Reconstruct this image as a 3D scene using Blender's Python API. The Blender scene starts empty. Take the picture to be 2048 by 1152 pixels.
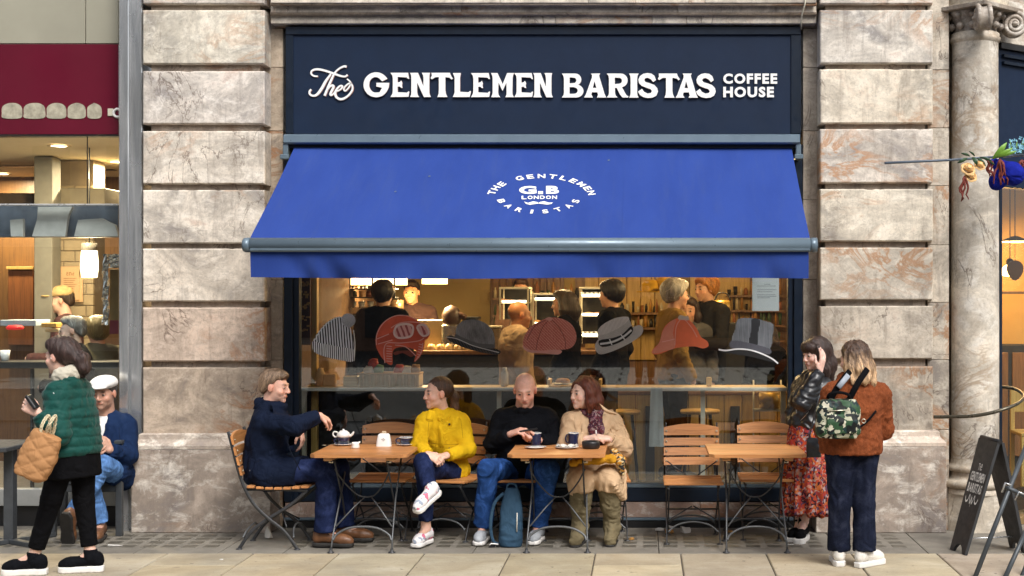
import bpy, math, random
import numpy as np
from mathutils import Vector, Matrix
random.seed(7)
RNG = np.random.default_rng(7)
SC = bpy.context.scene
COL = SC.collection
V = Vector
rad = math.radians

# ------------------------------------------------------------------ camera
F_PX, DIST, CAM_Z, VX, VY = 2805.0, 11.0, 1.867, 1290.0, 590.0
cam = bpy.data.cameras.new('camera')
cam.sensor_width = 36.0
cam.lens = 36.0 * F_PX / 2048.0
cam.shift_x = (1024.0 - VX) / 2048.0
cam.shift_y = (VY - 576.0) / 2048.0
cam.clip_start, cam.clip_end = 0.05, 500.0
camo = bpy.data.objects.new('camera', cam)
camo.location = (0, -DIST, CAM_Z)
camo.rotation_euler = (math.pi / 2, 0, 0)
COL.objects.link(camo)
SC.camera = camo

# ------------------------------------------------------------------ world, sun, exposure
SUN_EL, SUN_AZ = 47.0, 30.0            # elevation; degrees from straight-on towards the right of the shopfront
world = bpy.data.worlds.new('World')
SC.world = world
world.use_nodes = True
wn = world.node_tree.nodes
wl = world.node_tree.links
bg = wn['Background']
sky = wn.new('ShaderNodeTexSky')
sky.sky_type = 'NISHITA'
sky.sun_disc = False
sky.sun_elevation = rad(SUN_EL)
sky.sun_rotation = rad(180.0 - SUN_AZ)
sky.dust_density = 4.0
sky.air_density = 1.0
hs = wn.new('ShaderNodeHueSaturation')     # overcast: the cloud takes the blue out of the sky
hs.inputs['Saturation'].default_value = 0.28
wl.new(sky.outputs[0], hs.inputs['Color'])
wl.new(hs.outputs[0], bg.inputs['Color'])
bg.inputs['Strength'].default_value = 0.13
sun = bpy.data.lights.new('sun', 'SUN')
sun.energy = 1.4
sun.angle = rad(20)
sun.color = (1.0, 0.965, 0.92)
suno = bpy.data.objects.new('sun', sun)
sd = V((math.sin(rad(SUN_AZ)) * math.cos(rad(SUN_EL)), -math.cos(rad(SUN_AZ)) * math.cos(rad(SUN_EL)), math.sin(rad(SUN_EL))))
suno.rotation_euler = (-sd).to_track_quat('-Z', 'Y').to_euler()
suno.location = (4, -8, 12)
COL.objects.link(suno)
SC.view_settings.view_transform = 'Standard'
SC.view_settings.look = 'None'
SC.view_settings.gamma = 1.0
SC.view_settings.use_curve_mapping = False
SC.view_settings.exposure = 0.74
SC.cycles.use_denoising = True
SC.cycles.max_bounces = 8
SC.cycles.transparent_max_bounces = 16
SC.cycles.glossy_bounces = 4
SC.cycles.diffuse_bounces = 3
SC.cycles.sample_clamp_indirect = 4.0
SC.cycles.caustics_reflective = False
SC.cycles.caustics_refractive = False


def P(px, py, y):
	"""The world point at depth y that the photograph shows at pixel (px, py)."""
	d = y + DIST
	return V(((px - VX) / F_PX * d, y, CAM_Z - (py - VY) / F_PX * d))


def PX(px, y):
	return (px - VX) / F_PX * (y + DIST)


def PZ(py, y):
	return CAM_Z - (py - VY) / F_PX * (y + DIST)


# ------------------------------------------------------------------ objects
def tag(o, label=None, cat=None, group=None, kind=None):
	if label: o['label'] = label
	if cat: o['category'] = cat
	if group: o['group'] = group
	if kind: o['kind'] = kind
	return o


def thing(name, label, cat, loc=(0, 0, 0), rz=0.0, group=None, kind=None):
	o = bpy.data.objects.new(name, None)
	o.empty_display_size = 0.1
	o.location = loc
	o.rotation_euler = (0, 0, rz)
	COL.objects.link(o)
	return tag(o, label, cat, group, kind)


def kids(o):
	return [c for c in COL.objects if c.parent == o]


KIDS = {}


def set_parent(o, parent):
	"""parent, given that o's coordinates are already local to it"""
	o.parent = parent
	KIDS.setdefault(parent.name, []).append(o)


def copy_tree(o, parent=None):
	c = o.copy()
	COL.objects.link(c)
	if parent is not None:
		set_parent(c, parent)
	for ch in KIDS.get(o.name, []):
		copy_tree(ch, c)
	return c


class MB:
	"""Collects geometry; build() links it as ONE mesh object."""
	def __init__(s):
		s.v, s.f, s.m, s.sm = [], [], [], []

	def add(s, vs, fs, mi=0, smooth=False):
		b = len(s.v)
		s.v += [tuple(p) for p in vs]
		for f in fs:
			s.f.append(tuple(i + b for i in f))
			s.m.append(mi)
			s.sm.append(smooth)
		return s

	def box(s, x0, x1, y0, y1, z0, z1, mi=0, c=0.0):
		if c <= 0:
			vs = [(x, y, z) for z in (z0, z1) for y in (y0, y1) for x in (x0, x1)]
			return s.add(vs, [(0, 2, 3, 1), (4, 5, 7, 6), (0, 1, 5, 4), (2, 6, 7, 3), (0, 4, 6, 2), (1, 3, 7, 5)], mi)
		c = min(c, (x1 - x0) * .49, (y1 - y0) * .49, (z1 - z0) * .49)
		vs, idx = [], {}
		for ix, X in enumerate((x0, x1)):
			for iy, Y in enumerate((y0, y1)):
				for iz, Z in enumerate((z0, z1)):
					dx, dy, dz = (c if ix == 0 else -c), (c if iy == 0 else -c), (c if iz == 0 else -c)
					for ax, p in enumerate(((X, Y + dy, Z + dz), (X + dx, Y, Z + dz), (X + dx, Y + dy, Z))):
						idx[(ix, iy, iz, ax)] = len(vs)
						vs.append(p)
		I = lambda a, b, d, e: idx[(a, b, d, e)]
		fs = [(I(0, 0, 0, 0), I(0, 0, 1, 0), I(0, 1, 1, 0), I(0, 1, 0, 0)), (I(1, 0, 0, 0), I(1, 1, 0, 0), I(1, 1, 1, 0), I(1, 0, 1, 0)),
			  (I(0, 0, 0, 1), I(1, 0, 0, 1), I(1, 0, 1, 1), I(0, 0, 1, 1)), (I(0, 1, 0, 1), I(0, 1, 1, 1), I(1, 1, 1, 1), I(1, 1, 0, 1)),
			  (I(0, 0, 0, 2), I(0, 1, 0, 2), I(1, 1, 0, 2), I(1, 0, 0, 2)), (I(0, 0, 1, 2), I(1, 0, 1, 2), I(1, 1, 1, 2), I(0, 1, 1, 2))]
		for a in (0, 1):
			for b in (0, 1):
				fs.append((I(a, b, 0, 0), I(a, b, 0, 1), I(a, b, 1, 1), I(a, b, 1, 0)))
				fs.append((I(a, 0, b, 0), I(a, 0, b, 2), I(a, 1, b, 2), I(a, 1, b, 0)))
				fs.append((I(0, a, b, 1), I(0, a, b, 2), I(1, a, b, 2), I(1, a, b, 1)))
				for d in (0, 1):
					fs.append((I(a, b, d, 0), I(a, b, d, 1), I(a, b, d, 2)))
		return s.add(vs, fs, mi)

	def tube(s, pts, r, n=8, mi=0, flat=None, cap=True, closed=False, smooth=True):
		"""pts: points; r: radius or list of radii; flat=(axis, factor) squashes the section along an axis."""
		pts = [V(p) for p in pts]
		m = len(pts)
		rs = r if isinstance(r, (list, tuple)) else [r] * m
		up = V((0, 0, 1))
		t0 = (pts[1] - pts[0]).normalized()
		if abs(t0.dot(up)) > .9: up = V((1, 0, 0))
		if flat is not None: up = V(flat[0])
		vs = []
		prev = None
		for i in range(m):
			if closed:
				t = (pts[(i + 1) % m] - pts[i - 1]).normalized()
			else:
				t = (pts[min(i + 1, m - 1)] - pts[max(i - 1, 0)]).normalized()
			a = up - t * up.dot(t)
			if prev is not None and flat is None:
				a = prev - t * prev.dot(t)
			if a.length < 1e-6: a = t.orthogonal()
			a.normalize()
			prev = a
			b = t.cross(a)
			for k in range(n):
				th = 2 * math.pi * k / n
				ca, sa = math.cos(th), math.sin(th)
				if flat is not None: ca *= flat[1]
				vs.append(pts[i] + (a * ca + b * sa) * rs[i])
		fs = []
		for i in range(m if closed else m - 1):
			j = (i + 1) % m
			for k in range(n):
				k2 = (k + 1) % n
				fs.append((i * n + k, i * n + k2, j * n + k2, j * n + k))
		s.add(vs, fs, mi, smooth)
		if cap and not closed:
			b = len(s.v) - len(vs)
			s.f.append(tuple(b + k for k in reversed(range(n)))); s.m.append(mi); s.sm.append(False)
			s.f.append(tuple(b + (m - 1) * n + k for k in range(n))); s.m.append(mi); s.sm.append(False)
		return s

	def lathe(s, prof, c=(0, 0, 0), n=24, mi=0, smooth=True, sx=1.0, sy=1.0, a0=0.0, a1=2 * math.pi):
		"""prof: (radius, z) from bottom to top, outside first"""
		full = abs(a1 - a0 - 2 * math.pi) < 1e-6
		k1 = n if full else n + 1
		vs = []
		for (r, z) in prof:
			for k in range(k1):
				th = a0 + (a1 - a0) * k / n
				vs.append((c[0] + math.cos(th) * r * sx, c[1] + math.sin(th) * r * sy, c[2] + z))
		fs = []
		for i in range(len(prof) - 1):
			for k in range(n):
				k2 = (k + 1) % k1
				fs.append((i * k1 + k, i * k1 + k2, (i + 1) * k1 + k2, (i + 1) * k1 + k))
		return s.add(vs, fs, mi, smooth)

	def prism(s, poly, a, b, mi=0, axis='y', smooth=False):
		"""poly: 2-D outline (counter-clockwise seen from -axis for y); extruded from a to b"""
		n = len(poly)
		def pt(p, t):
			if axis == 'y': return (p[0], t, p[1])
			if axis == 'x': return (t, p[0], p[1])
			return (p[0], p[1], t)
		vs = [pt(p, a) for p in poly] + [pt(p, b) for p in poly]
		fs = [tuple(range(n)), tuple(reversed(range(n, 2 * n)))]
		fs += [(i, i + n, (i + 1) % n + n, (i + 1) % n) for i in range(n)]
		return s.add(vs, fs, mi, smooth)

	def xform(s, M):
		s.v = [tuple(M @ V(p)) for p in s.v]
		return s

	def build(s, name, mats, parent=None, loc=None):
		me = bpy.data.meshes.new(name)
		me.from_pydata(s.v, [], s.f)
		for m in (mats if isinstance(mats, (list, tuple)) else [mats]):
			me.materials.append(m)
		me.polygons.foreach_set('material_index', s.m)
		me.polygons.foreach_set('use_smooth', s.sm)
		me.update()
		o = bpy.data.objects.new(name, me)
		COL.objects.link(o)
		if loc is not None: o.location = loc
		if parent is not None: set_parent(o, parent)
		return o


def link_mesh(name, me, parent=None, loc=None):
	o = bpy.data.objects.new(name, me)
	COL.objects.link(o)
	if loc is not None: o.location = loc
	if parent is not None: set_parent(o, parent)
	return o


def catmull(pts, n=6, closed=False):
	pts = [np.array(p, float) for p in pts]
	m = len(pts)
	out = []
	for i in range(m if closed else m - 1):
		if closed:
			p0, p1, p2, p3 = pts[i - 1], pts[i], pts[(i + 1) % m], pts[(i + 2) % m]
		else:
			p0, p1, p2, p3 = pts[max(i - 1, 0)], pts[i], pts[i + 1], pts[min(i + 2, m - 1)]
		for k in range(n):
			t = k / n
			out.append(.5 * ((2 * p1) + (-p0 + p2) * t + (2 * p0 - 5 * p1 + 4 * p2 - p3) * t * t + (-p0 + 3 * p1 - 3 * p2 + p3) * t ** 3))
	if not closed: out.append(pts[-1])
	return [tuple(p) for p in out]
# ------------------------------------------------------------------ materials
class NT:
	def __init__(s, name):
		s.mat = bpy.data.materials.new(name)
		s.mat.use_nodes = True
		s.t = s.mat.node_tree
		s.n = s.t.nodes
		s.b = s.n['Principled BSDF']
		s.out = s.n['Material Output']
		s._tc = None

	def node(s, typ, **kw):
		nd = s.n.new(typ)
		for k, v in kw.items():
			setattr(nd, k, v)
		return nd

	def link(s, a, b):
		s.t.links.new(a, b)

	def tc(s, which='Object'):
		if s._tc is None:
			s._tc = s.node('ShaderNodeTexCoord')
		return s._tc.outputs[which]

	def mapped(s, scale=(1, 1, 1), rot=(0, 0, 0), src=None, jitter=True):
		mp = s.node('ShaderNodeMapping')
		mp.inputs['Scale'].default_value = scale
		mp.inputs['Rotation'].default_value = rot
		v = src or s.tc()
		if jitter:
			oi = s.node('ShaderNodeObjectInfo')
			ml = s.node('ShaderNodeVectorMath', operation='SCALE')
			ml.inputs[0].default_value = (37.1, 19.7, 53.3)
			s.link(oi.outputs['Random'], ml.inputs['Scale'])
			ad = s.node('ShaderNodeVectorMath', operation='ADD')
			s.link(v, ad.inputs[0]); s.link(ml.outputs[0], ad.inputs[1])
			v = ad.outputs[0]
		s.link(v, mp.inputs['Vector'])
		return mp.outputs[0]

	def noise(s, scale, detail=4, rough=.55, vec=None, dist=0.0):
		nd = s.node('ShaderNodeTexNoise')
		nd.inputs['Scale'].default_value = scale
		nd.inputs['Detail'].default_value = detail
		nd.inputs['Roughness'].default_value = rough
		nd.inputs['Distortion'].default_value = dist
		s.link(vec or s.tc(), nd.inputs['Vector'])
		return nd.outputs['Fac']

	def ramp(s, fac, stops, interp='LINEAR'):
		nd = s.node('ShaderNodeValToRGB')
		cr = nd.color_ramp
		cr.interpolation = interp
		while len(cr.elements) < len(stops):
			cr.elements.new(.5)
		for e, (p, c) in zip(cr.elements, stops):
			e.position = p
			e.color = (c[0], c[1], c[2], 1) if not isinstance(c, (int, float)) else (c, c, c, 1)
		s.link(fac, nd.inputs['Fac'])
		return nd.outputs['Color']

	def mix(s, fac, a, b, typ='MIX'):
		nd = s.node('ShaderNodeMix', data_type='RGBA', blend_type=typ)
		for sock, v in ((nd.inputs['Factor'], fac), (nd.inputs[6], a), (nd.inputs[7], b)):
			if isinstance(v, (int, float)): sock.default_value = v
			elif isinstance(v, (tuple, list)): sock.default_value = (v[0], v[1], v[2], 1)
			else: s.link(v, sock)
		return nd.outputs[2]

	def math(s, op, a, b=0.0):
		nd = s.node('ShaderNodeMath', operation=op)
		for sock, v in ((nd.inputs[0], a), (nd.inputs[1], b)):
			if isinstance(v, (int, float)): sock.default_value = v
			else: s.link(v, sock)
		return nd.outputs[0]

	def bump(s, h, strength=.3, dist=.01, prev=None):
		nd = s.node('ShaderNodeBump')
		nd.inputs['Strength'].default_value = strength
		nd.inputs['Distance'].default_value = dist
		s.link(h, nd.inputs['Height'])
		if prev is not None: s.link(prev, nd.inputs['Normal'])
		s.link(nd.outputs[0], s.b.inputs['Normal'])
		return nd.outputs[0]

	def set(s, **kw):
		for k, v in kw.items():
			sock = s.b.inputs[k.replace('_', ' ')]
			if hasattr(v, 'is_output') or isinstance(v, bpy.types.NodeSocket): s.link(v, sock)
			elif isinstance(v, tuple): sock.default_value = (*v, 1) if sock.type == 'RGBA' else v
			else: sock.default_value = v
		return s


def M(name, col, rough=.6, metal=0.0, var=.12, scale=9, bump=.0, bscale=120, bdist=.004, coat=0.0, sheen=0.0, spec=.5, wear=0.0):
	t = NT(name)
	n = t.noise(scale, 5, .6, t.mapped())
	lo = tuple(max(0, c * (1 - var)) for c in col)
	hi = tuple(min(1, c * (1 + var)) for c in col)
	c = t.ramp(n, [(.3, lo), (.7, hi)])
	if wear:
		w = t.ramp(t.noise(scale * 3.1, 6, .7, t.mapped()), [(.58, 0), (.72, 1)])
		c = t.mix(t.math('MULTIPLY', w, wear), c, tuple(min(1, x * 1.6 + .04) for x in col))
	t.set(Base_Color=c, Metallic=metal)
	r = t.ramp(t.noise(scale * 2.3, 4, .6, t.mapped()), [(.3, max(0, rough - .1)), (.7, min(1, rough + .1))])
	t.set(Roughness=r)
	t.b.inputs['Specular IOR Level'].default_value = spec
	if coat: t.set(Coat_Weight=coat)
	if sheen: t.set(Sheen_Weight=sheen, Sheen_Roughness=.5)
	if bump: t.bump(t.noise(bscale, 4, .65, t.mapped()), bump, bdist)
	return t.mat


def marble(name, base=(.56, .52, .46), grey=(.28, .262, .25), vein=(.42, .21, .09), dirt=.35):
	t = NT(name)
	oi = t.node('ShaderNodeObjectInfo')
	vec = t.mapped((1, 1, 1))
	# brushed clouds: cream, pinkish and smoky grey drifts, slanting this way and that
	v1 = t.mapped((1.0, 1, 1.35), (0, rad(24), 0))
	big = t.noise(1.9, 10, .72, v1, .8)
	c = t.ramp(big, [(.34, grey), (.45, tuple(b * .80 for b in base)), (.52, base), (.60, tuple(min(1, b * 1.30) for b in base)), (.70, (base[0] * 1.02, base[1] * .90, base[2] * .86))])
	br = t.noise(5.5, 9, .74, t.mapped((1.0, 1, 1.6), (0, rad(-34), 0)), .5)
	c = t.mix(t.ramp(br, [(.50, 0), (.66, .8)]), c, (.80, .765, .70))
	c = t.mix(t.ramp(br, [(.28, .55), (.42, 0)]), c, tuple(g * .9 for g in grey))
	# ochre streaks, few and broad; then thin dark cracks, few
	n1 = t.noise(1.5, 7, .62, t.mapped((.9, 1, 1.5), (0, rad(52), 0)), 1.9)
	msk = t.ramp(t.noise(.9, 2, .5, vec), [(.52, 0), (.64, 1)])
	c = t.mix(t.math('MULTIPLY', t.math('MULTIPLY', t.ramp(n1, [(.46, 0), (.50, 1), (.51, 1), (.56, 0)]), msk), .8), c, vein)
	n2 = t.noise(2.2, 6, .6, t.mapped((1, 1, .7), (0, rad(-50), 0)), 1.4)
	line2 = t.ramp(n2, [(.486, 0), (.499, 1), (.502, 1), (.514, 0)])
	m2 = t.ramp(t.noise(1.4, 3, .5, vec), [(.50, 0), (.60, 1)])
	line2 = t.math('MULTIPLY', line2, m2)
	c = t.mix(t.math('MULTIPLY', line2, .8), c, (.13, .095, .075))
	# speckle, soot and water streaks
	c = t.mix(t.ramp(t.noise(46, 6, .75, vec), [(.50, 0), (.72, dirt)]), c, (.20, .165, .135))
	st = t.noise(3.0, 8, .72, t.mapped((3.2, 3.2, .45)), .5)
	c = t.mix(t.ramp(st, [(.52, 0), (.76, dirt * 1.4)]), c, (.15, .12, .10))
	c = t.mix(1.0, c, oi.outputs['Color'], 'MULTIPLY')
	t.set(Base_Color=c, Roughness=t.ramp(t.noise(14, 4, .6, vec), [(.3, .42), (.7, .68)]))
	h = t.mix(.30, t.noise(24, 8, .74, vec), t.math('SUBTRACT', 1.0, line2))
	t.bump(h, .45, .008)
	return t.mat


def wood(name, a=(.50, .22, .075), b=(.34, .13, .04), axis='x', rough=.42, coat=.15):
	t = NT(name)
	sc = {'x': (1.2, 22, 22), 'y': (22, 1.2, 22), 'z': (22, 22, 1.2)}[axis]
	v = t.mapped(sc)
	g = t.noise(2.6, 6, .65, v, .6)
	c = t.ramp(g, [(.30, b), (.52, a), (.72, tuple(min(1, x * 1.22) for x in a))])
	oi = t.node('ShaderNodeObjectInfo')
	tint = t.ramp(oi.outputs['Random'], [(0, .86), (1, 1.12)])
	c = t.mix(1.0, c, tint, 'MULTIPLY')
	t.set(Base_Color=c, Roughness=t.ramp(g, [(.3, rough + .12), (.7, rough - .06)]), Coat_Weight=coat, Coat_Roughness=.3)
	t.bump(g, .15, .003)
	return t.mat


def cloth(name, col, var=.18, rough=.85, weave=420, sheen=.0, fleck=0.0, bump=.25, crease=.4):
	t = NT(name)
	v = t.mapped()
	c = t.ramp(t.noise(7, 5, .6, v), [(.3, tuple(x * (1 - var) for x in col)), (.7, tuple(min(1, x * (1 + var)) for x in col))])
	w = t.noise(weave, 3, .7, v)
	if fleck:
		c = t.mix(t.ramp(w, [(.50, 0), (.66, fleck)]), c, tuple(min(1, x * 2.2 + .03) for x in col))
	t.set(Base_Color=c, Roughness=rough, Sheen_Weight=sheen, Sheen_Roughness=.45)
	t.b.inputs['Specular IOR Level'].default_value = .07
	cr = t.math('ABSOLUTE', t.math('SUBTRACT', t.noise(5.5, 3, .5, v, 1.0), .5))
	nb = t.bump(t.ramp(cr, [(.0, 0), (.16, 1)]), crease, .012)
	t.bump(t.mix(.5, w, t.noise(38, 5, .6, v)), bump, .006, nb)
	return t.mat


def denim(name, col=(.035, .075, .20), fade=.5):
	t = NT(name)
	v = t.mapped()
	c = t.ramp(t.noise(9, 6, .68, v, .8), [(.34, tuple(x * .6 for x in col)), (.5, col), (.72, tuple(min(1, x * (1 + fade * 2.4) + .015) for x in col))])
	w = t.noise(500, 2, .6, v)
	c = t.mix(t.ramp(w, [(.5, 0), (.7, .25)]), c, tuple(min(1, x * 2.5 + .05) for x in col))
	t.set(Base_Color=c, Roughness=.85)
	t.b.inputs['Specular IOR Level'].default_value = .07
	t.bump(t.mix(.6, w, t.noise(28, 6, .65, v, 1.0)), .4, .01)
	return t.mat


def vcol(name, rough=.5, sss=0.0, bump=0.0, bscale=300, spec=.4, aniso=None):
	"""takes its colour from the mesh's own colour attribute (skin, hair)"""
	t = NT(name)
	at = t.node('ShaderNodeAttribute')
	at.attribute_name = 'Col'
	c = at.outputs['Color']
	if aniso:
		v = t.mapped(aniso)
		g = t.noise(3, 6, .7, v, .8)
		c = t.mix(1.0, c, t.ramp(g, [(.25, .45), (.5, 1.0), (.75, 1.7)]), 'MULTIPLY')
		t.bump(g, .7, .012)
	else:
		n = t.noise(55, 4, .6, t.mapped())
		c = t.mix(1.0, c, t.ramp(n, [(.3, .90), (.7, 1.08)]), 'MULTIPLY')
		if bump: t.bump(t.noise(bscale, 4, .6, t.mapped()), bump, .003)
	t.set(Base_Color=c, Roughness=rough)
	t.b.inputs['Specular IOR Level'].default_value = spec
	if sss:
		t.set(Subsurface_Weight=sss, Subsurface_Radius=(.02, .008, .004))
		t.b.inputs['Subsurface Scale'].default_value = .4
	return t.mat


def glow(name, col, strength):
	t = NT(name)
	t.set(Base_Color=col, Emission_Color=col, Emission_Strength=strength, Roughness=.5)
	return t.mat


def glass(name, refl=.10, tint=(.92, .95, .95)):
	t = NT(name)
	tr = t.node('ShaderNodeBsdfTransparent')
	tr.inputs[0].default_value = (*tint, 1)
	gl = t.node('ShaderNodeBsdfGlossy')
	gl.inputs['Roughness'].default_value = 0.0
	gl.inputs['Color'].default_value = (1, 1, 1, 1)
	fr = t.node('ShaderNodeFresnel')
	fr.inputs['IOR'].default_value = 1.5
	ge = t.node('ShaderNodeNewGeometry')
	t.link(t.math('ADD', 1.5, t.math('MULTIPLY', ge.outputs['Backfacing'], -.8333)), fr.inputs['IOR'])
	f = t.math('ADD', fr.outputs[0], refl - .04)
	mx = t.node('ShaderNodeMixShader')
	t.link(f, mx.inputs[0]); t.link(tr.outputs[0], mx.inputs[1]); t.link(gl.outputs[0], mx.inputs[2])
	t.link(mx.outputs[0], t.out.inputs['Surface'])
	return t.mat


MARBLE = marble('pale_veined_stone', dirt=.52)
MARBLE_DARK = marble('plinth_stone', base=(.36, .305, .26), grey=(.23, .205, .195), vein=(.30, .17, .09), dirt=.5)
MARBLE_RED = marble('pink_marble', base=(.36, .25, .20), grey=(.25, .18, .15), vein=(.4, .18, .08), dirt=.4)
LIME = marble('column_limestone', base=(.60, .54, .45), grey=(.40, .35, .29), vein=(.36, .26, .17), dirt=.45)
SOOT = marble('sooty_capital_stone', base=(.40, .34, .28), grey=(.15, .12, .10), vein=(.13, .10, .08), dirt=.8)
NAVY = M('navy_sign_paint', (.0052, .0150, .040), .55, var=.10, scale=5, bump=.04, bscale=300, spec=.25)
NAVY2 = M('navy_frame_paint', (.0045, .011, .024), .42, var=.16, scale=8, wear=.12, spec=.3)
AWN = NT('blue_awning_canvas')
_c = AWN.ramp(AWN.noise(1.2, 5, .6, AWN.mapped((3, 1, 1), jitter=False)), [(.3, (.019, .048, .235)), (.7, (.025, .060, .275))])
_c = AWN.mix(AWN.ramp(AWN.noise(2.5, 7, .7, AWN.mapped((6, .7, .7), jitter=False), .4), [(.50, 0), (.80, .22)]), _c, (.07, .10, .21))
_c = AWN.mix(AWN.ramp(AWN.noise(300, 2, .6), [(.35, .25), (.6, 0)]), _c, (.013, .03, .14))
AWN.set(Base_Color=_c, Roughness=.85)
AWN.b.inputs['Specular IOR Level'].default_value = .2
AWN.bump(AWN.mix(.6, AWN.noise(500, 2, .6), AWN.noise(5, 4, .6, AWN.mapped((4, 1, 1), jitter=False))), .25, .006)
AWN = AWN.mat
ALU = M('grey_blue_aluminium', (.13, .18, .225), .36, .25, var=.06, scale=6)
STEEL = NT('brushed_steel')
STEEL.set(Base_Color=STEEL.ramp(STEEL.noise(3, 5, .6, STEEL.mapped((6, 6, .4)), 1.0), [(.3, (.42, .44, .46)), (.7, (.72, .73, .74))]), Metallic=.75, Roughness=STEEL.ramp(STEEL.noise(2, 4, .6, STEEL.mapped((1, 1, .6))), [(.3, .12), (.7, .34)]))
STEEL.bump(STEEL.noise(1.6, 3, .5, STEEL.mapped((3, 3, .6))), .25, .03)
STEEL = STEEL.mat
IRON = M('dark_painted_iron', (.030, .031, .034), .45, .0, var=.2, scale=20, wear=.18, bump=.1)
IRON_GREY = M('worn_grey_iron', (.10, .105, .11), .42, .3, var=.2, scale=20, wear=.3)
WOOD = wood('orange_teak')
WOOD_EDGE = wood('orange_teak_end', a=(.56, .30, .12))
WOODY = wood('orange_teak_long', axis='y')
WHITE = M('white_lettering', (.86, .85, .82), .5, var=.02)
CREAM = M('cream_paint', (.62, .58, .46), .5, var=.05)
CERAM = M('white_glazed_china', (.80, .79, .76), .18, var=.03, coat=.4)
NAVYC = M('navy_enamel', (.010, .016, .055), .2, var=.1, coat=.5)
BLACKP = M('black_plastic', (.012, .012, .013), .4, var=.2)
BRASS = M('bolt_metal', (.72, .66, .52), .3, .8, var=.1)
GLASS = glass('shop_window_glass', .085)
GLASS2 = glass('side_window_glass', .07)
SKIN = vcol('skin', .48, .12, .06)
HAIR = vcol('hair', .42, spec=.5, aniso=(26, 26, 3))
FURM = vcol('fur', .9, spec=.2, aniso=(70, 70, 40))
EYEW = M('eye_white', (.26, .23, .21), .3, var=.05)
EYED = M('iris', (.02, .013, .008), .15, var=.05)
# ------------------------------------------------------------------ ground
PAVE = NT('york_stone_slab')
_v = PAVE.mapped()
_oi = PAVE.node('ShaderNodeObjectInfo')
_c = PAVE.ramp(PAVE.noise(2.0, 6, .62, _v, .6), [(.3, (.33, .27, .19)), (.5, (.43, .36, .26)), (.72, (.52, .46, .36))])
_c = PAVE.mix(PAVE.ramp(PAVE.noise(5, 7, .75, PAVE.mapped((1, 4, 1))), [(.5, 0), (.75, .5)]), _c, (.27, .21, .14))
_c = PAVE.mix(PAVE.ramp(PAVE.noise(60, 6, .8, _v), [(.50, 0), (.75, .55)]), _c, (.19, .165, .13))
_c = PAVE.mix(PAVE.ramp(PAVE.noise(1.1, 6, .68, _v, 1.0), [(.50, 0), (.72, .55)]), _c, (.24, .215, .18))
_c = PAVE.mix(PAVE.ramp(PAVE.noise(17, 2, .4, _v), [(.70, 0), (.74, .75)]), _c, (.13, .115, .095))
_c = PAVE.mix(1.0, _c, _oi.outputs['Color'], 'MULTIPLY')
PAVE.set(Base_Color=_c, Roughness=.82)
PAVE.bump(PAVE.mix(.4, PAVE.noise(80, 6, .75, _v), PAVE.noise(9, 5, .6, _v)), .4, .006)
PAVE = PAVE.mat
CONC = M('grey_concrete_strip', (.20, .182, .152), .85, var=.22, scale=4, bump=.5, bscale=90, bdist=.006, wear=.35)
GROUT = M('dark_joint_mortar', (.10, .085, .065), .95, var=.2, scale=30)
ASPH = M('asphalt', (.040, .041, .043), .85, var=.2, scale=2, bump=.5, bscale=140)
LENS = M('dirty_glass_lens', (.105, .095, .075), .45, var=.35, scale=14, bump=.3, bscale=60)
KERB = M('granite_kerb', (.30, .29, .27), .8, var=.15, scale=30)

gm = MB()
gm.box(-40, 40, -60, -10.45, -.12, .20)
gm.box(-40, 40, -10.45, -3.2, -.20, -.10)
road = tag(gm.build('road', ASPH), kind='structure')
gm = MB()
gm.box(-40, 40, -3.05, 0.42, -.12, -.012)
pave = tag(gm.build('pavement', GROUT), kind='structure')
gm = MB().box(-40, 40, -3.2, -3.05, -.2, .0)
tag(gm.build('kerb', KERB), kind='structure')

# york stone slabs, laid in files square to the wall
def slab(x0, x1, y0, y1, z=0.0):
	g = .0045
	m = MB()
	w, l = (x1 - x0) / 2 - g, (y1 - y0) / 2 - g
	j = lambda: random.uniform(-.0012, .0012)
	m.box(-w, w, -l, l, -.05, 0, c=.006)
	o = m.build('slab', PAVE, pave, loc=((x0 + x1) / 2, (y0 + y1) / 2, z + j()))
	k = random.uniform(.84, 1.12)
	o.color = (k * random.uniform(.97, 1.04), k, k * random.uniform(.90, 1.05), 1)
	return o

for i in range(-9, 12):
	x0 = .257 + .617 * i
	if x0 > 4.4 or x0 < -5.4: continue
	cuts = [-.865]
	cuts.append(-1.31 if i in (-1, 4, -6) else -.865 - random.choice((.92, 1.05, .8)))
	while cuts[-1] > -3.0: cuts.append(cuts[-1] - random.choice((.62, .8, .95)))
	cuts[-1] = -3.05
	if len(cuts) > 2 and cuts[-2] - cuts[-1] < .12: cuts.pop(-2)
	for a, b in zip(cuts, cuts[1:]):
		slab(x0, x0 + .617, b, a)

# concrete strip along the wall, in bays, with square glass lenses over the cellar
edges = [-6.2, -4.9, -3.70, -3.09, -2.62, -1.25, .10, 1.42, 2.05, 3.4, 5.5]
for a, b in zip(edges, edges[1:]):
	m = MB()
	m.box(a + .003, b - .003, -.862, .42, -.05, -.001, c=.003)
	m.build('concrete_bay', CONC, pave)
lens_panel = thing('pavement_light', 'rows of small dark glass cellar lights set in the concrete strip along the shopfront', 'pavement light', (0, -.43, 0))
lens0 = None
for bay, (a, b) in enumerate(((-5.0, -3.15), (-2.66, 1.48), (1.50, 2.0))):
	x = a + .08
	while x < b - .06:
		for r in range(4):
			y = -.11 - .155 * r
			if lens0 is None:
				m = MB().box(-.052, .052, -.048, .048, -.004, .0012, c=.0015)
				lens0 = m.build('glass_lens', LENS, lens_panel)
				o = lens0
			else:
				o = lens0.copy(); COL.objects.link(o); set_parent(o, lens_panel)
			o.location = (x + random.uniform(-.004, .004), y + .43 + random.uniform(-.004, .004), 0)
		x += .154

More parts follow.
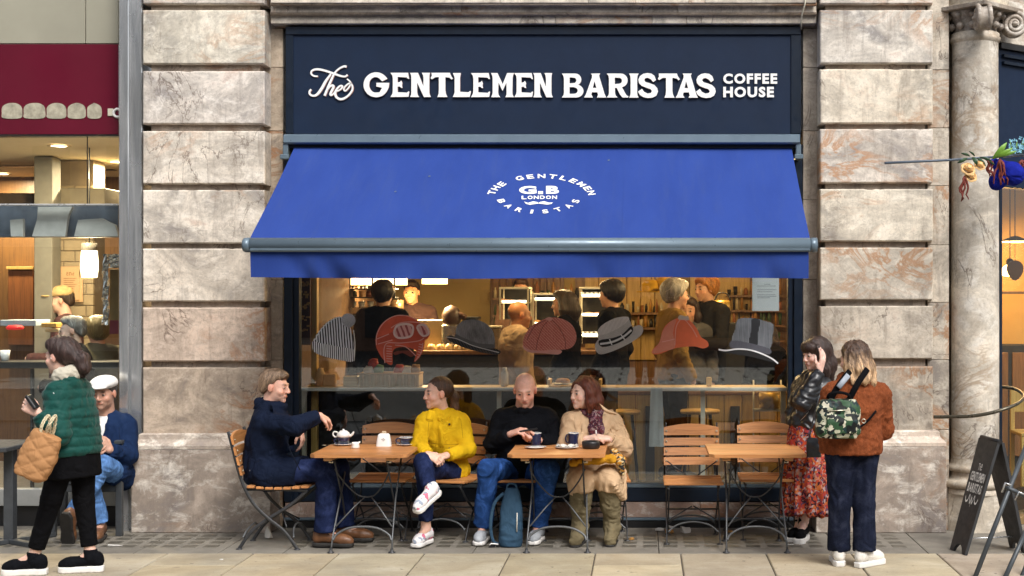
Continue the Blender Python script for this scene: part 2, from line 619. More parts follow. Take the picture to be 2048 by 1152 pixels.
# the far side of the street, seen only as a reflection in the glass
TILE_FAR = M('far_paving', (.36, .345, .30), .85, var=.12, scale=3)
m = MB().box(-40, 40, -17.0, -10.45, .0, .385)
farp = tag(m.build('far_pavement', GROUT), kind='structure')
far_sh = None
for iy in range(7):
	for ix in range(-12, 13):
		if far_sh is None:
			far_sh = MB().box(-.425, .425, -.425, .425, -.03, 0, c=.008).build('far_slab', TILE_FAR, farp); o = far_sh
		else:
			o = far_sh.copy(); COL.objects.link(o); set_parent(o, farp)
		o.location = (ix * .9 + (.45 if iy % 2 else 0), -10.95 - iy * .9, .40)
m = MB().box(-40, 40, -10.45, -10.3, -.2, .40)
tag(m.build('far_kerb', M('pale_kerb', (.55, .54, .51), .8)), kind='structure')

FARW = M('far_stone', (.34, .31, .27), .85, var=.15, scale=1)
FARB = M('far_brick', (.25, .15, .11), .85, var=.2, scale=2)
FARG = M('far_window', (.05, .06, .07), .15, var=.1)
for k, (x0, x1, h, mt, lab) in enumerate(((-30, -9, 14, FARW, 'long pale stone building across the street to the left'),
										   (-8.9, 7, 11, FARB, 'brown brick building straight across the street'),
										   (7.1, 30, 15, FARW, 'tall pale stone building across the street to the right'))):
	b = thing('building', lab, 'building', ((x0 + x1) / 2, -30, .2))
	w = x1 - x0
	m = MB().box(-w / 2, w / 2, -6, 0, 0, h).box(-w / 2 - .2, w / 2 + .2, -6.2, .25, h, h + .5)
	m.build('wall', mt, b)
	m = MB()
	x = -w / 2 + .8
	while x < w / 2 - 1.6:
		z = 4.2
		while z < h - 2:
			m.box(x, x + 1.1, .003, .05, z, z + 1.9)
			z += 3.1
		x += 2.2
	m.box(-w / 2 + .6, w / 2 - .6, .003, .06, .4, 3.1)
	m.build('window', FARG, b)

# ------------------------------------------------------------------ stone piers
def pier(name, label, x0, x1, rows, xl_pl, xr_pl, side, tints, pl_top):
	"""rows: (top py, bottom py); px x-range of the blocks at their face y=.08"""
	YF = .08
	X0, X1 = PX(x0, YF), PX(x1, YF)
	t = thing(name, label, 'stone pier', ((X0 + X1) / 2, 0.25, 0))
	cx = (X0 + X1) / 2
	B = lambda m, nm, mt: m.build(nm, mt, t)
	# core behind the joints
	m = MB().box(X0 - cx + .05, X1 - cx - .05, .135 - .25, .55 - .25, .02, 5.2)
	core = B(m, 'pier_core', MARBLE); core.color = (.62, .55, .5, 1)
	for i, (a, b) in enumerate(rows):
		z1, z0 = PZ(a, YF), PZ(b, YF)
		m = MB()
		# bevelled block with a slightly uneven arris: a fine front grid
		nx, nz = 26, 12
		ch = .010
		vs = []
		for iz in range(nz + 1):
			for ix in range(nx + 1):
				u, w = ix / nx, iz / nz
				x = X0 - cx + (X1 - X0) * u
				z = z0 + (z1 - z0) * w
				ex = ix in (0, nx); ez = iz in (0, nz)
				y = YF - .25 + (ch if (ex or ez) else 0) + random.uniform(-.0012, .0012)
				if ix == 1: x = X0 - cx + ch
				if ix == nx - 1: x = X1 - cx - ch
				if iz == 1: z = z0 + ch
				if iz == nz - 1: z = z1 - ch
				if ez and random.random() < .12: z += (.007 if iz == 0 else -.007) * random.random()
				vs.append((x, y, z))
		fs = [(iz * (nx + 1) + ix, iz * (nx + 1) + ix + 1, (iz + 1) * (nx + 1) + ix + 1, (iz + 1) * (nx + 1) + ix) for iz in range(nz) for ix in range(nx)]
		nb = len(vs)
		ring = [ix for ix in range(nx + 1)] + [(iz) * (nx + 1) + nx for iz in range(1, nz + 1)] + [nz * (nx + 1) + ix for ix in range(nx - 1, -1, -1)] + [iz * (nx + 1) for iz in range(nz - 1, 0, -1)]
		for r in ring:
			vs.append((vs[r][0], .275 - .25, vs[r][2]))
		n = len(ring)
		for k in range(n):
			fs.append((ring[(k + 1) % n], ring[k], nb + k, nb + (k + 1) % n))
		m.add(vs, fs)
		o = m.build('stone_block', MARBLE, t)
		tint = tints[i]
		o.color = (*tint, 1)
	# plinth and its moulded cap
	yp = 0.0
	Xa, Xb = PX(xl_pl, yp) - cx, PX(xr_pl, yp) - cx
	zt = PZ(pl_top, yp)
	zc = zt - .125
	m = MB().box(Xa, Xb, yp - .25, .30, .0, zc, c=.006)
	o = B(m, 'plinth', MARBLE_DARK); o.color = (.98, .95, .92, 1)
	m = MB()
	prof = [(0, 0), (.0, .028), (.012, .045), (.03, .060), (.042, .075), (.045, .11), (.06, .122)]
	va = []
	for (d, z) in prof:
		va += [(Xa + d, yp - .25 + d, zc + .003 + z), (Xb - d, yp - .25 + d, zc + .003 + z), (Xb - d, .3, zc + .003 + z), (Xa + d, .3, zc + .003 + z)]
	f = []
	for i in range(len(prof) - 1):
		for k in range(4):
			k2 = (k + 1) % 4
			f.append((i * 4 + k, i * 4 + k2, i * 4 + 4 + k2, i * 4 + 4 + k))
	f.append(tuple(len(va) - 4 + k for k in range(4)))
	m.add(va, f)
	o = B(m, 'plinth_cap', MARBLE_DARK); o.color = (1.30, 1.27, 1.22, 1)
	return t

rowsL = [(-110, 8), (20, 128), (142, 248), (262, 368), (380, 487), (497, 603), (615, 723), (735, 872)]
rowsR = [(-110, 8), (20, 127), (138, 247), (258, 366), (378, 483), (495, 600), (612, 718), (733, 866)]
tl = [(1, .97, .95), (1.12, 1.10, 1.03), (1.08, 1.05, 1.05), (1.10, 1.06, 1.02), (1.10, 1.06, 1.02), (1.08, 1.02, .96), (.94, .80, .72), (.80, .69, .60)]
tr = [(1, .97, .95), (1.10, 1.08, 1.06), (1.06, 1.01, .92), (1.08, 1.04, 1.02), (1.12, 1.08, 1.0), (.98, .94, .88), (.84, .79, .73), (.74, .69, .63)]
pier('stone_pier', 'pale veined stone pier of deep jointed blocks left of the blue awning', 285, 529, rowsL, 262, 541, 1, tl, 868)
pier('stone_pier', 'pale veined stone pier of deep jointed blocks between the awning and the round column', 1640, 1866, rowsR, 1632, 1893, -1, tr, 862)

# returns of the wall beside and between: jambs of the shop opening, pier return by the column
def strip(name, label, cat, px0, px1, y, joints, mt, z1=4.3, depth=.25, col=(1, 1, 1)):
	X0, X1 = PX(px0, y), PX(px1, y)
	t = thing(name, label, cat, ((X0 + X1) / 2, y, 0))
	w = (X1 - X0) / 2
	zs = [0] + [PZ(j, y) for j in joints] + [z1]
	for a, b in zip(zs, zs[1:]):
		m = MB().box(-w, w, 0, depth, a + .0015, b - .0015, c=.004)
		o = m.build('stone_course', mt, t)
		k = random.uniform(.86, 1.08)
		o.color = (col[0] * k, col[1] * k, col[2] * k, 1)
	return t
jl = strip('stone_jamb', 'narrow brown stone jamb between the left pier and the blue window frame', 'stone jamb', 530, 566, .28, (870, 720, 560, 400, 262, 135), MARBLE, 4.012, .28, (.66, .57, .48))
jr = strip('stone_jamb', 'narrow grey stone jamb between the blue window frame and the right pier', 'stone jamb', 1606, 1645, .28, (870, 720, 560, 400, 262, 135), MARBLE, 4.012, .28, (.74, .68, .62))
pr = strip('stone_return', 'flat stone return between the right pier and the round column', 'stone return', 1855, 1898, .13, (860, 720, 605, 490, 372, 256, 140), MARBLE, 4.6, .4, (.92, .87, .80))

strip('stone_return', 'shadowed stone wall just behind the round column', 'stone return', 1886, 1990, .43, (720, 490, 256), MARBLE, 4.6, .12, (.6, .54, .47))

# architrave over the opening: three stepped fasciae in separate stones
arch = thing('stone_architrave', 'stepped stone architrave running above the dark sign', 'architrave', (0, .2, 3.9))
for (a, b, y, dep) in ((-60, 6, .06, .5), (11, 25, .13, .45), (30, 47, .17, .4)):
	z1, z0 = PZ(a, y), PZ(b, y)
	xs = [PX(541, y)] + sorted(PX(random.uniform(560, 1620), y) for _ in range(4)) + [PX(1633, y)]
	xs = [xs[0]] + [x for i, x in enumerate(xs[1:-1]) if x - xs[0] > .25 and xs[-1] - x > .25] + [xs[-1]]
	for x0, x1 in zip(xs, xs[1:]):
		if x1 - x0 < .05: continue
		m = MB().box(x0 + .001, x1 - .001, y - .2, y - .2 + dep, z0 - 3.9, z1 - 3.9, c=.004)
		o = m.build('fascia_stone', MARBLE, arch)
		k = random.uniform(.85, 1.05)
		o.color = (k, k * .95, k * .88, 1)
for py, y in ((8.5, .085), (27.5, .145)):
	m = MB().tube([(PX(541, y), y - .2, PZ(py, y) - 3.9), (PX(1633, y), y - .2, PZ(py, y) - 3.9)], .016, 8)
	o = m.build('bead_moulding', MARBLE, arch); o.color = (.55, .47, .40, 1)
m = MB().box(PX(536, .2), PX(1640, .2), .084, .5, PZ(52, .2) - 3.9, PZ(-60, .2) - 3.9)
o = m.build('lintel_core', MARBLE, arch); o.color = (.5, .45, .4, 1)
# cable that hangs over the corner of the architrave
m = MB().tube([P(1612, -8, .04), P(1610, 8, .045), P(1604, 30, .10), P(1602, 46, .14), P(1603, 58, .2)], .006, 6)
tag(m.build('cable', CREAM), 'short pale cable hanging over the right end of the architrave', 'cable')

# wall body of the building above and behind, so no daylight leaks in
m = MB().box(-12, 12, .55, 1.0, PZ(50, .55) + .05, 6.5)
o = tag(m.build('upper_wall', MARBLE), kind='structure'); o.color = (.8, .75, .7, 1)

# ------------------------------------------------------------------ round column with its capital, at the corner door
cX, cY, cR = PX(1950, .22), .22, 47 / F_PX * 11.22
colm = thing('stone_column', 'round pale stone column with a carved scroll capital beside the corner door', 'column', (cX, cY, 0))
zb, zs, zn = PZ(958, .1), PZ(918, .1), PZ(78, .1)
m = MB()
n8 = 8
R8 = cR * 1.34
vs = []
for z in (0, zb - .12):
	for k in range(n8):
		th = math.pi / 8 + k * math.pi / 4
		vs.append((math.cos(th) * R8, math.sin(th) * R8, z))
fs = [(k, (k + 1) % 8, 8 + (k + 1) % 8, 8 + k) for k in range(8)] + [tuple(range(8, 16))]
m.add(vs, fs)
o = m.build('pedestal', LIME, colm); o.color = (1.0, .98, .95, 1)
m = MB()
p = [(cR * 1.32, zb - .118), (cR * 1.32, zb - .08)]
for k in range(7):
	a = -math.pi / 2 + math.pi * k / 6
	p.append((cR * 1.22 + math.cos(a) * .04, zb - .04 + math.sin(a) * .036))
p += [(cR * 1.16, zb + .01), (cR * 1.10, zb + .03), (cR * 1.13, zb + .05)]
for k in range(7):
	a = -math.pi / 2 + math.pi * k / 6
	p.append((cR * 1.10 + math.cos(a) * .028, zb + .08 + math.sin(a) * .026))
p += [(cR * 1.05, zb + .12), (cR * 1.0, zb + .16)]
m.lathe(p, n=40)
o = m.build('column_base', LIME, colm); o.color = (.80, .77, .73, 1)
m = MB()
m.lathe([(cR, zb + .16), (cR * 1.0, 1.6), (cR * .985, 2.6), (cR * .965, zn - .02)], n=48)
o = m.build('shaft', LIME, colm); o.color = (1, 1, 1, 1)
m = MB()
m.lathe([(cR * .965, zn - .02), (cR * 1.06, zn), (cR * 1.07, zn + .02), (cR * 1.0, zn + .03), (cR * 1.03, zn + .05), (cR * .98, zn + .06)], n=40)
o = m.build('necking_ring', LIME, colm); o.color = (1, .97, .92, 1)
# bell and leaves
zc0, zc1 = zn + .055, PZ(18, .1)
m = MB()
m.lathe([(cR * .9, zc0), (cR * .95, zc0 + .08), (cR * 1.2, zc1 - .02)], n=32)
for k in range(12):
	a = k * math.pi / 6 + .2
	ca, sa = math.cos(a), math.sin(a)
	for r0, z0_, s_ in ((cR * 1.05, zc0 + .05, .032), (cR * 1.16, zc0 + .13, .026)):
		c = V((ca * r0, sa * r0, z0_))
		m.lathe([(.001, -s_), (s_ * .75, -s_ * .5), (s_, 0), (s_ * .75, s_ * .6), (.001, s_)], c=c, n=8)
o = m.build('carved_bell', SOOT, colm); o.color = (.85, .85, .85, 1)
# four diagonal volutes: thick spiral scrolls
def volute(ang):
	m = MB()
	d = V((math.cos(ang), math.sin(ang), 0))
	side = V((-d.y, d.x, 0))
	c = d * (cR * 1.62) + V((0, 0, zc0 + .075))
	for sgn in (1, -1):
		pts, rs = [], []
		for k in range(46):
			a = k / 45 * 2.35 * 2 * math.pi + math.pi / 2
			r = .098 * (1 - k / 45 * .82)
			pts.append(c + d * math.cos(a) * r * -1 + V((0, 0, 1)) * math.sin(a) * r + side * sgn * (.040 + .018 * k / 45))
			rs.append(.020 * (1 - .35 * k / 45))
		m.tube(pts, rs, 8)
		m.lathe([(.001, -.02), (.022, -.012), (.026, 0), (.022, .012), (.001, .02)], c=c + side * sgn * .06, n=10)
	# bolster between the two spirals
	vs = []
	for sgn in (-1, 1):
		for k in range(20):
			a = 2 * math.pi * k / 20
			vs.append(c + d * math.cos(a) * .096 + V((0, 0, math.sin(a) * .096)) + side * sgn * .045)
	fs = [(k, (k + 1) % 20, 20 + (k + 1) % 20, 20 + k) for k in range(20)] + [tuple(range(20)), tuple(reversed(range(20, 40)))]
	m.add(vs, fs, smooth=True)
	# stalk running back to the bell
	m.tube([c + V((0, 0, .09)), c * .8 + V((0, 0, zc1 - .03)) * .2 + V((0, 0, .09)), d * cR * .8 + V((0, 0, zc1 - .02))], [.035, .04, .04], 8)
	o = m.build('volute', SOOT, colm)
	k = random.uniform(.8, 1.1)
	o.color = (k, k, k, 1)
for a in (-100, -10, 80, 170):
	volute(rad(a + 8))
# abacus and entablature block above
m = MB()
def rotbox(m, cx_, cy_, w, l, z0, z1, ang, c=.004):
	mm = MB().box(-w / 2, w / 2, -l / 2, l / 2, z0, z1, c=c)
	R = Matrix.Translation((cx_, cy_, 0)) @ Matrix.Rotation(ang, 4, 'Z')
	mm.xform(R)
	m.add(mm.v, mm.f)
rotbox(m, 0, 0, cR * 2.9, cR * 2.9, zc1 - .015, zc1 + .02, rad(-55 + 8 + 45 - 45))
o = m.build('abacus', SOOT, colm); o.color = (.8, .78, .75, 1)
m = MB()
rotbox(m, 0, 0, cR * 2.05, cR * 2.05, zc1 + .021, zc1 + .13, rad(-47))
rotbox(m, 0, 0, cR * 2.3, cR * 2.3, zc1 + .131, zc1 + .16, rad(-47))
rotbox(m, 0, 0, cR * 2.5, cR * 2.5, zc1 + .161, zc1 + .6, rad(-47))
o = m.build('entablature_block', LIME, colm); o.color = (1.0, .97, .9, 1)
# ------------------------------------------------------------------ main shopfront
YS = .24            # face of the navy joinery
YG = .30            # face of the glass
sf = thing('shop_window', 'wide navy framed cafe window with hat pictures, under the blue awning', 'shop window', (0, .3, 0))
def SB(nm, px0, px1, py0, py1, ya, yb, mt, c=.004):
	"""a box whose front (at ya) fills the given pixel rectangle"""
	m = MB().box(PX(px0, ya), PX(px1, ya), ya - .3, yb - .3, PZ(py1, ya), PZ(py0, ya), c=c)
	return m.build(nm, mt, sf)
SB('frame_post', 567.5, 585, 290, 1004, YS, .38, NAVY2)
SB('frame_post', 585.4, 598, 290, 1003, YS + .025, .36, NAVY2)
SB('frame_post', 1588, 1605.5, 290, 1004, YS, .38, NAVY2)
SB('frame_post', 1576, 1587.6, 290, 1003, YS + .025, .36, NAVY2)
SB('frame_rail', 598.4, 1575.6, 977, 1003, YS + .006, .37, NAVY2)
SB('sill_strip', 598.4, 1575.6, 968, 975.5, YS + .02, .36, ALU, .003)
SB('frame_head', 598.4, 1575.6, 292, 330, YS + .01, .37, NAVY2)
g = MB().box(PX(598.5, YG), PX(1575.5, YG), 0, .008, PZ(968, YG), PZ(318, YG))
g.build('window_glass', GLASS, sf)
# stall riser of pink marble slabs and its dark base
xs = [570, 700, 845, 1010, 1195, 1400, 1605]
for a, b in zip(xs, xs[1:]):
	o = SB('riser_slab', a + .3, b - .3, 1004.5, 1035, YS + .012, .5, MARBLE_RED, .003)
	k = random.uniform(.85, 1.15); o.color = (k, k, k, 1)
SB('riser_ledge', 568, 1606, 1035.5, 1041, YS + .0, .5, ALU, .003)
m = MB().box(PX(568, .25), PX(1606, .25), -.05, .2, -.01, PZ(1041.5, .25))
m.build('kick_plate', BLACKP, sf)

# ------------------------------------------------------------------ sign with its lettering
YB = .235
sign = thing('shop_sign', 'dark navy fascia sign with white raised lettering above the awning', 'shop sign', (0, YB, 3.4))
def SG(nm, px0, px1, py0, py1, ya, yb, mt, c=.003):
	m = MB().box(PX(px0, ya), PX(px1, ya), ya - YB, yb - YB, PZ(py1, ya) - 3.4, PZ(py0, ya) - 3.4, c=c)
	return m.build(nm, mt, sign)
SG('sign_board', 571, 1602, 53, 276, YB, .5, NAVY)
SG('sign_frame', 571, 1602, 53, 69, YB - .02, YB + .01, NAVY2)
SG('sign_frame', 571, 586, 69.4, 267, YB - .012, YB + .01, NAVY2)
SG('sign_frame', 1582, 1602, 69.4, 267, YB - .012, YB + .01, NAVY2)
SG('sign_frame', 571, 1602, 267.4, 276, YB - .014, YB + .01, NAVY2)

LET_SIDE = M('letter_return_copper', (.40, .20, .16), .5, var=.1)

def poly_mesh(name, loops, to3, mats, parent, depth=None, hole_fill=True):
	"""flat filled outline (even-odd holes) from 2-D loops through a 2-D curve, mapped by to3(x, y) -> world; depth adds a solid back"""
	cu = bpy.data.curves.new(name + '_outline', 'CURVE')
	cu.dimensions = '2D'
	cu.fill_mode = 'BOTH' if depth else 'FRONT'
	if depth: cu.extrude = 1.0
	for lp in loops:
		sp = cu.splines.new('POLY')
		sp.points.add(len(lp) - 1)
		for p, q in zip(sp.points, lp): p.co = (q[0], q[1], 0, 1)
		sp.use_cyclic_u = True
	tmp = bpy.data.objects.new(name + '_outline', cu)
	COL.objects.link(tmp)
	dg = bpy.context.evaluated_depsgraph_get()
	me = bpy.data.meshes.new_from_object(tmp.evaluated_get(dg))
	bpy.data.objects.remove(tmp); bpy.data.curves.remove(cu)
	me.name = name
	me.materials.clear()
	for m_ in (mats if isinstance(mats, (list, tuple)) else [mats]): me.materials.append(m_)
	for v in me.vertices:
		v.co = to3(v.co.x, v.co.y, v.co.z)
	return me

def put_flat(name, loops, to3, mats, parent, depth=None):
	me = poly_mesh(name, loops, to3, mats, parent, depth)
	if depth and len(me.materials) > 1:
		for p in me.polygons:
			p.material_index = 0 if abs(p.normal.y) > .7 else 1
	me.update()
	return link_mesh(name, me, parent)

def arc(cx, cy, rx, ry, a0, a1, n=14):
	return [(cx + rx * math.cos(rad(a0 + (a1 - a0) * k / n)), cy + ry * math.sin(rad(a0 + (a1 - a0) * k / n))) for k in range(n + 1)]

# glyphs in a unit box: x 0..1 across the letter, y 0 (top) .. 1 (bottom)
S_ = .075
GLY = {}
GLY['E'] = [[(0, 0), (.93, 0), (1, .25), (.93, .25), (.86, .19), (.38, .17), (.38, .40), (.50, .38), (.57, .32), (.63, .42), (.61, .52), (.64, .62), (.56, .62), (.50, .57), (.38, .57), (.38, .80), (.88, .82), (.97, .76), (1, .78), (.96, .99), (0, 1), (.03, .95), (.10, .86), (.12, .75), (.12, .25), (.10, .12)]]
GLY['N'] = [[(0, 0), (.38, 0), (.64, .56), (.64, .20), (.62, .10), (.56, 0), (.96, 0), (.93, .08), (.92, .2), (.92, .80), (.94, .90), (1, 1), (.66, 1), (.34, .40), (.34, .78), (.36, .90), (.44, 1), (0, 1), (.05, .90), (.06, .8), (.06, .2), (.05, .1)]]
GLY['T'] = [[(.04, 0), (.86, 0), (.90, .10), (1, .24), (.93, .28), (.84, .20), (.66, .18), (.66, .72), (.68, .86), (.76, 1), (.30, 1), (.36, .86), (.37, .72), (.37, .18), (.22, .18), (.06, .27), (0, .22), (.06, .12)]]
GLY['L'] = [[(0, 0), (.44, 0), (.42, .10), (.40, .2), (.40, .78), (.86, .80), (.96, .74), (1, .77), (.93, 1), (0, 1), (.06, .9), (.10, .8), (.10, .2), (.06, .1)]]
GLY['M'] = [[(0, 0), (.28, 0), (.51, .46), (.70, 0), (1, 0), (.96, .1), (.94, .2), (.93, .8), (.94, .9), (1, 1), (.62, 1), (.67, .9), (.68, .8), (.67, .40), (.50, .74), (.33, .40), (.31, .8), (.33, .9), (.40, 1), (0, 1), (.05, .9), (.07, .8), (.07, .2), (.05, .1)]]
GLY['I'] = [[(0, 0), (1, 0), (.88, .08), (.84, .18), (.84, .80), (.88, .91), (1, 1), (0, 1), (.12, .91), (.16, .80), (.16, .18), (.12, .08)]]
GLY['A'] = [[(.31, 0), (.72, 0), (.68, .08), (.70, .16), (.92, .84), (1, 1), (.58, 1), (.63, .90), (.60, .78), (.36, .78), (.33, .88), (.40, 1), (0, 1), (.08, .88), (.36, .16), (.36, .07)], [(.47, .32), (.40, .60), (.56, .60)]]
GLY['G'] = [arc(.50, .5, .50, .5, -28, -332, 30)[:0] + [(.93, .26), (.72, .36)] + arc(.47, .5, .25, .31, -40, -270, 18) + [(.62, .80), (.72, .62), (.50, .57), (.50, .42), (1, .42), (.98, .60)] + arc(.49, .5, .49, .5, 25, 318, 30)]
GLY['B'] = [[(0, 0), (.62, 0)] + arc(.62, .25, .28, .25, -90, 75, 10) + arc(.66, .73, .34, .27, -75, 90, 10) + [(0, 1), (.08, .90), (.10, .8), (.10, .2), (.07, .09)],
			[(.36, .16), (.54, .17)] + arc(.54, .285, .13, .115, -90, 90, 8) + [(.36, .41)], [(.36, .56), (.58, .57)] + arc(.58, .71, .15, .13, -90, 90, 8) + [(.36, .85)]]
GLY['R'] = [[(0, 0), (.64, 0)] + arc(.64, .285, .32, .285, -90, 60, 10) + [(.70, .57), (.84, .80), (.92, .92), (1, .94), (.98, 1), (.72, 1), (.60, .86), (.46, .60), (.38, .60), (.38, .80), (.41, .91), (.50, 1), (0, 1), (.08, .9), (.10, .8), (.10, .2), (.07, .09)],
			[(.37, .17), (.56, .18)] + arc(.56, .30, .14, .125, -90, 90, 8) + [(.37, .44)]]
GLY['S'] = [[(.90, .28), (.76, .36), (.64, .25)] + [(.50, .19), (.36, .21), (.31, .28), (.38, .36), (.60, .41), (.82, .48), (.96, .60), (1, .74), (.92, .90), (.74, .98), (.50, 1), (.28, .97), (.10, .88), (0, .74), (.20, .63), (.30, .75), (.48, .82), (.64, .80), (.70, .72), (.62, .64), (.40, .58), (.18, .51), (.05, .40), (.02, .26), (.10, .12), (.26, .03), (.46, 0), (.66, .02), (.82, .11)]]

def sign_letter(ch, x0, x1, y0, y1, mats, depth=.012):
	loops = [[(x0 + (x1 - x0) * a, -(y0 + (y1 - y0) * b)) for (a, b) in lp] for lp in GLY[ch]]
	yf = YB - .022
	def to3(x, y, z):
		yy = yf if z > 0 else YB - .0005
		p = P(x, -y, yf)
		return V((p.x, yy - YB, p.z - 3.4))
	o = put_flat('letter', loops, to3, mats, sign, depth)
	return o

word = [('G', 727, 778.5, 144.5, 194.5), ('E', 781, 818.5, 145.5, 194), ('N', 820, 862, 145.5, 194), ('T', 861, 906, 145.5, 194), ('L', 905.5, 942, 146, 194), ('E', 942, 980, 146, 194.3),
		('M', 982, 1028, 146, 194.3), ('E', 1028.7, 1066, 146, 194.3), ('N', 1066.5, 1106, 146, 194.6),
		('B', 1123.5, 1167, 147, 195), ('A', 1168, 1212.5, 147, 195), ('R', 1213.5, 1257, 147, 195), ('I', 1258, 1277.5, 147, 195.2), ('S', 1276, 1316, 146, 196), ('T', 1315.5, 1360, 147, 195.4), ('A', 1351, 1396, 147, 195.4), ('S', 1392, 1431.5, 146.5, 196)]
for w_ in word:
	sign_letter(*w_, mats=[WHITE, LET_SIDE])

def stroke(pts, w, n=5):
	"""outline of a pen stroke: centre line pts (x, y), widths w"""
	c = catmull([(p[0], p[1], p[2] if len(p) > 2 else w) for p in pts], n)
	L, R = [], []
	for i, p in enumerate(c):
		a, b = c[max(i - 1, 0)], c[min(i + 1, len(c) - 1)]
		dx, dy = b[0] - a[0], b[1] - a[1]
		l = math.hypot(dx, dy) or 1
		nx, ny = -dy / l, dx / l
		h = p[2] / 2
		L.append((p[0] + nx * h, p[1] + ny * h)); R.append((p[0] - nx * h, p[1] - ny * h))
	return L, R

def strokes_mesh(name, strokes, mapper, mt, parent):
	m = MB()
	for k, (pts, w) in enumerate(strokes):
		L, R = stroke(pts, w)
		vs = []
		for a, b in zip(L, R):
			vs += [mapper(*a, k), mapper(*b, k)]
		m.add(vs, [(2 * i, 2 * i + 1, 2 * i + 3, 2 * i + 2) for i in range(len(L) - 1)])
	return m.build(name, mt, parent)

# script "The" with its flourish: coordinates measured on the sign (12.8 units to the pixel)
def zt(lst):
	return [(600 + a[0] / 12.8, 120 + a[1] / 12.8) + ((a[2] / 12.8,) if len(a) > 2 else ()) for a in lst]
the = [
	(zt([(455, 415, 30), (370, 410, 45), (300, 370, 45), (285, 310, 45), (340, 255, 50), (470, 238, 55), (650, 275, 55), (870, 350, 55), (1050, 410, 50), (1160, 420, 45), (1215, 375, 45)]), 4),
	(zt([(285, 750, 45), (245, 810, 50), (260, 880, 50), (350, 915, 50), (450, 870, 65), (560, 720, 70), (660, 540, 65), (790, 360, 45)]), 4),
	(zt([(1190, 170, 55), (1120, 165, 50), (1000, 225, 45), (890, 330, 45), (820, 470, 55), (740, 650, 60), (630, 915, 60)]), 4),
	(zt([(690, 780, 35), (760, 690, 40), (830, 650, 55), (860, 690, 60), (800, 820, 60), (780, 890, 55), (830, 890, 40), (920, 790, 35)]), 4),
	(zt([(950, 800, 30), (1030, 760, 38), (1085, 700, 45), (1080, 665, 45), (1020, 670, 45), (950, 740, 50), (905, 840, 60), (930, 940, 60), (1020, 1000, 60), (1130, 985, 55), (1250, 900, 50), (1335, 780, 48), (1345, 680, 45), (1300, 600, 42), (1230, 615, 40), (1150, 690, 40), (1125, 760, 40), (1165, 790, 40), (1240, 720, 38), (1300, 610, 38), (1270, 540, 38), (1205, 485, 35)]), 4),
]
strokes_mesh('script_lettering', the, lambda x, y, k: V((P(x, y, YB - .012).x, -.012 - .0012 * k, P(x, y, YB - .012).z - 3.4)), WHITE, sign)
strokes_mesh('script_shadow', [([(p[0] + 1.1, p[1] + 1.0, *p[2:]) for p in q], w) for q, w in the], lambda x, y, k: V((P(x, y, YB - .005).x, -.005 - .0008 * k, P(x, y, YB - .005).z - 3.4)), LET_SIDE, sign)

_txt = {}
def text_mesh(ch, bold=.0):
	key = (ch, bold)
	if key not in _txt:
		cu = bpy.data.curves.new('letter_outline', 'FONT')
		cu.body = ch
		cu.offset = bold
		cu.resolution_u = 4
		tmp = bpy.data.objects.new('letter_outline', cu)
		COL.objects.link(tmp)
		dg = bpy.context.evaluated_depsgraph_get()
		me = bpy.data.meshes.new_from_object(tmp.evaluated_get(dg))
		vs = [(v.co.x, v.co.y) for v in me.vertices]
		fs = [tuple(p.vertices) for p in me.polygons]
		bpy.data.objects.remove(tmp); bpy.data.curves.remove(cu); bpy.data.meshes.remove(me)
		if vs:
			x0, x1 = min(v[0] for v in vs), max(v[0] for v in vs)
			y0, y1 = min(v[1] for v in vs), max(v[1] for v in vs)
			vs = [((x - x0) / max(x1 - x0, 1e-6), (y - y0) / max(y1 - y0, 1e-6)) for x, y in vs]
			asp = (x1 - x0) / max(y1 - y0, 1e-6)
		else: asp = .5
		_txt[key] = (vs, fs, asp)
	return _txt[key]

def text_line(m, s, x0, x1, y0, y1, to3, bold=.035, gap=.18, mi=0):
	"""sets a line of capitals to fill the box x0..x1, y0 (top)..y1"""
	items = [text_mesh(c, bold) if c != ' ' else None for c in s]
	wid = [(.45 if it is None else it[2]) for it in items]
	tot = sum(wid) + gap * (len(s) - 1)
	k = (x1 - x0) / tot
	x = x0
	for it, w_ in zip(items, wid):
		if it is not None:
			m.add([to3(x + a * w_ * k, y1 + (y0 - y1) * b) for a, b in it[0]], it[1])
		x += (w_ + gap) * k

def sign3(x, y):
	p = P(x, y, YB - .018)
	return V((p.x, -.018, p.z - 3.4))
for s_, a, b, c, d in (('COFFEE', 1446.5, 1554.5, 147, 167.5), ('HOUSE', 1446.5, 1548, 173.5, 194.5)):
	m = MB(); text_line(m, s_, a, b, c, d, sign3, .045, .14)
	m.build('lettering', WHITE, sign)

# ------------------------------------------------------------------ awning
YA0, YA1 = .12, -1.115
aw = thing('awning', 'blue canvas awning pulled out over the cafe tables', 'awning', (0, .2, 3.0))
AO = V((0, .2, 3.0))
A0, A1 = P(590, 293, YA0), P(1583, 296, YA0)
B0, B1 = P(500, 477, YA1), P(1620, 478, YA1)
def fab(u, v, lift=0.0):
	a = A0.lerp(A1, u); b = B0.lerp(B1, u)
	p = a.lerp(b, v)
	sag = -.012 * math.sin(math.pi * v) + .0025 * math.sin(u * 47 + 2 * math.sin(v * 3)) * v + .002 * math.sin(u * 19 + 1.3)
	nrm = V((0, -(A0.z - B0.z), (A0.y - B0.y))).normalized()
	return p + nrm * (sag + lift)
m = MB()
nu, nv = 120, 14
vs = [fab(i / nu, j / nv) - AO for j in range(nv + 1) for i in range(nu + 1)]
fs = [(j * (nu + 1) + i, (j + 1) * (nu + 1) + i, (j + 1) * (nu + 1) + i + 1, j * (nu + 1) + i + 1) for j in range(nv) for i in range(nu)]
m.add(vs, fs, smooth=True)
o = m.build('awning_canvas', AWN, aw)
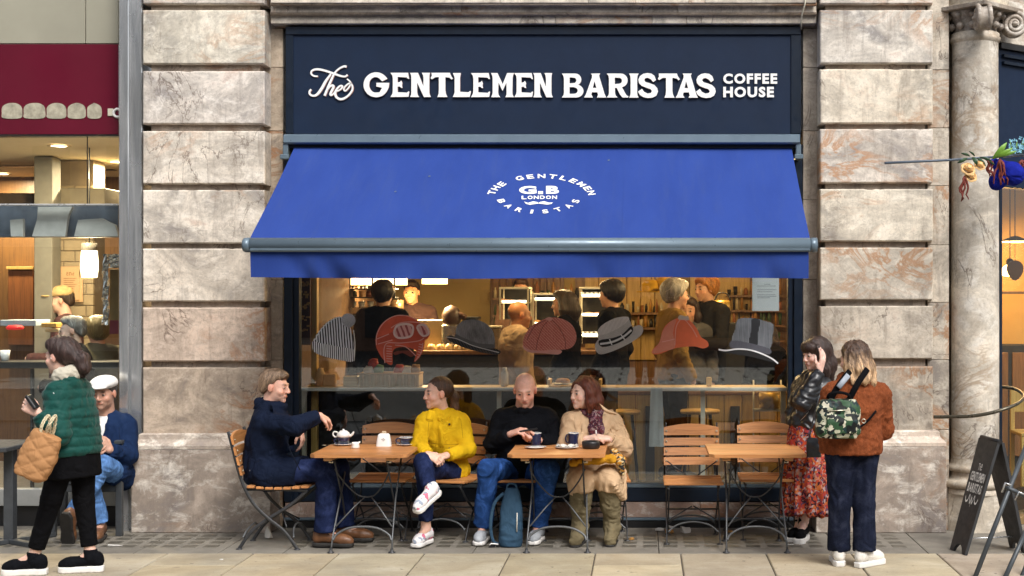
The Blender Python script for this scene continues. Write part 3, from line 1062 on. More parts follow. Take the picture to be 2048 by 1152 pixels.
# hem seams welded across the canvas
for u in (.333, .667):
	m = MB()
	vs = []
	for j in range(nv + 1):
		vs += [fab(u - .003, j / nv, .0025) - AO, fab(u + .003, j / nv, .0025) - AO]
	m.add(vs, [(2 * j, 2 * j + 1, 2 * j + 3, 2 * j + 2) for j in range(nv)])
	m.build('canvas_seam', AWN, aw)
# front bar: rounded aluminium profile
bz = PZ(490, YA1)
r_ = 14.5 / F_PX * 9.885
xa, xb = PX(487, YA1), PX(1634, YA1)
m = MB()
m.tube([V((xa + .05, YA1, bz)) - AO, V((xb - .05, YA1, bz)) - AO], r_, 20)
m.box(xa + .05, xb - .05, YA1 - .045 - .2, YA1 + .03 - .2, bz - r_ * .95 - 3.0, bz - r_ * .2 - 3.0, c=.01)
m.build('front_bar', ALU, aw)
for x in (xa, xb - .05):
	m = MB().tube([V((x, YA1, bz)) - AO, V((x + .012, YA1, bz)) - AO, V((x + .05, YA1, bz)) - AO], [r_ * .9, r_ * 1.02, r_ * 1.02], 20)
	m.build('end_cap', ALU, aw)
# hanging valance, softly creased
m = MB()
nu, nv = 150, 8
va, vb = PX(501, YA1), PX(1617, YA1)
vz0, vz1 = PZ(503, YA1), PZ(556, YA1)
def crease(u, v):
	a = .020 * math.sin(u * 9.2 + .5) * v + .009 * math.sin(u * 31 + v * 2) * v
	for c_, w_, d_ in ((.09, .018, .026), (.145, .022, .034), (.30, .03, .010), (.52, .03, .010), (.62, .02, .014), (.80, .03, .009), (.93, .02, .014)):
		a += 1.7 * d_ * math.exp(-((u - c_ - .02 * (v - .5)) / w_) ** 2) * (v ** 1.3)
	return a
vs = []
for j in range(nv + 1):
	for i in range(nu + 1):
		u, v = i / nu, j / nv
		vs.append((va + (vb - va) * u, YA1 - .01 - .2 + crease(u, v), vz0 + (vz1 - vz0) * v - 3.0 + .006 * math.sin(u * 8 + 2) * v))
m.add(vs, [(j * (nu + 1) + i, (j + 1) * (nu + 1) + i, (j + 1) * (nu + 1) + i + 1, j * (nu + 1) + i + 1) for j in range(nv) for i in range(nu)], smooth=True)
m.build('valance', AWN, aw)
# housing on the wall
m = MB()
y0_ = .045
x0_, x1_ = PX(567, y0_), PX(1600, y0_)
zt_, zb_ = PZ(271, y0_), PZ(284.5, y0_)
prof = [(y0_ + .02, zt_ + .012), (y0_, zt_), (y0_ - .004, zb_), (y0_ + .01, zb_ - .012), (.225, zb_ - .012), (.225, zt_ + .03)]
m.prism([(p[0] - .2, p[1] - 3.0) for p in prof], x0_, x1_, axis='x')
m.build('cassette', ALU, aw)
m = MB().box(PX(572, .1), PX(1596, .1), .1 - .2, .228 - .2, PZ(296, .1) - 3.0, zb_ - .014 - 3.0)
m.build('cassette_underside', NAVY2, aw)
m = MB().tube([V((PX(588, .14), .15, PZ(300, .15))) - AO, V((PX(1586, .14), .15, PZ(300, .15))) - AO], .03, 12)
m.build('roller', ALU, aw)
for sx, s_ in ((573, 1), (1596, -1)):
	m = MB()
	x = PX(sx, .1)
	m.box(x - .02, x + .02, .06 - .2, .24 - .2, PZ(318, .1) - 3.0, PZ(284, .1) - 3.016, c=.006)
	m.box(x - .035, x + .035, .03 - .2, .10 - .2, PZ(320, .1) - 3.0, PZ(310, .1) - 3.0, c=.006)
	m.build('bracket', ALU, aw)
	# folding arm under the canvas
	e0 = V((PX(sx, .1) + s_ * .12, .15, 2.92)); e2 = V(((xa if s_ > 0 else xb) + s_ * .35, YA1 + .04, bz - .01))
	e1 = e0.lerp(e2, .5) + V((s_ * .42, 0, .01))
	m = MB()
	m.tube([e0 - AO, e1 - AO], .022, 8); m.tube([e1 - AO, e2 - AO], .02, 8)
	m.build('folding_arm', ALU, aw)

# printed badge on the canvas
nrm = V((0, -(A0.z - B0.z), (A0.y - B0.y))).normalized()
def canvas3(x, y):
	"""pixel -> point of the canvas plane just above the cloth"""
	o_ = V((0, -DIST, CAM_Z))
	d_ = (P(x, y, 0) - o_)
	q0 = A0 + nrm * .0
	t_ = (q0 - o_).dot(nrm) / d_.dot(nrm)
	p = o_ + d_ * t_
	v = (A0.y - p.y) / (A0.y - B0.y)
	u = ((p.x - A0.x) + v * (A0.x - B0.x)) / ((A1.x - A0.x) + v * ((B1.x - A1.x) - (B0.x - A0.x)))
	return fab(u, v, .004) - AO
m = MB()
def ring_text(s, cx, cy, rx, ry, a0, a1, w, h, flip=False):
	n = len(s)
	for k, ch in enumerate(s):
		if ch == ' ': continue
		a = rad(a0 + (a1 - a0) * k / (n - 1))
		bx, by = cx + rx * math.sin(a), cy - ry * math.cos(a)
		rot = a if not flip else a - math.pi
		it = text_mesh(ch, .03)
		pts = []
		for u, v in it[0]:
			lx, ly = (u - .5) * w * min(1, it[2] * 1.3 + .1), (v - .5) * h
			X = lx * math.cos(rot) + ly * math.sin(rot)
			Y = -lx * math.sin(rot) + ly * math.cos(rot)
			pts.append(canvas3(bx + X, by - Y * .52))
		MB().add(pts, it[1]).build('printed_letter', WHITE, aw)
ring_text('THE GENTLEMEN', 1083, 392, 102, 43, -77, 77, 15.5, 15.5)
ring_text('BARISTAS', 1077, 386, 80, 35, 248, 112, 14, 15, flip=True)
for ch, a, b in (('G', 1038, 1073), ('B', 1092, 1118)):
	m = MB(); text_line(m, ch, a, b, 368.5, 384.5, canvas3, .05); m.build('printed_letter', WHITE, aw)
MB().add([canvas3(1076 + 10 * a, 379 + 6 * b) for a, b in ((0, 0), (1, 0), (1, 1), (0, 1))], [(0, 1, 2, 3)]).build('printed_full_stop', WHITE, aw)
for k, ch in enumerate('LONDON'):
	m = MB(); text_line(m, ch, 1043 + k * 12.2, 1053 + k * 12.2, 388, 395, canvas3, .03); m.build('printed_letter', WHITE, aw)
m = MB()
mous = [(1048, 400), (1056, 402.5), (1066, 399.5), (1074, 401), (1077, 403), (1080, 401), (1088, 399.5), (1098, 402.5), (1106, 402), (1103, 405), (1094, 406.5), (1084, 405), (1077, 404.2), (1070, 405), (1060, 406.5), (1052, 404.5)]
m.add([canvas3(*q) for q in mous], [tuple(range(len(mous)))])
m.build('printed_moustache', WHITE, aw)
# small scuffs
for x, y in ((788, 380), (856, 350), (1215, 318)):
	MB().add([canvas3(x + a, y + b) for a, b in ((0, 0), (4, -1), (5, 1), (1, 1.6))], [(0, 1, 2, 3)]).build('scuff_mark', ALU, aw)
from mathutils.bvhtree import BVHTree
# ------------------------------------------------------------------ solids from blended distance fields (people, clothes, bags)
class SDF:
	def __init__(s):
		s.p = []

	def cap(s, a, b, ra, rb=None, k=.02, trim=None, op='u'):
		s.p.append(('cap', np.array(a, float), np.array(b, float), ra, ra if rb is None else rb, k, trim or [], op)); return s

	def chain(s, pts, rs, k=.02, op='u'):
		for i in range(len(pts) - 1):
			s.cap(pts[i], pts[i + 1], rs[i], rs[i + 1], k, None, op)
		return s

	def ell(s, c, r, R=None, k=.02, trim=None, op='u'):
		s.p.append(('ell', np.array(c, float), np.array(r, float), np.eye(3) if R is None else np.array(R, float), k, trim or [], op)); return s

	def loft(s, st, k=.02, trim=None, op='u', n=2.0, shell=0.0):
		"""st: stations (centre, side, half width, half depth) along a spine"""
		s.p.append(('loft', st, k, trim or [], op, n, shell)); return s

	def build(s, h):
		los, his = [], []
		boxes = []
		for q in s.p:
			if q[0] == 'cap':
				r = max(q[3], q[4]); lo = np.minimum(q[1], q[2]) - r; hi = np.maximum(q[1], q[2]) + r; k = q[5]; op = q[7]
			elif q[0] == 'ell':
				e = np.abs(q[3]) @ q[2]; lo = q[1] - e; hi = q[1] + e; k = q[4]; op = q[6]
			else:
				cs = np.array([np.array(x[0], float) for x in q[1]]); r = max(max(x[2], x[3]) for x in q[1])
				lo = cs.min(0) - r; hi = cs.max(0) + r; k = q[2]; op = q[4]
			mg = max(3 * h, k * 1.2)
			boxes.append((lo - mg, hi + mg))
			if op == 'u':
				los.append(lo); his.append(hi)
		lo = np.min(los, 0) - 3 * h; hi = np.max(his, 0) + 3 * h
		N = np.ceil((hi - lo) / h).astype(int) + 1
		D = np.full(N, .5, np.float32)
		ax = [(lo[i] + np.arange(N[i]) * h).astype(np.float32) for i in range(3)]
		for q, (b0, b1) in zip(s.p, boxes):
			i0 = np.maximum(np.floor((b0 - lo) / h).astype(int), 0); i1 = np.minimum(np.ceil((b1 - lo) / h).astype(int) + 1, N)
			if (i1 <= i0).any(): continue
			sl = tuple(slice(a, b) for a, b in zip(i0, i1))
			X = ax[0][sl[0]][:, None, None]; Y = ax[1][sl[1]][None, :, None]; Z = ax[2][sl[2]][None, None, :]
			if q[0] == 'cap':
				_, a, b, ra, rb, k, trim, op = q
				ba = b - a; L2 = float(ba @ ba) + 1e-12
				t = np.clip(((X - a[0]) * ba[0] + (Y - a[1]) * ba[1] + (Z - a[2]) * ba[2]) / L2, 0, 1)
				d = np.sqrt((X - a[0] - ba[0] * t) ** 2 + (Y - a[1] - ba[1] * t) ** 2 + (Z - a[2] - ba[2] * t) ** 2) - (ra + (rb - ra) * t)
			elif q[0] == 'ell':
				_, c, r, R, k, trim, op = q
				px, py, pz = X - c[0], Y - c[1], Z - c[2]
				u = [R[0, i] * px + R[1, i] * py + R[2, i] * pz for i in range(3)]      # columns of R are the local axes
				k0 = np.sqrt(sum((u[i] / r[i]) ** 2 for i in range(3))); k1 = np.sqrt(sum((u[i] / r[i] ** 2) ** 2 for i in range(3)))
				d = k0 * (k0 - 1) / np.maximum(k1, 1e-6)
			else:
				_, st, k, trim, op, n, shell = q
				C = np.array([np.array(x[0], float) for x in st]); S = np.array([np.array(x[1], float) for x in st])
				A = np.array([x[2] for x in st]); B = np.array([x[3] for x in st])
				axis = C[-1] - C[0]; L = np.linalg.norm(axis); axis /= L
				sv = (C - C[0]) @ axis
				sv = np.maximum.accumulate(sv + np.arange(len(sv)) * 1e-6)
				# resample smoothly along the spine
				m = 40
				ss = np.linspace(0, sv[-1], m)
				def rs(v):
					f = np.interp(ss, sv, v)
					g = np.pad(f, 2, mode='edge'); g = (g[:-4] + 2 * g[1:-3] + 3 * g[2:-2] + 2 * g[3:-1] + g[4:]) / 9
					g[0], g[-1] = f[0], f[-1]
					return g
				Cs = [rs(C[:, i]) for i in range(3)]; Ss = [rs(S[:, i]) for i in range(3)]; As, Bs = rs(A), rs(B)
				t = (X - C[0][0]) * axis[0] + (Y - C[0][1]) * axis[1] + (Z - C[0][2]) * axis[2]
				tf = np.clip(t / sv[-1] * (m - 1), 0, m - 1.001)
				i_ = tf.astype(np.int32); fr = (tf - i_).astype(np.float32)
				G = lambda a: a.astype(np.float32)[i_] * (1 - fr) + a.astype(np.float32)[np.minimum(i_ + 1, m - 1)] * fr
				px, py, pz = X - G(Cs[0]), Y - G(Cs[1]), Z - G(Cs[2])
				sx, sy, sz = G(Ss[0]), G(Ss[1]), G(Ss[2])
				x = px * sx + py * sy + pz * sz
				fx, fy, fz = axis[1] * sz - axis[2] * sy, axis[2] * sx - axis[0] * sz, axis[0] * sy - axis[1] * sx
				y = px * fx + py * fy + pz * fz
				a_, b_ = G(As), G(Bs)
				qx, qy = np.abs(x) / a_, np.abs(y) / b_
				qq = (qx ** n + qy ** n) ** (1 / n) + 1e-6
				gr = np.sqrt((qx / a_) ** 2 + (qy / b_) ** 2) / np.maximum(np.sqrt(qx ** 2 + qy ** 2), 1e-6)
				d = (qq - 1) / np.maximum(gr, 1e-6)
				if shell: d = np.abs(d) - shell
				d = np.maximum(d, np.maximum(-t, t - sv[-1]))
			for (p0, nn) in trim:
				d = np.maximum(d, (X - p0[0]) * nn[0] + (Y - p0[1]) * nn[1] + (Z - p0[2]) * nn[2])
			d = d.astype(np.float32)
			E = D[sl]
			if op == 'u':
				hh = np.maximum(k - np.abs(E - d), 0) / k
				D[sl] = np.minimum(E, d) - hh * hh * k * .25
			else:
				hh = np.maximum(k - np.abs(E + d), 0) / k
				D[sl] = np.maximum(E, -d) + hh * hh * k * .25
		return surface_nets(D, lo, h)


def surface_nets(D, lo, h):
	D[0], D[-1], D[:, 0], D[:, -1], D[:, :, 0], D[:, :, -1] = .5, .5, .5, .5, .5, .5
	I = D < 0
	c = np.zeros(tuple(n - 1 for n in D.shape), np.int8)
	for dx in (0, 1):
		for dy in (0, 1):
			for dz in (0, 1):
				c += I[dx:D.shape[0] - 1 + dx, dy:D.shape[1] - 1 + dy, dz:D.shape[2] - 1 + dz]
	act = (c > 0) & (c < 8)
	idx = np.argwhere(act)
	n = len(idx)
	num = np.full(c.shape, -1, np.int32)
	num[act] = np.arange(n)
	cor = {}
	for dx in (0, 1):
		for dy in (0, 1):
			for dz in (0, 1):
				cor[(dx, dy, dz)] = D[idx[:, 0] + dx, idx[:, 1] + dy, idx[:, 2] + dz]
	pos = np.zeros((n, 3)); cnt = np.zeros(n)
	keys = list(cor)
	for a in keys:
		for ax in range(3):
			if a[ax] == 0:
				b = tuple(1 if i == ax else a[i] for i in range(3))
				va, vb = cor[a], cor[b]
				mk = (va < 0) != (vb < 0)
				t = np.where(mk, va / np.where(mk, va - vb, 1), 0)
				for i in range(3):
					pos[:, i] += np.where(mk, a[i] + (t if i == ax else 0), 0)
				cnt += mk
	pos = (idx + pos / cnt[:, None]) * h + lo
	quads = []
	for ax in range(3):
		o = [(1, 2), (2, 0), (0, 1)][ax]
		s0 = [slice(1, -1)] * 3; s0[ax] = slice(0, -1)
		s1 = [slice(1, -1)] * 3; s1[ax] = slice(1, None)
		A, B = I[tuple(s0)], I[tuple(s1)]
		e = np.argwhere(A != B)
		ins = A[e[:, 0], e[:, 1], e[:, 2]]
		e = e + np.array([1, 1, 1]); e[:, ax] -= 1
		def cell(d1, d2):
			q = e.copy(); q[:, o[0]] -= d1; q[:, o[1]] -= d2
			return num[q[:, 0], q[:, 1], q[:, 2]]
		q = np.stack([cell(1, 1), cell(0, 1), cell(0, 0), cell(1, 0)], 1)
		q[~ins] = q[~ins][:, ::-1]
		quads.append(q)
	return pos, np.concatenate(quads)


def vnoise(p, seed=0):
	"""smooth value noise, -1..1, for an (n,3) array"""
	r = np.random.default_rng(seed).uniform(-1, 1, 4096).astype(np.float32)
	i = np.floor(p).astype(np.int64); f = p - i
	f = f * f * (3 - 2 * f)
	out = np.zeros(len(p))
	for dx in (0, 1):
		for dy in (0, 1):
			for dz in (0, 1):
				hsh = ((i[:, 0] + dx) * 73856093 ^ (i[:, 1] + dy) * 19349663 ^ (i[:, 2] + dz) * 83492791) & 4095
				w = (f[:, 0] if dx else 1 - f[:, 0]) * (f[:, 1] if dy else 1 - f[:, 1]) * (f[:, 2] if dz else 1 - f[:, 2])
				out += w * r[hsh]
	return out


def vnormals(v, q):
	a = v[q[:, 2]] - v[q[:, 0]]; b = v[q[:, 3]] - v[q[:, 1]]
	n = np.cross(a, b)
	out = np.zeros_like(v)
	for i in range(4): np.add.at(out, q[:, i], n)
	return out / np.maximum(np.linalg.norm(out, axis=1)[:, None], 1e-9)


def relax(v, q, it=1, w=.5):
	for _ in range(it):
		s = np.zeros_like(v); c = np.zeros(len(v))
		for i in range(4):
			for j in (1, 3):
				np.add.at(s, q[:, i], v[q[:, (i + j) % 4]]); np.add.at(c, q[:, i], 1)
		v = v * (1 - w) + s / np.maximum(c, 1)[:, None] * w
	return v


def np_mesh(name, v, q, mats, parent=None, col=None, origin=(0, 0, 0), mi=None):
	me = bpy.data.meshes.new(name)
	v = v - np.array(origin)
	me.vertices.add(len(v)); me.vertices.foreach_set('co', v.astype(np.float32).ravel())
	me.loops.add(len(q) * 4); me.loops.foreach_set('vertex_index', q.astype(np.int32).ravel())
	me.polygons.add(len(q)); me.polygons.foreach_set('loop_start', np.arange(0, len(q) * 4, 4, dtype=np.int32))
	me.polygons.foreach_set('use_smooth', np.ones(len(q), bool))
	if mi is not None: me.polygons.foreach_set('material_index', mi.astype(np.int32))
	me.update(calc_edges=True)
	for m_ in (mats if isinstance(mats, (list, tuple)) else [mats]): me.materials.append(m_)
	if col is not None:
		at = me.color_attributes.new('Col', 'FLOAT_COLOR', 'POINT')
		c4 = np.ones((len(v), 4), np.float32); c4[:, :3] = col
		at.data.foreach_set('color', c4.ravel())
	o = bpy.data.objects.new(name, me)
	COL.objects.link(o)
	if parent is not None: set_parent(o, parent)
	return o


def garment(name, sdf, h, mat, parent, origin, wr=.006, ws=14, seed=1, stretch=(1, 1, 1), quilt=None, it=1, col=None, post=None):
	"""mesh of a garment; wr/ws: depth and scale of its creases"""
	v, q = sdf.build(h)
	v = relax(v, q, it)
	n = vnormals(v, q)
	s_ = np.array(stretch)
	if wr:
		w = vnoise(v * s_ * ws + 3.1 * vnoise(v * 5, seed + 5)[:, None], seed)
		w2 = vnoise(v * s_ * ws * 2.3 + 11, seed + 1)
		v = v + n * (wr * (1 - np.abs(w) * 2)[:, None] * .6 + wr * .4 * w2[:, None])
	if quilt is not None: v = v + n * quilt(v)[:, None]
	c = None
	if col is not None: c = col(v)
	if post is not None: v = post(v)
	return np_mesh(name, v, q, mat, parent, c, origin)


def nv(a):
	a = np.array(a, float)
	return a / (np.linalg.norm(a) + 1e-12)


class Frame:
	"""head or hand frame: x right, y forward, z up"""
	def __init__(s, c, f, u):
		s.c = np.array(c, float); s.f = nv(f)
		u = np.array(u, float); u = nv(u - s.f * (u @ s.f))
		s.u = u; s.r = np.cross(s.f, s.u)
		s.R = np.stack([s.r, s.f, s.u], 1)

	def __call__(s, x, y, z):
		return s.c + s.r * x + s.f * y + s.u * z

	def local(s, p):
		return (p - s.c) @ s.R


def add_head(S, H, sc=1.0, fem=False, jaw=1.0):
	e = lambda c, r, **kw: S.ell(H(*[x * sc for x in c]), [x * sc for x in r], H.R, **kw)
	e((0, -.018, .035), (.074, .092, .082), k=.02)
	e((0, .028, -.025), (.061 if fem else .064, .062, .085), k=.025)
	e((0, .035, -.072), (.043 * jaw if fem else .050 * jaw, .046, .036), k=.025)
	e((0, .072, -.100), (.018 if fem else .022, .018, .017), k=.02)
	c = lambda a, b, ra, rb, **kw: S.cap(H(*[x * sc for x in a]), H(*[x * sc for x in b]), ra * sc, rb * sc, **kw)
	c((-.034, .080, .020), (.034, .080, .020), .010 if fem else .013, .010 if fem else .013, k=.016)
	for sx in (-1, 1):
		e((sx * .033, .098, .000), (.017, .016, .012), k=.014, op='s')
		e((sx * .044, .060, -.035), (.020, .020, .018), k=.022)
		e((sx * .078, -.006, -.008), (.010, .021, .032), k=.008)
		e((sx * .011, .100, -.036), (.009, .010, .008), k=.006)
		e((sx * .031, .079, .001), (.0145, .013, .012), k=.004)
	c((0, .088, .010), (0, .110 if not fem else .106, -.030), .009, .0115 if not fem else .010, k=.012)
	c((-.020, .083, -.062), (.020, .083, -.062), .0075, .0075, k=.008)
	c((-.012, .088, -.0655), (.012, .088, -.0655), .008, .008, k=.006)
	c((-.022, .096, -.0615), (.022, .096, -.0615), .0022, .0022, k=.004, op='s')


def add_hand(S, w, d, pn, thumb, curl=.5, sc=1.0, spread=.06):
	"""w: wrist; d: direction of the fingers; pn: palm normal (the side the fingers curl to); thumb: side of the thumb"""
	w = np.array(w, float); d = nv(d); pn = np.array(pn, float); pn = nv(pn - d * (pn @ d))
	t = np.cross(d, pn)
	if t @ np.array(thumb, float) < 0: t = -t
	P_ = lambda a, b, c: w + (d * a + t * b + pn * c) * sc
	for b in (-.026, -.009, .009, .026):
		S.cap(P_(.005, b * .65, 0), P_(.085, b, 0), .0155 * sc, .0135 * sc, k=.012)
	fl = [(.030, .040, .025, .020), (.011, .045, .029, .021), (-.010, .041, .027, .020), (-.030, .031, .021, .018)]
	for i, (b, l1, l2, l3) in enumerate(fl):
		a = curl * (1 + .14 * (i - 1))
		p = P_(.088, b, 0)
		ang = .15
		dirs = nv(d + t * (b / .03) * spread)
		for j, (l, r) in enumerate(((l1, .0095), (l2, .0085), (l3, .0075))):
			ang += a * (.8 if j == 0 else 1.0)
			q = p + (dirs * math.cos(ang) + pn * math.sin(ang)) * l * sc
			S.cap(p, q, r * sc, (r - .0008) * sc, k=.004)
			p = q
	p0 = P_(.018, .026, .006); p1 = P_(.052, .050, .018); p2 = P_(.080, .056, .030 + .012 * curl); p3 = P_(.102, .052, .038 + .02 * curl)
	S.chain([p0, p1, p2, p3], [.0155 * sc, .0125 * sc, .010 * sc, .0085 * sc], k=.006)


def lerp(a, b, t):
	return np.array(a) * (1 - t) + np.array(b) * t


class Person:
	"""a posed figure from joints in the world; body is one continuous solid, clothes and hair are its children"""
	def __init__(s, label, J, head, skin=(.55, .33, .24), fem=False, hands=None, h=.0062, fat=1.0, group=None, cat='person', hs=1.0, stubble=None, lips=None, brow=(.05, .03, .02), base=None, legs=True):
		s.J = {k: np.array(v, float) for k, v in J.items()}
		J = s.J
		b = base if base is not None else (J['pel'][0], J['pel'][1], 0.0)
		s.o = np.array(b, float)
		s.t = thing('person', label, cat, tuple(b), 0, group)
		s.fem, s.fat, s.h = fem, fat, h
		skin = tuple(min(.8, c * 1.18) for c in skin)
		H = s.H = Frame(J['head'], head[0], head[1] if len(head) > 1 else (0, 0, 1))
		s.hs = hs
		J.setdefault('hipL', J['pel']); J.setdefault('hipR', J['pel'])
		up = nv(J['neck'] - J['pel'])
		s.shside = nv(J['shR'] - J['shL']); s.hpside = nv(J['hipR'] - J['hipL'])
		S = SDF()
		add_head(S, H, hs, fem)
		S.cap(H(0, -.022, -.06), J['neck'] + up * .0, .047 * hs if fem else .055 * hs * fat, .056 if fem else .065 * fat, k=.03)
		s.torso(S, -.012)
		for d in 'LR':
			S.cap(J['sh' + d], J['el' + d], .046, .036, k=.03)
			S.cap(J['el' + d], J['wr' + d], .036, .025, k=.02)
			if legs:
				S.cap(J['hip' + d], J['kn' + d], .078 * fat, .052, k=.04)
				S.cap(J['kn' + d], J['an' + d], .052, .036, k=.02)
				S.cap(lerp(J['kn' + d], J['an' + d], .15), lerp(J['kn' + d], J['an' + d], .6), .05, .042, k=.03)
				S.chain([J['an' + d], lerp(J['an' + d], J['toe' + d], .62)], [.034, .022], k=.02)
		if hands:
			for d, hd in hands.items():
				add_hand(S, J['wr' + d], **hd)
		v, q = S.build(h)
		n = vnormals(v, q)
		L = H.local(v) / hs
		col = np.tile(np.array(skin), (len(v), 1))
		def blot(c, r, colr, a):
			dd = np.sqrt((((L - np.array(c)) / np.array(r)) ** 2).sum(1))
			w = np.clip(1.4 - dd, 0, 1)[:, None] * a
			col[:] = col * (1 - w) + np.array(colr) * w
		inhead = 1
		red = np.array(skin) * np.array([1.12, .78, .72])
		for sx in (-1, 1):
			blot((sx * .042, .07, -.03), (.026, .03, .022), red, .45)
			blot((sx * .08, 0, -.01), (.02, .03, .035), red, .6)
			if stubble is not None:
				blot((sx * .035, .06, -.075), (.038, .05, .030), stubble, .45)
			blot((sx * .033, .094, .024), (.020, .03, .0068), brow, 1.0)
			blot((sx * .033, .096, .0035), (.016, .02, .005), np.array(skin) * .36, .75)
		if stubble is not None: blot((0, .09, -.09), (.035, .04, .022), stubble, .45); blot((0, .1, -.048), (.022, .03, .006), stubble, .5)
		blot((0, .11, -.03), (.014, .02, .014), red, .35)
		blot((0, .096, -.063), (.022, .02, .0075), lips if lips is not None else np.array(skin) * np.array([.74, .42, .38]), 1.0)
		v = v + n * (.0009 * vnoise(v * 90, 3))[:, None]
		s.body = np_mesh('body', v, q, SKIN, s.t, col, s.o)
		for sx in (-1, 1):
			c = H(sx * .0325 * hs, .0822 * hs, .001 * hs)
			m = MB()
			fr = Matrix(((H.r[0], H.f[0], H.u[0]), (H.r[1], H.f[1], H.u[1]), (H.r[2], H.f[2], H.u[2]))).to_4x4()
			fr.translation = V(c - s.o)
			m.lathe([(.0001, -.0095), (.0055, -.0078), (.0086, -.004), (.0095, 0), (.0086, .004), (.0055, .0078), (.0001, .0095)], n=10, sx=1.25)
			m.lathe([(.0001, .0050), (.0036, .0042), (.0070, .0022)], c=(0, 0, .0056), n=10, mi=1)
			rot = Matrix(((1, 0, 0, 0), (0, 0, 1, 0), (0, -1, 0, 0), (0, 0, 0, 1)))
			m.xform(fr @ rot)
			m.build('eye', [EYEW, EYED], s.t)

	def torso(s, S, da=0.0, k=.03, lo=-.02, hi=1.02, shell=0.0, scale_depth=1.0, pel_drop=.0, ws=1.0, trim=None):
		"""loft through pelvis, waist, chest, shoulders; da widens it for a garment"""
		J = s.J
		up_ = nv(J['neck'] - J['pel'])
		st = []
		if s.fem: prof = [(-.10, .150, .105), (0, .165, .115), (.34, .125, .092), (.66, .140, .115), (.86, .150, .090), (.97, .105, .070), (1.05, .06, .055)]
		else: prof = [(-.10, .150, .110), (0, .165, .118), (.34, .150, .108), (.68, .175, .120), (.86, .180, .100), (.97, .12, .075), (1.05, .065, .06)]
		sh_mid = (J['shL'] + J['shR']) / 2
		spine = [J['pel'], J.get('waist', lerp(J['pel'], sh_mid, .42) + 0), sh_mid, J['neck']]
		ts = [0, .40, .88, 1.0]
		for t, a, b in prof:
			if t < lo - .1 or t > hi + .1: continue
			c = np.array([np.interp(t, ts, [p[i] for p in spine]) for i in range(3)])
			if t < 0: c = J['pel'] + nv(J['pel'] - spine[1]) * (-t * .5)
			sd_ = nv(s.hpside * (1 - min(1, max(0, t))) + s.shside * min(1, max(0, t)))
			st.append((c, sd_, a * s.fat * ws + da, (b * s.fat + da) * scale_depth))
		ax = nv(st[-1][0] - st[0][0])
		st = [(c, nv(sd_ - ax * (sd_ @ ax)), a, b) for c, sd_, a, b in st]
		S.loft(st, k=k, shell=shell, trim=trim)
		if hi > .9:
			for d in 'LR': S.cap(lerp(J['neck'], J['sh' + d], .15) - up_ * .01, lerp(J['neck'], J['sh' + d], .85), (.042 if s.fem else .050) + da, (.044 if s.fem else .050) + da, k=.04)
		return st

	def sleeve(s, S, d, t=.014, end=.96, k=.03, cuff=None):
		J = s.J
		w = lerp(J['el' + d], J['wr' + d], end)
		dr = nv(J['wr' + d] - J['el' + d])
		S.cap(J['sh' + d], J['el' + d], .048 + t, .038 + t, k=k)
		S.cap(J['el' + d], w + dr * .02, .038 + t, (.027 + t) if cuff is None else cuff, k=.02, trim=[(w, dr)])

	def leg(s, S, d, t=.014, end=.95, k=.04, flare=0.0, tk=1.0):
		J = s.J
		w = lerp(J['kn' + d], J['an' + d], end)
		dr = nv(J['an' + d] - J['kn' + d])
		S.cap(J['hip' + d], J['kn' + d], (.080 * s.fat + t) * tk, (.054 + t), k=k)
		S.cap(J['kn' + d], w + dr * .03, .054 + t, .040 + t + flare, k=.025, trim=[(w, dr)])

	def trousers(s, mat, t=.014, end=.95, flare=0.0, name='trousers', h=.009, wr=.006, ws=13, seed=3, tk=1.0, stretch=(1, 1, 1), top=.30):
		S = SDF()
		s.torso(S, .006, lo=-.1, hi=.05)
		J = s.J
		S.p[-1] = ('loft', S.p[-1][1][:3], .03, [], 'u', 2.0, 0.0)
		for d in 'LR': s.leg(S, d, t, end, flare=flare, tk=tk)
		return garment(name, S, h, mat, s.t, s.o, wr, ws, seed, stretch)

	def shoe(s, d, mat, sole, length=.27, w=.047, up=(0, 0, 1), high=0.0, sole_t=.024, h=.006):
		"""upper and sole along ankle -> toe"""
		J = s.J
		a, t_ = J['an' + d], J['toe' + d]
		u = nv(up); f = t_ - a; f = nv(f - u * (f @ u)); r = np.cross(f, u)
		t_ = a + f * length * .70 + u * ((t_ - a) @ u)
		# sole plane passes below the toe
		heel = t_ - f * (length - .03)
		S = SDF()
		S.cap(heel + u * .018, heel + u * .05, w * .72, w * .62, k=.02)
		S.cap(heel + u * .035 + f * .02, t_ - f * .05 + u * .012, w * .80, w * .78, k=.03)
		S.cap(t_ - f * .07 + u * .010, t_ - f * .02 + u * .004, w * .9, w * .70, k=.02)
		S.cap(heel + u * .05 + f * .03, a, w * .78, w * .80, k=.025)
		if high: S.cap(a, a + u * high, w * .82, w * .84, k=.02)
		base = t_ - u * .020
		S.p = [tuple(list(q[:6]) + [[(base, -u)]] + [q[7]]) if q[0] == 'cap' else q for q in S.p]
		o = garment('shoe', S, h, mat, s.t, s.o, .0015, 40, 5, it=1)
		if sole is not None:
			S2 = SDF()
			st = []
			for q_, ww in ((-.035, .5), (0, .92), (.06, .88), (.13, .84), (.19, 1.04), (.235, .92), (length + .0 - .018, .45)):
				st.append((heel + f * q_ + u * 0, r, w * ww, .5))
			S2.loft(st, k=.01, n=2.0, trim=[(base + u * .012, u), (base - u * sole_t + u * .006, -u)])
			v, q = S2.build(h)
			o2 = np_mesh('sole', v, q, sole, None, None, s.o)
			set_parent(o2, o)
		return o

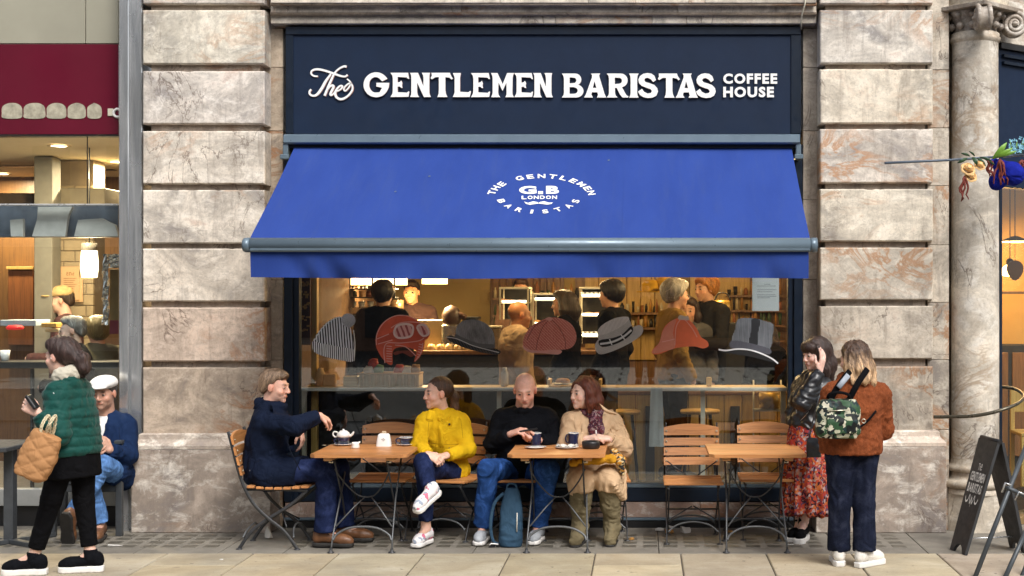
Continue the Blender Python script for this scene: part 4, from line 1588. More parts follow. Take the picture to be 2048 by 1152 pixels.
	def hair(s, fn, col, var=.35, h=.006, wr=.006, seed=2, mat=None, stretch=(50, 50, 7), name='hair', col2=None, locks=420):
		S = SDF()
		fn(S, s.H)
		v, q = S.build(h)
		v = relax(v, q, 1)
		n = vnormals(v, q)
		L = s.H.local(v)
		g = vnoise(L * np.array(stretch), seed)
		g2 = vnoise(L * np.array(stretch) * 2.1 + 5, seed + 1)
		v = v + n * (wr * (g * .7 + g2 * .4))[:, None]
		c = np.array(col)[None, :] * (1 + var * (g * .7 + g2 * .5))[:, None]
		if col2 is not None: c = col2(L, c, g)
		o = np_mesh(name, v, q, mat or HAIR, s.t, np.clip(c, 0, 1), s.o)
		if locks:      # loose locks lying on the mass of hair, some lifting off it
			rr = np.random.default_rng(seed)
			bvh = BVHTree.FromPolygons([tuple(p) for p in v], [tuple(int(i) for i in f) for f in q])
			vs, fs, cs = [], [], []
			flow = s.H.u * -.9 - s.H.f * .35
			for i in rr.choice(len(v), locks):
				p, nn = v[i], n[i]
				cc = c[i] * rr.uniform(.55, 1.7)
				w = rr.uniform(.0016, .0038); fly = rr.uniform(0, .0045) + (.012 if rr.random() < .08 else 0)
				fl = nv(flow + rr.normal(0, .22, 3))
				for k in range(7):
					t = nv(fl - nn * (fl @ nn)); sd_ = np.cross(t, nn)
					ww = w * (1 - (k / 6) ** 2 * .85)
					a = p + nn * (.0018 + fly * (k / 6) ** 2)
					vs += [a - sd_ * ww, a + sd_ * ww]; cs += [cc, cc]
					if k: fs.append((len(vs) - 4, len(vs) - 3, len(vs) - 1, len(vs) - 2))
					h_ = bvh.find_nearest(V(p + t * .011))
					if h_[0] is None: break
					p, nn = np.array(h_[0]), np.array(h_[1])
			lo_ = np_mesh('hair_locks', np.array(vs), np.array(fs), mat or HAIR, None, np.clip(np.array(cs), 0, 1), s.o)
			lo_['kind'] = 'stuff'
			set_parent(lo_, o)
		return o
# ------------------------------------------------------------------ people outside the cafe
def G(px, y, z):
	return V((PX(px, y), y, z))

def ringpts(c, side, fwd, a, b, a0, a1, n=14, dz=None):
	out = []
	for k in range(n + 1):
		t = k / n
		th = rad(a0 + (a1 - a0) * t)
		p = np.array(c) + np.array(side) * math.cos(th) * a + np.array(fwd) * math.sin(th) * b
		if dz is not None: p = p + np.array((0, 0, 1.0)) * dz(t)
		out.append(p)
	return out

def tufts(S, H, fn, k=.012):
	fn(S, H, k)

def short_hair(front=.056, up=.082, vol=1.0, k=.02, nape=-.055):
	def fn(S, H):
		tr = [(H(0, front, up), nv(H.f * .72 - H.u * .70)), (H(0, 0, nape), nv(-H.u + H.f * .35))]
		S.ell(H(0, -.022, .042), np.array((.083, .101, .087)) * vol, H.R, k=k, trim=tr)
		S.ell(H(0, .02, .085), np.array((.066, .070, .046)) * vol, H.R, k=k, trim=[(H(0, .078, .075), nv(H.f * .8 - H.u * .6))])
		S.ell(H(0, -.06, -.01), np.array((.066, .060, .06)) * vol, H.R, k=k, trim=tr)
	return fn

NAVY_WOOL = cloth('navy_wool_coat', (.0055, .0095, .024), fleck=.18, crease=.55, weave=300)
DENIM_DK = denim('dark_blue_denim', (.009, .016, .055), .4)
DENIM_MID = denim('mid_blue_denim', (.016, .055, .19), .55)
DENIM_LT = denim('washed_blue_denim', (.075, .165, .36), .5)
DENIM_NAVY = denim('navy_denim', (.007, .010, .024), .3)
YELLOW = cloth('mustard_jacket_cloth', (.66, .40, .012), var=.12, weave=500, bump=.2, crease=.55)
BLACK_KNIT = cloth('black_knit', (.0045, .005, .007), fleck=.10, weave=240)
TAN = cloth('tan_trench_cotton', (.56, .385, .235), var=.12, weave=600, bump=.15, crease=.55)
BLACK_CLOTH = cloth('black_cloth', (.004, .004, .005), weave=300, fleck=.05)
LEATHER = M('black_leather', (.006, .007, .010), .36, var=.3, scale=14, bump=.3, bscale=90, spec=.6)
SUEDE = cloth('olive_suede', (.165, .135, .078), var=.2, weave=200)
GREENP = cloth('green_puffer_nylon', (.010, .060, .050), var=.15, rough=.5, weave=700, sheen=.1, bump=.1)
BLAZER = cloth('blue_blazer', (.009, .022, .065), fleck=.15, weave=400)
WHITE_CLOTH = cloth('white_cotton', (.72, .71, .69), var=.06)
FLEECE = cloth('cream_fleece', (.50, .46, .37), var=.12, weave=120, bump=.5)
TANPAD = cloth('tan_quilted_bag', (.40, .205, .09), var=.1, weave=500, rough=.7, bump=.1)
BROWN_SHOE = M('brown_shoe_leather', (.15, .065, .028), .45, var=.25, scale=20)
GREY_MESH = cloth('grey_trainer_mesh', (.36, .38, .41), var=.25, weave=150)
WHITE_SOLE = M('white_rubber_sole', (.72, .70, .67), .6, var=.08)
DARK_SOLE = M('dark_rubber_sole', (.02, .018, .016), .7, var=.2)
WHITE_LEA = M('white_trainer_leather', (.70, .67, .62), .5, var=.12, scale=22)
TAN_SOLE = M('tan_sole', (.36, .27, .17), .7)

CAM_O = V((0, -DIST, CAM_Z))
def drape(nm, per, garm, A, B, mat, off=.007, n=5, m=4):
	"""a lapel, welt or seam lying on a garment: two edge lines given where the photograph shows them, dropped onto the cloth"""
	me = garm.data
	o = V(per.o)
	bvh = BVHTree.FromPolygons([v.co + o for v in me.vertices], [tuple(p.vertices) for p in me.polygons])
	A, B = catmull(A, n), catmull(B, n)
	rows, last = [], None
	for i, (a, b) in enumerate(zip(A, B)):
		row = []
		for k in range(m + 1):
			t = k / m
			d = (P(a[0] + (b[0] - a[0]) * t, a[1] + (b[1] - a[1]) * t, 0) - CAM_O).normalized()
			h = bvh.ray_cast(CAM_O, d)
			dist = h[3] if h[0] is not None else (last or 10.6)
			if last is not None and abs(dist - last) > .09: dist = last
			last = dist
			e = k in (0, m) or i in (0, len(A) - 1)
			row.append(CAM_O + d * (dist - (-.003 if e else off)) - o)
		rows.append(row)
	mb = MB()
	mb.add([p for r in rows for p in r], [(i * (m + 1) + k, i * (m + 1) + k + 1, (i + 1) * (m + 1) + k + 1, (i + 1) * (m + 1) + k) for i in range(len(rows) - 1) for k in range(m)], smooth=True)
	return mb.build(nm, mat, per.t)
def seam(nm, per, garm, pts, mat, w=1.6, off=.003):
	drape(nm, per, garm, [(x - w / 2, y) if abs(pts[0][1] - pts[-1][1]) > abs(pts[0][0] - pts[-1][0]) else (x, y - w / 2) for x, y in pts],
		  [(x + w / 2, y) if abs(pts[0][1] - pts[-1][1]) > abs(pts[0][0] - pts[-1][0]) else (x, y + w / 2) for x, y in pts], mat, off, 5, 2)

def pattern(name, scale, stops, rand=True, rough=.85, dist=.0, sc=(1, 1, 1)):
	t = NT(name)
	v = t.mapped(sc)
	if dist:
		n = t.node('ShaderNodeTexNoise'); n.inputs['Scale'].default_value = 18; t.link(v, n.inputs['Vector'])
		a = t.node('ShaderNodeVectorMath', operation='MULTIPLY_ADD')
		t.link(n.outputs['Color'], a.inputs[0]); a.inputs[1].default_value = (dist,) * 3; t.link(v, a.inputs[2])
		v = a.outputs[0]
	vo = t.node('ShaderNodeTexVoronoi'); vo.inputs['Scale'].default_value = scale
	t.link(v, vo.inputs['Vector'])
	sp = t.node('ShaderNodeSeparateColor'); t.link(vo.outputs['Color'], sp.inputs[0])
	c = t.ramp(sp.outputs[0], stops, 'CONSTANT')
	t.set(Base_Color=c, Roughness=rough)
	t.b.inputs['Specular IOR Level'].default_value = .25
	t.bump(t.noise(300, 3, .6), .2, .004)
	return t.mat

FLORAL = pattern('red_floral_print', 62, [(0, (.05, .012, .018)), (.16, (.42, .055, .02)), (.40, (.34, .04, .04)), (.56, (.46, .20, .14)), (.68, (.10, .05, .10)), (.78, (.50, .13, .03)), (.90, (.40, .30, .30))], dist=.05)
CAMO = pattern('camouflage_print', 26, [(0, (.008, .010, .010)), (.30, (.03, .075, .035)), (.52, (.42, .42, .30)), (.68, (.012, .03, .03)), (.84, (.55, .52, .40))], dist=.12, rough=.5)
PAISLEY = pattern('wine_patterned_scarf', 85, [(0, (.06, .012, .02)), (.3, (.14, .03, .04)), (.5, (.30, .22, .20)), (.62, (.05, .02, .04)), (.8, (.20, .10, .12))], dist=.06)

# ---------------------------------------------------------------- man in navy coat
man = Person('man in a dark navy coat sitting sideways with one arm stretched over the table',
			 dict(pel=P(535, 940, -.52), waist=P(528, 900, -.52), neck=P(541, 815, -.52), head=P(551, 773, -.53), shR=P(530, 846, -.68), shL=P(552, 846, -.36),
				  elR=P(592, 853, -.80), wrR=P(640, 831, -.68), elL=P(578, 872, -.28), wrL=P(601, 858, -.44),
				  hipR=P(540, 948, -.63), hipL=P(545, 948, -.41), knR=P(655, 938, -.64), knL=P(676, 934, -.40),
				  anR=G(650, -.62, .105), anL=G(690, -.40, .105), toeR=G(702, -.64, .045), toeL=G(742, -.40, .045)),
			 ((1, -.16, -.10), (.1, 0, 1)), skin=(.56, .32, .24), stubble=(.42, .26, .21), brow=(.16, .10, .06),
			 hands={'R': dict(d=(.62, .62, -.45), pn=(-.3, .2, -.8), thumb=(0, -1, 0), curl=.6, sc=.92), 'L': dict(d=(.22, -.12, -1), pn=(-1, 0, -.1), thumb=(0, -1, 0), curl=.35)})
S = SDF()
man.torso(S, .036, lo=-.1, hi=1.0)
for d in 'LR':
	man.sleeve(S, d, .030, .93, cuff=.050)
	S.cap(man.J['hip' + d], lerp(man.J['hip' + d], man.J['kn' + d], .52), .125, .108, k=.06, trim=[(lerp(man.J['hip' + d], man.J['kn' + d], .5), (1, 0, -.15))])
S.cap(man.J['pel'] + (-.03, 0, .02), man.J['pel'] + (-.035, 0, -.05), .15, .13, k=.06, trim=[(np.array((0, 0, .462)), (0, 0, -1))])
H = man.H
S.chain(ringpts(man.J['neck'] + (0.0, 0, .025), (0, 1, 0), (1, 0, 0), .078, .088, 90, 450, 16, lambda t: .018 * math.cos(2 * math.pi * t) * -1), [.026] * 17, k=.02)
g_coat = garment('coat', S, .0095, NAVY_WOOL, man.t, man.o, .013, 9, 11, (1, 1, .7))
man.trousers(DENIM_DK, .022, .97, flare=.016, wr=.010, ws=11, tk=1.02)
for d in 'LR': man.shoe(d, BROWN_SHOE, DARK_SOLE, .29, .050)
man.hair(short_hair(.060, .084, 1.04), (.19, .125, .08), wr=.008, col2=lambda L, c, g: c * (1 + .9 * np.clip(-(L[:, 1] + .0) * 8, 0, .8)[:, None]))

# ---------------------------------------------------------------- woman in yellow jacket
yel = Person('woman in a bright mustard yellow jacket and pink and white trainers, hair in a ponytail',
			 dict(pel=P(893, 942, -.12), waist=P(889, 900, -.12), neck=P(884, 824, -.15), head=P(874, 786, -.20), shR=P(850, 844, -.27), shL=P(922, 846, -.10),
				  elR=P(838, 893, -.36), wrR=P(855, 909, -.55), elL=P(936, 899, -.20), wrL=P(893, 911, -.42),
				  hipR=P(874, 948, -.16), hipL=P(910, 948, -.13), knR=P(850, 948, -.55), knL=P(846, 924, -.56),
				  anR=G(852, -.52, .12), anL=P(861, 984, -.74), toeR=G(832, -.68, .048), toeL=V(P(861, 984, -.74)) + V((-.10, -.13, -.115))),
			 ((-.82, -.55, -.04),), skin=(.60, .36, .27), fem=True, brow=(.06, .03, .02), lips=(.40, .13, .12),
			 hands={'R': dict(d=(.75, -.15, -.35), pn=(.1, .6, -.6), thumb=(.2, -.2, 1), curl=.6, sc=.92), 'L': dict(d=(-.85, -.30, -.25), pn=(-.2, .5, -.8), thumb=(-.2, -.3, 1), curl=.55, sc=.92)})
S = SDF()
yel.torso(S, .022, lo=-.02, hi=.93)
for d in 'LR': yel.sleeve(S, d, .022, .95, cuff=.044)
fw = nv(np.cross(np.array((0, 0, 1.0)), yel.shside))
fw = -fw if fw[1] > 0 else fw
nk = yel.J['neck']
for sg in (-1, 1):     # collar wings
	S.chain([nk + yel.shside * sg * .066 + fw * .03 + (0, 0, .012), nk + yel.shside * sg * .070 + fw * .110 + (0, 0, -.050), nk + yel.shside * sg * .055 + fw * .130 + (0, 0, -.075)], [.022, .020, .012], k=.006)
S.chain(ringpts(nk + (0, 0, .008), yel.shside, fw, .068, .062, 160, 380, 10), [.019] * 11, k=.014)
S.cap(nk + fw * .115 + (0, 0, .03), nk + fw * .135 + (0, 0, -.105), .050, .012, k=.006, op='s')
g_jac = garment('jacket', S, .0085, YELLOW, yel.t, yel.o, .010, 10, 21)
m = MB()
for i in range(4):
	c = nk + fw * (.118 - .004 * i + .012 * (i > 0)) + (0, 0, -.085 - .062 * i)
	m.lathe([(.009, -.003), (.009, .003), (.0001, .004)], n=8, c=(0, 0, 0))
	R = Matrix.Translation(V(c - yel.o) + V(fw) * .012) @ V(fw).to_track_quat('Z', 'Y').to_matrix().to_4x4()
	mm = MB().lathe([(.008, -.003), (.008, .003), (.0001, .004)], n=8).xform(R)
	mm.build('button', BLACKP, yel.t)
yel.trousers(DENIM_DK, .010, .85, wr=.006, ws=14, tk=.95)
PINK_MESH = pattern('white_pink_trainer', 42, [(0, (.72, .68, .68)), (.42, (.60, .16, .24)), (.55, (.74, .72, .72)), (.74, (.30, .34, .42)), (.86, (.72, .70, .70))], dist=.06)
for d in 'LR': yel.shoe(d, PINK_MESH, WHITE_SOLE, .255, .046, up=(-.22, -.42, .88) if d == 'L' else (0, 0, 1))
def hair_yel(S, H):
	S.ell(H(0, -.028, .040), (.081, .099, .087), H.R, k=.02, trim=[(H(0, .058, .080), nv(H.f * .80 - H.u * .60)), (H(0, 0, -.06), -H.u)])
	S.ell(H(0, -.075, .03), (.07, .05, .06), H.R, k=.03)
	S.chain([H(0, -.105, .01), H(0, -.145, -.04), H(.01, -.150, -.12), H(.015, -.135, -.19)], [.030, .034, .030, .010], k=.02)
yel.hair(hair_yel, (.075, .038, .022), wr=.005, col2=lambda L, c, g: c * (1 + 1.6 * np.clip((-L[:, 2] - .02) * 7, 0, 1))[:, None])

# ---------------------------------------------------------------- bald man
bald = Person('bald man in a black jumper and blue jeans looking down at his phone',
			  dict(pel=P(1045, 940, -.10), waist=P(1046, 895, -.12), neck=P(1048, 822, -.16), head=P(1050, 779, -.235), shR=P(1004, 838, -.16), shL=P(1096, 838, -.16),
				   elR=P(985, 888, -.20), wrR=P(1021, 868, -.34), elL=P(1116, 888, -.20), wrL=P(1078, 880, -.34),
				   hipR=P(1022, 948, -.14), hipL=P(1070, 948, -.14), knR=P(977, 938, -.50), knL=P(1097, 940, -.50),
				   anR=G(966, -.40, .115), anL=G(1076, -.38, .115), toeR=G(957, -.58, .045), toeL=G(1066, -.55, .045)),
			  ((.03, -.90, -.36), (.0, -.36, .93)), skin=(.60, .33, .25), fat=1.12, hs=1.04, stubble=(.46, .27, .21), brow=(.30, .19, .13),
			  hands={'R': dict(d=(.62, -.35, .25), pn=(.45, .3, -.75), thumb=(.3, -.1, .9), curl=.55), 'L': dict(d=(-.85, -.25, .12), pn=(-.1, .5, .8), thumb=(0, -.3, .9), curl=.5)})
S = SDF()
bald.torso(S, .026, lo=-.1, hi=1.0)
for d in 'LR': bald.sleeve(S, d, .028, .92, cuff=.046)
S.ell(lerp(bald.J['pel'], bald.J['neck'], .30) + (0, -.09, 0), (.15, .09, .14), k=.08)
S.chain(ringpts(bald.J['neck'] + (0, -.012, .012), (1, 0, 0), (0, 1, 0), .080, .082, 0, 360, 14), [.016] * 15, k=.012)
garment('jumper', S, .0095, BLACK_KNIT, bald.t, bald.o, .013, 9, 31)
bald.trousers(DENIM_MID, .022, .97, flare=.01, wr=.010, ws=11, tk=1.05)
for d in 'LR': bald.shoe(d, GREY_MESH, WHITE_SOLE, .275, .050)
def hair_bald(S, H):
	for sx in (-1, 1):
		S.ell(H(sx * .071, -.045, .0), (.014, .045, .040), H.R, k=.01)
	S.ell(H(0, -.09, -.01), (.06, .022, .035), H.R, k=.015)
bald.hair(hair_bald, (.36, .22, .16), wr=.001, var=.1, locks=0)

# ---------------------------------------------------------------- woman in trench coat
tre = Person('red haired woman in a tan trench coat, patterned scarf and olive suede boots',
			 dict(pel=P(1192, 942, -.10), waist=P(1188, 900, -.12), neck=P(1180, 828, -.16), head=P(1166, 786, -.23), shR=P(1143, 846, -.23), shL=P(1226, 846, -.10),
				  elR=P(1133, 890, -.27), wrR=P(1172, 878, -.34), elL=P(1247, 897, -.16), wrL=P(1216, 878, -.34),
				  hipR=P(1172, 948, -.14), hipL=P(1214, 948, -.13), knR=P(1163, 960, -.52), knL=P(1218, 958, -.52),
				  anR=G(1160, -.44, .12), anL=G(1224, -.42, .12), toeR=G(1150, -.60, .045), toeL=G(1220, -.58, .045)),
			 ((-.76, -.64, -.02),), skin=(.62, .40, .31), fem=True, brow=(.18, .09, .06), lips=(.42, .16, .15),
			 hands={'R': dict(d=(.80, -.25, .20), pn=(.2, .4, -.8), thumb=(.1, -.5, .8), curl=.5, sc=.92), 'L': dict(d=(-.75, -.35, .18), pn=(-.3, .4, -.8), thumb=(-.2, -.4, .9), curl=.6, sc=.92)})
fw = nv(np.cross(np.array((0, 0, 1.0)), tre.shside)); fw = -fw if fw[1] > 0 else fw
nk = tre.J['neck']
S = SDF()
tre.torso(S, .034, lo=-.1, hi=.93)
for d in 'LR': tre.sleeve(S, d, .030, .93, cuff=.052)
for sg in (-1, 1):     # wide lapels
	S.cap(nk + tre.shside * sg * .085 + fw * .02 + (0, 0, .012), nk + tre.shside * sg * .088 + fw * .11 + (0, 0, -.12), .030, .026, k=.012)
S.chain(ringpts(nk + (0, 0, .0), tre.shside, fw, .088, .075, 170, 370, 10), [.030] * 11, k=.014)
S.cap(nk + fw * .21 + (0, 0, -.02), nk + fw * .16 + (0, 0, -.20), .062, .030, k=.012, op='s')
# skirts of the coat over the lap, hanging down on both sides
for d, z0 in (('R', .40), ('L', .44)):
	S.cap(tre.J['hip' + d], tre.J['kn' + d], .118, .094, k=.05)
	S.cap(tre.J['kn' + d], tre.J['kn' + d] + (0, .0, -.07), .094, .088, k=.04, trim=[(tre.J['kn' + d] + (0, 0, -.085), (0, 0, -1))])
for p0, p1, w in ((P(1150, 950, -.50), P(1150, 990, -.52), .045), (P(1172, 950, -.52), P(1165, 985, -.53), .04)):
	S.cap(p0, p1, w, w * .9, k=.03, trim=[(np.array(p1), (-.15, 0, -1))])
for i in range(6):
	t = i / 5
	p0 = P(1214 + 28 * t, 945, -.50 + .12 * t); p1 = P(1228 + 19 * t, 972 + 34 * t * (1.15 - .3 * t), -.64 + .14 * t)
	S.cap(p0, p1, .040, .024, k=.03, trim=[(np.array(p1), (.35, 0, -1))])
g_tre = garment('trench_coat', S, .0095, TAN, tre.t, tre.o, .011, 10, 41)
S = SDF()
S.chain(ringpts(nk + (0, 0, .025) + fw * .01, tre.shside, fw, .072, .080, 0, 360, 16, lambda t: -.03 * math.cos(2 * math.pi * (t - .25)) * 0 - .02 * math.sin(2 * math.pi * t)), [.031] * 17, k=.012)
S.chain([nk + fw * .10 + (0, 0, .0), nk + fw * .135 + tre.shside * .02 + (0, 0, -.10), nk + fw * .15 + (0, 0, -.24)], [.036, .040, .034], k=.02)
S.chain([nk + fw * .09 - tre.shside * .03, nk + fw * .13 - tre.shside * .035 + (0, 0, -.11), nk + fw * .145 - tre.shside * .03 + (0, 0, -.20)], [.030, .032, .026], k=.02)
garment('scarf', S, .0075, PAISLEY, tre.t, tre.o, .008, 24, 5)
S = SDF()
for d in 'LR':
	tre.leg(S, d, .002, .6)
	S.cap(tre.J['hip' + d], tre.J['hip' + d] + (0, 0, .02), .09, .09)
garment('trousers', S, .010, BLACK_CLOTH, tre.t, tre.o, .003, 12, 6)
for d in 'LR':
	S = SDF()
	k_, a_, t_ = tre.J['kn' + d], tre.J['an' + d], tre.J['toe' + d]
	top = lerp(k_, a_, .06)
	S.cap(top, a_, .078, .056, k=.03, trim=[(top, (0, 0, 1))])
	S.cap(lerp(k_, a_, .2), lerp(k_, a_, .55), .078, .068, k=.04)
	S.cap(a_, t_, .054, .036, k=.04, trim=[(np.array((0, 0, .012)), (0, 0, -1))])
	S.cap(a_ + (0, .02, -.05), t_ + (0, 0, -.005), .044, .038, k=.03, trim=[(np.array((0, 0, .012)), (0, 0, -1))])
	o = garment('boot', S, .008, SUEDE, tre.t, tre.o, .010, 16, 7, (1, 1, 1.6))
	S = SDF(); S.cap(a_ + (0, .025, -.10), t_ + (0, -.005, -.04), .050, .043, trim=[(np.array((0, 0, .016)), (0, 0, 1)), (np.array((0, 0, .001)), (0, 0, -1))])
	v_, q_ = S.build(.006); o2 = np_mesh('sole', v_, q_, DARK_SOLE, None, None, tre.o); set_parent(o2, o)
def hair_tre(S, H):
	tr = [(H(0, .062, .066), nv(H.f * .80 - H.u * .60))]
	S.ell(H(0, -.025, .042), (.090, .104, .092), H.R, k=.02, trim=tr)
	for sx in (-1, 1):
		S.chain([H(sx * .070, .020, .055), H(sx * .086, .004, 0), H(sx * .088, -.005, -.07), H(sx * .080, .0, -.13)], [.026, .028, .034, .018], k=.03)
	S.chain([H(-.05, -.07, .02), H(-.05, -.085, -.07), H(-.045, -.075, -.13)], [.05, .052, .03], k=.04)
	S.chain([H(.05, -.07, .02), H(.05, -.085, -.07), H(.045, -.075, -.13)], [.05, .052, .03], k=.04)
tre.hair(hair_tre, (.13, .032, .016), wr=.010, stretch=(40, 40, 9))

# ---------------------------------------------------------------- woman in leather jacket and floral skirt
lea = Person('dark haired woman in a black leather jacket and long red floral skirt',
			 dict(pel=P(1616, 853, -.27), waist=P(1618, 815, -.27), neck=P(1628, 752, -.28), head=P(1630, 708, -.31), shR=P(1605, 772, -.16), shL=P(1645, 774, -.40),
				  elR=P(1588, 825, -.18), wrR=P(1598, 868, -.30), elL=P(1604, 806, -.53), wrL=P(1639, 742, -.47),
				  hipR=P(1602, 860, -.20), hipL=P(1630, 860, -.32), knR=P(1600, 960, -.24), knL=P(1622, 960, -.33),
				  anR=G(1600, -.24, .11), anL=G(1607, -.30, .12), toeR=G(1584, -.36, .04), toeL=G(1597, -.47, .045)),
			 ((-.86, -.50, -.16),), skin=(.62, .40, .33), fem=True, hs=.98, brow=(.04, .02, .015), lips=(.42, .14, .15),
			 hands={'L': dict(d=(.28, .02, 1), pn=(-.75, .55, .1), thumb=(-.6, -.4, .2), curl=.16, sc=.98, spread=.22), 'R': dict(d=(0, -.2, -1), pn=(-.3, -.8, 0), thumb=(-1, 0, 0), curl=.4, sc=.9)})
S = SDF()
lea.torso(S, .024, lo=.05, hi=1.0)
for d in 'LR': lea.sleeve(S, d, .022, .96, cuff=.046)
S.chain(ringpts(lea.J['neck'] + (0, 0, .0), lea.shside, nv((-.5, -.8, 0)), .078, .07, 150, 400, 12), [.026] * 13, k=.012)
g_lea = garment('leather_jacket', S, .0085, LEATHER, lea.t, lea.o, .016, 12, 51)
S = SDF()
pl = lea.J['pel']
st = [(pl + (0, 0, .06), lea.shside, .135, .11), (pl + (0, 0, -.02), lea.shside, .17, .14), (pl + (-.004, 0, -.30), lea.shside, .185, .165), (G(1612, -.28, .40), lea.shside, .185, .17), (G(1610, -.29, .205), lea.shside, .195, .175)]
S.loft([(np.array(c), s_, a, b) for c, s_, a, b in st], k=.02)
def pleat(v):
	c = np.array(G(1612, -.28, 0))
	th = np.arctan2(v[:, 1] - c[1], v[:, 0] - c[0])
	t = np.clip((pl[2] - v[:, 2]) / .65, 0, 1)
	return (.016 * np.sin(th * 11 + 2 * vnoise(v * 4, 9)) + .008 * np.sin(th * 23)) * t
garment('floral_skirt', S, .0095, FLORAL, lea.t, lea.o, .004, 12, 52, quilt=pleat)
for d in 'LR': lea.shoe(d, BLACK_CLOTH, WHITE_SOLE, .25, .045, high=.03, sole_t=.038)
def hair_lea(S, H):
	S.ell(H(0, -.022, .045), (.088, .104, .090), H.R, k=.02, trim=[(H(0, .078, .030), nv(H.f * .9 - H.u * .25))])
	S.ell(H(0, .058, .060), (.066, .046, .050), H.R, k=.015, trim=[(H(0, 0, .022), -H.u)])
	for sx in (-1, 1):
		S.chain([H(sx * .074, .022, .05), H(sx * .088, .002, -.02), H(sx * .085, -.015, -.12), H(sx * .088, -.02, -.22)], [.024, .030, .034, .014], k=.03)
	S.chain([H(0, -.08, .02), H(0, -.10, -.10), H(0, -.10, -.24)], [.07, .07, .03], k=.05)
lea.hair(hair_lea, (.040, .022, .018), wr=.006)

# ---------------------------------------------------------------- woman in rust coat, seen from behind
rus = Person('woman seen from behind in a fluffy rust coat and navy wide jeans, blonde ended hair',
			 dict(pel=P(1702, 884, -1.32), waist=P(1704, 840, -1.32), neck=P(1711, 764, -1.32), head=P(1707, 718, -1.30), shR=P(1757, 792, -1.28), shL=P(1667, 792, -1.38),
				  elR=P(1764, 858, -1.20), wrR=P(1745, 842, -.98), elL=P(1652, 858, -1.26), wrL=P(1655, 842, -1.02),
				  hipR=P(1728, 893, -1.29), hipL=P(1680, 893, -1.35), knR=P(1728, 1005, -1.33), knL=P(1679, 1005, -1.34),
				  anR=G(1729, -1.36, .11), anL=G(1677, -1.30, .11), toeR=G(1762, -1.24, .048), toeL=G(1672, -1.16, .048)),
			 ((-.55, .83, -.10),), skin=(.62, .40, .32), fem=True, fat=1.12,
			 hands={d: dict(d=(-.2, .9, .3), pn=(0, .3, -1), thumb=(0, 0, 1), curl=.6, sc=.92) for d in 'LR'})
S = SDF()
rus.torso(S, .036, lo=-.06, hi=.97)
pl = rus.J['pel']
S.loft([(pl + (0, 0, -.07), rus.hpside, .215, .165), (pl + (0, 0, .10), rus.hpside, .205, .16), (pl + (.0, 0, .22), rus.shside, .20, .15)], k=.05)
for d in 'LR': rus.sleeve(S, d, .040, .92, cuff=.062)
S.chain(ringpts(rus.J['neck'] + (0, 0, .02), rus.shside, nv((-.3, .95, 0)), .085, .085, 0, 360, 14), [.036] * 15, k=.02)
FUR_RUST = vcol('rust_fur', .95, spec=.15, aniso=(60, 60, 30))
def furcol(v):
	g = vnoise(v * 38, 4) + .5 * vnoise(v * 90, 5)
	big = vnoise(v * 7, 6)
	return np.clip(np.array((.215, .058, .020))[None] * (1 + .22 * g + .10 * big)[:, None], 0, 1)
garment('fluffy_coat', S, .0085, FUR_RUST, rus.t, rus.o, .010, 22, 61, col=furcol, quilt=lambda v: .0035 * vnoise(v * 95, 8))
rus.trousers(DENIM_NAVY, .018, 1.0, flare=.020, wr=.009, ws=9, stretch=(1.5, 1.5, .5))
rus.shoe('R', WHITE_LEA, WHITE_SOLE, .262, .048, sole_t=.034)
rus.shoe('L', WHITE_LEA, WHITE_SOLE, .262, .048, sole_t=.034)
def hair_rus(S, H):
	S.ell(H(0, -.025, .040), (.090, .106, .092), H.R, k=.02, trim=[(H(0, .060, .066), nv(H.f * .8 - H.u * .6))])
	for i in range(9):
		a = -1.25 + 2.5 * i / 8
		x, y = math.sin(a) * .085, -math.cos(a) * .085 - .015
		l = .16 + .05 * math.sin(i * 2.3)
		S.chain([H(x * .8, y * .8, .03), H(x * 1.05, y * 1.1, -.06), H(x * 1.15, y * 1.18 - .012, -l * .8), H(x * 1.22, y * 1.24 - .015, -l)], [.04, .036, .026, .006], k=.02)
def blonde(L, c, g):
	t = np.clip((.055 - L[:, 2]) / .16 + .35 * g, 0, 1)[:, None]
	return c * (1 - t) + np.array((.56, .36, .20))[None] * (1 + .3 * g[:, None]) * t
rus.hair(hair_rus, (.075, .040, .024), wr=.011, stretch=(55, 55, 8), col2=blonde)

# ---------------------------------------------------------------- woman walking past in green puffer jacket
wal = Person('woman walking past in a green puffer jacket, cream hood and black leggings',
			 dict(pel=P(146, 893, -1.60), waist=P(144, 845, -1.60), neck=P(139, 762, -1.60), head=P(121, 712, -1.60), shL=P(114, 790, -1.74), shR=P(160, 790, -1.46),
				  elL=P(116, 868, -1.82), wrL=P(76, 826, -1.86), elR=P(150, 870, -1.36), wrR=P(110, 850, -1.28),
				  hipL=P(130, 900, -1.66), hipR=P(163, 900, -1.54), knL=P(103, 998, -1.66), knR=P(168, 1000, -1.53),
				  anL=G(68, -1.64, .125), anR=G(181, -1.54, .125), toeL=G(14, -1.66, .05), toeR=G(146, -1.56, .05)),
			 ((-.95, .30, -.06),), skin=(.60, .38, .30), fem=True,
			 hands={'L': dict(d=(-.75, -.1, .45), pn=(.2, .9, -.2), thumb=(-.2, 0, 1), curl=.7, sc=.95), 'R': dict(d=(-.8, .1, .3), pn=(0, .5, -.5), thumb=(0, 0, 1), curl=.6, sc=.9)})
S = SDF()
wal.torso(S, .040, lo=-.1, hi=.97)
for d in 'LR': wal.sleeve(S, d, .036, .93, cuff=.052)
S.chain(ringpts(wal.J['neck'] + (0, 0, .0), wal.shside, nv((-.6, .8, 0)), .09, .09, 0, 360, 14), [.032] * 15, k=.02)
pl = wal.J['pel']
S.loft([(pl + (0, 0, -.03), wal.hpside, .172, .140), (pl + (0, 0, .12), wal.hpside, .176, .145), (pl + (0, 0, .22), wal.shside, .17, .14)], k=.04)
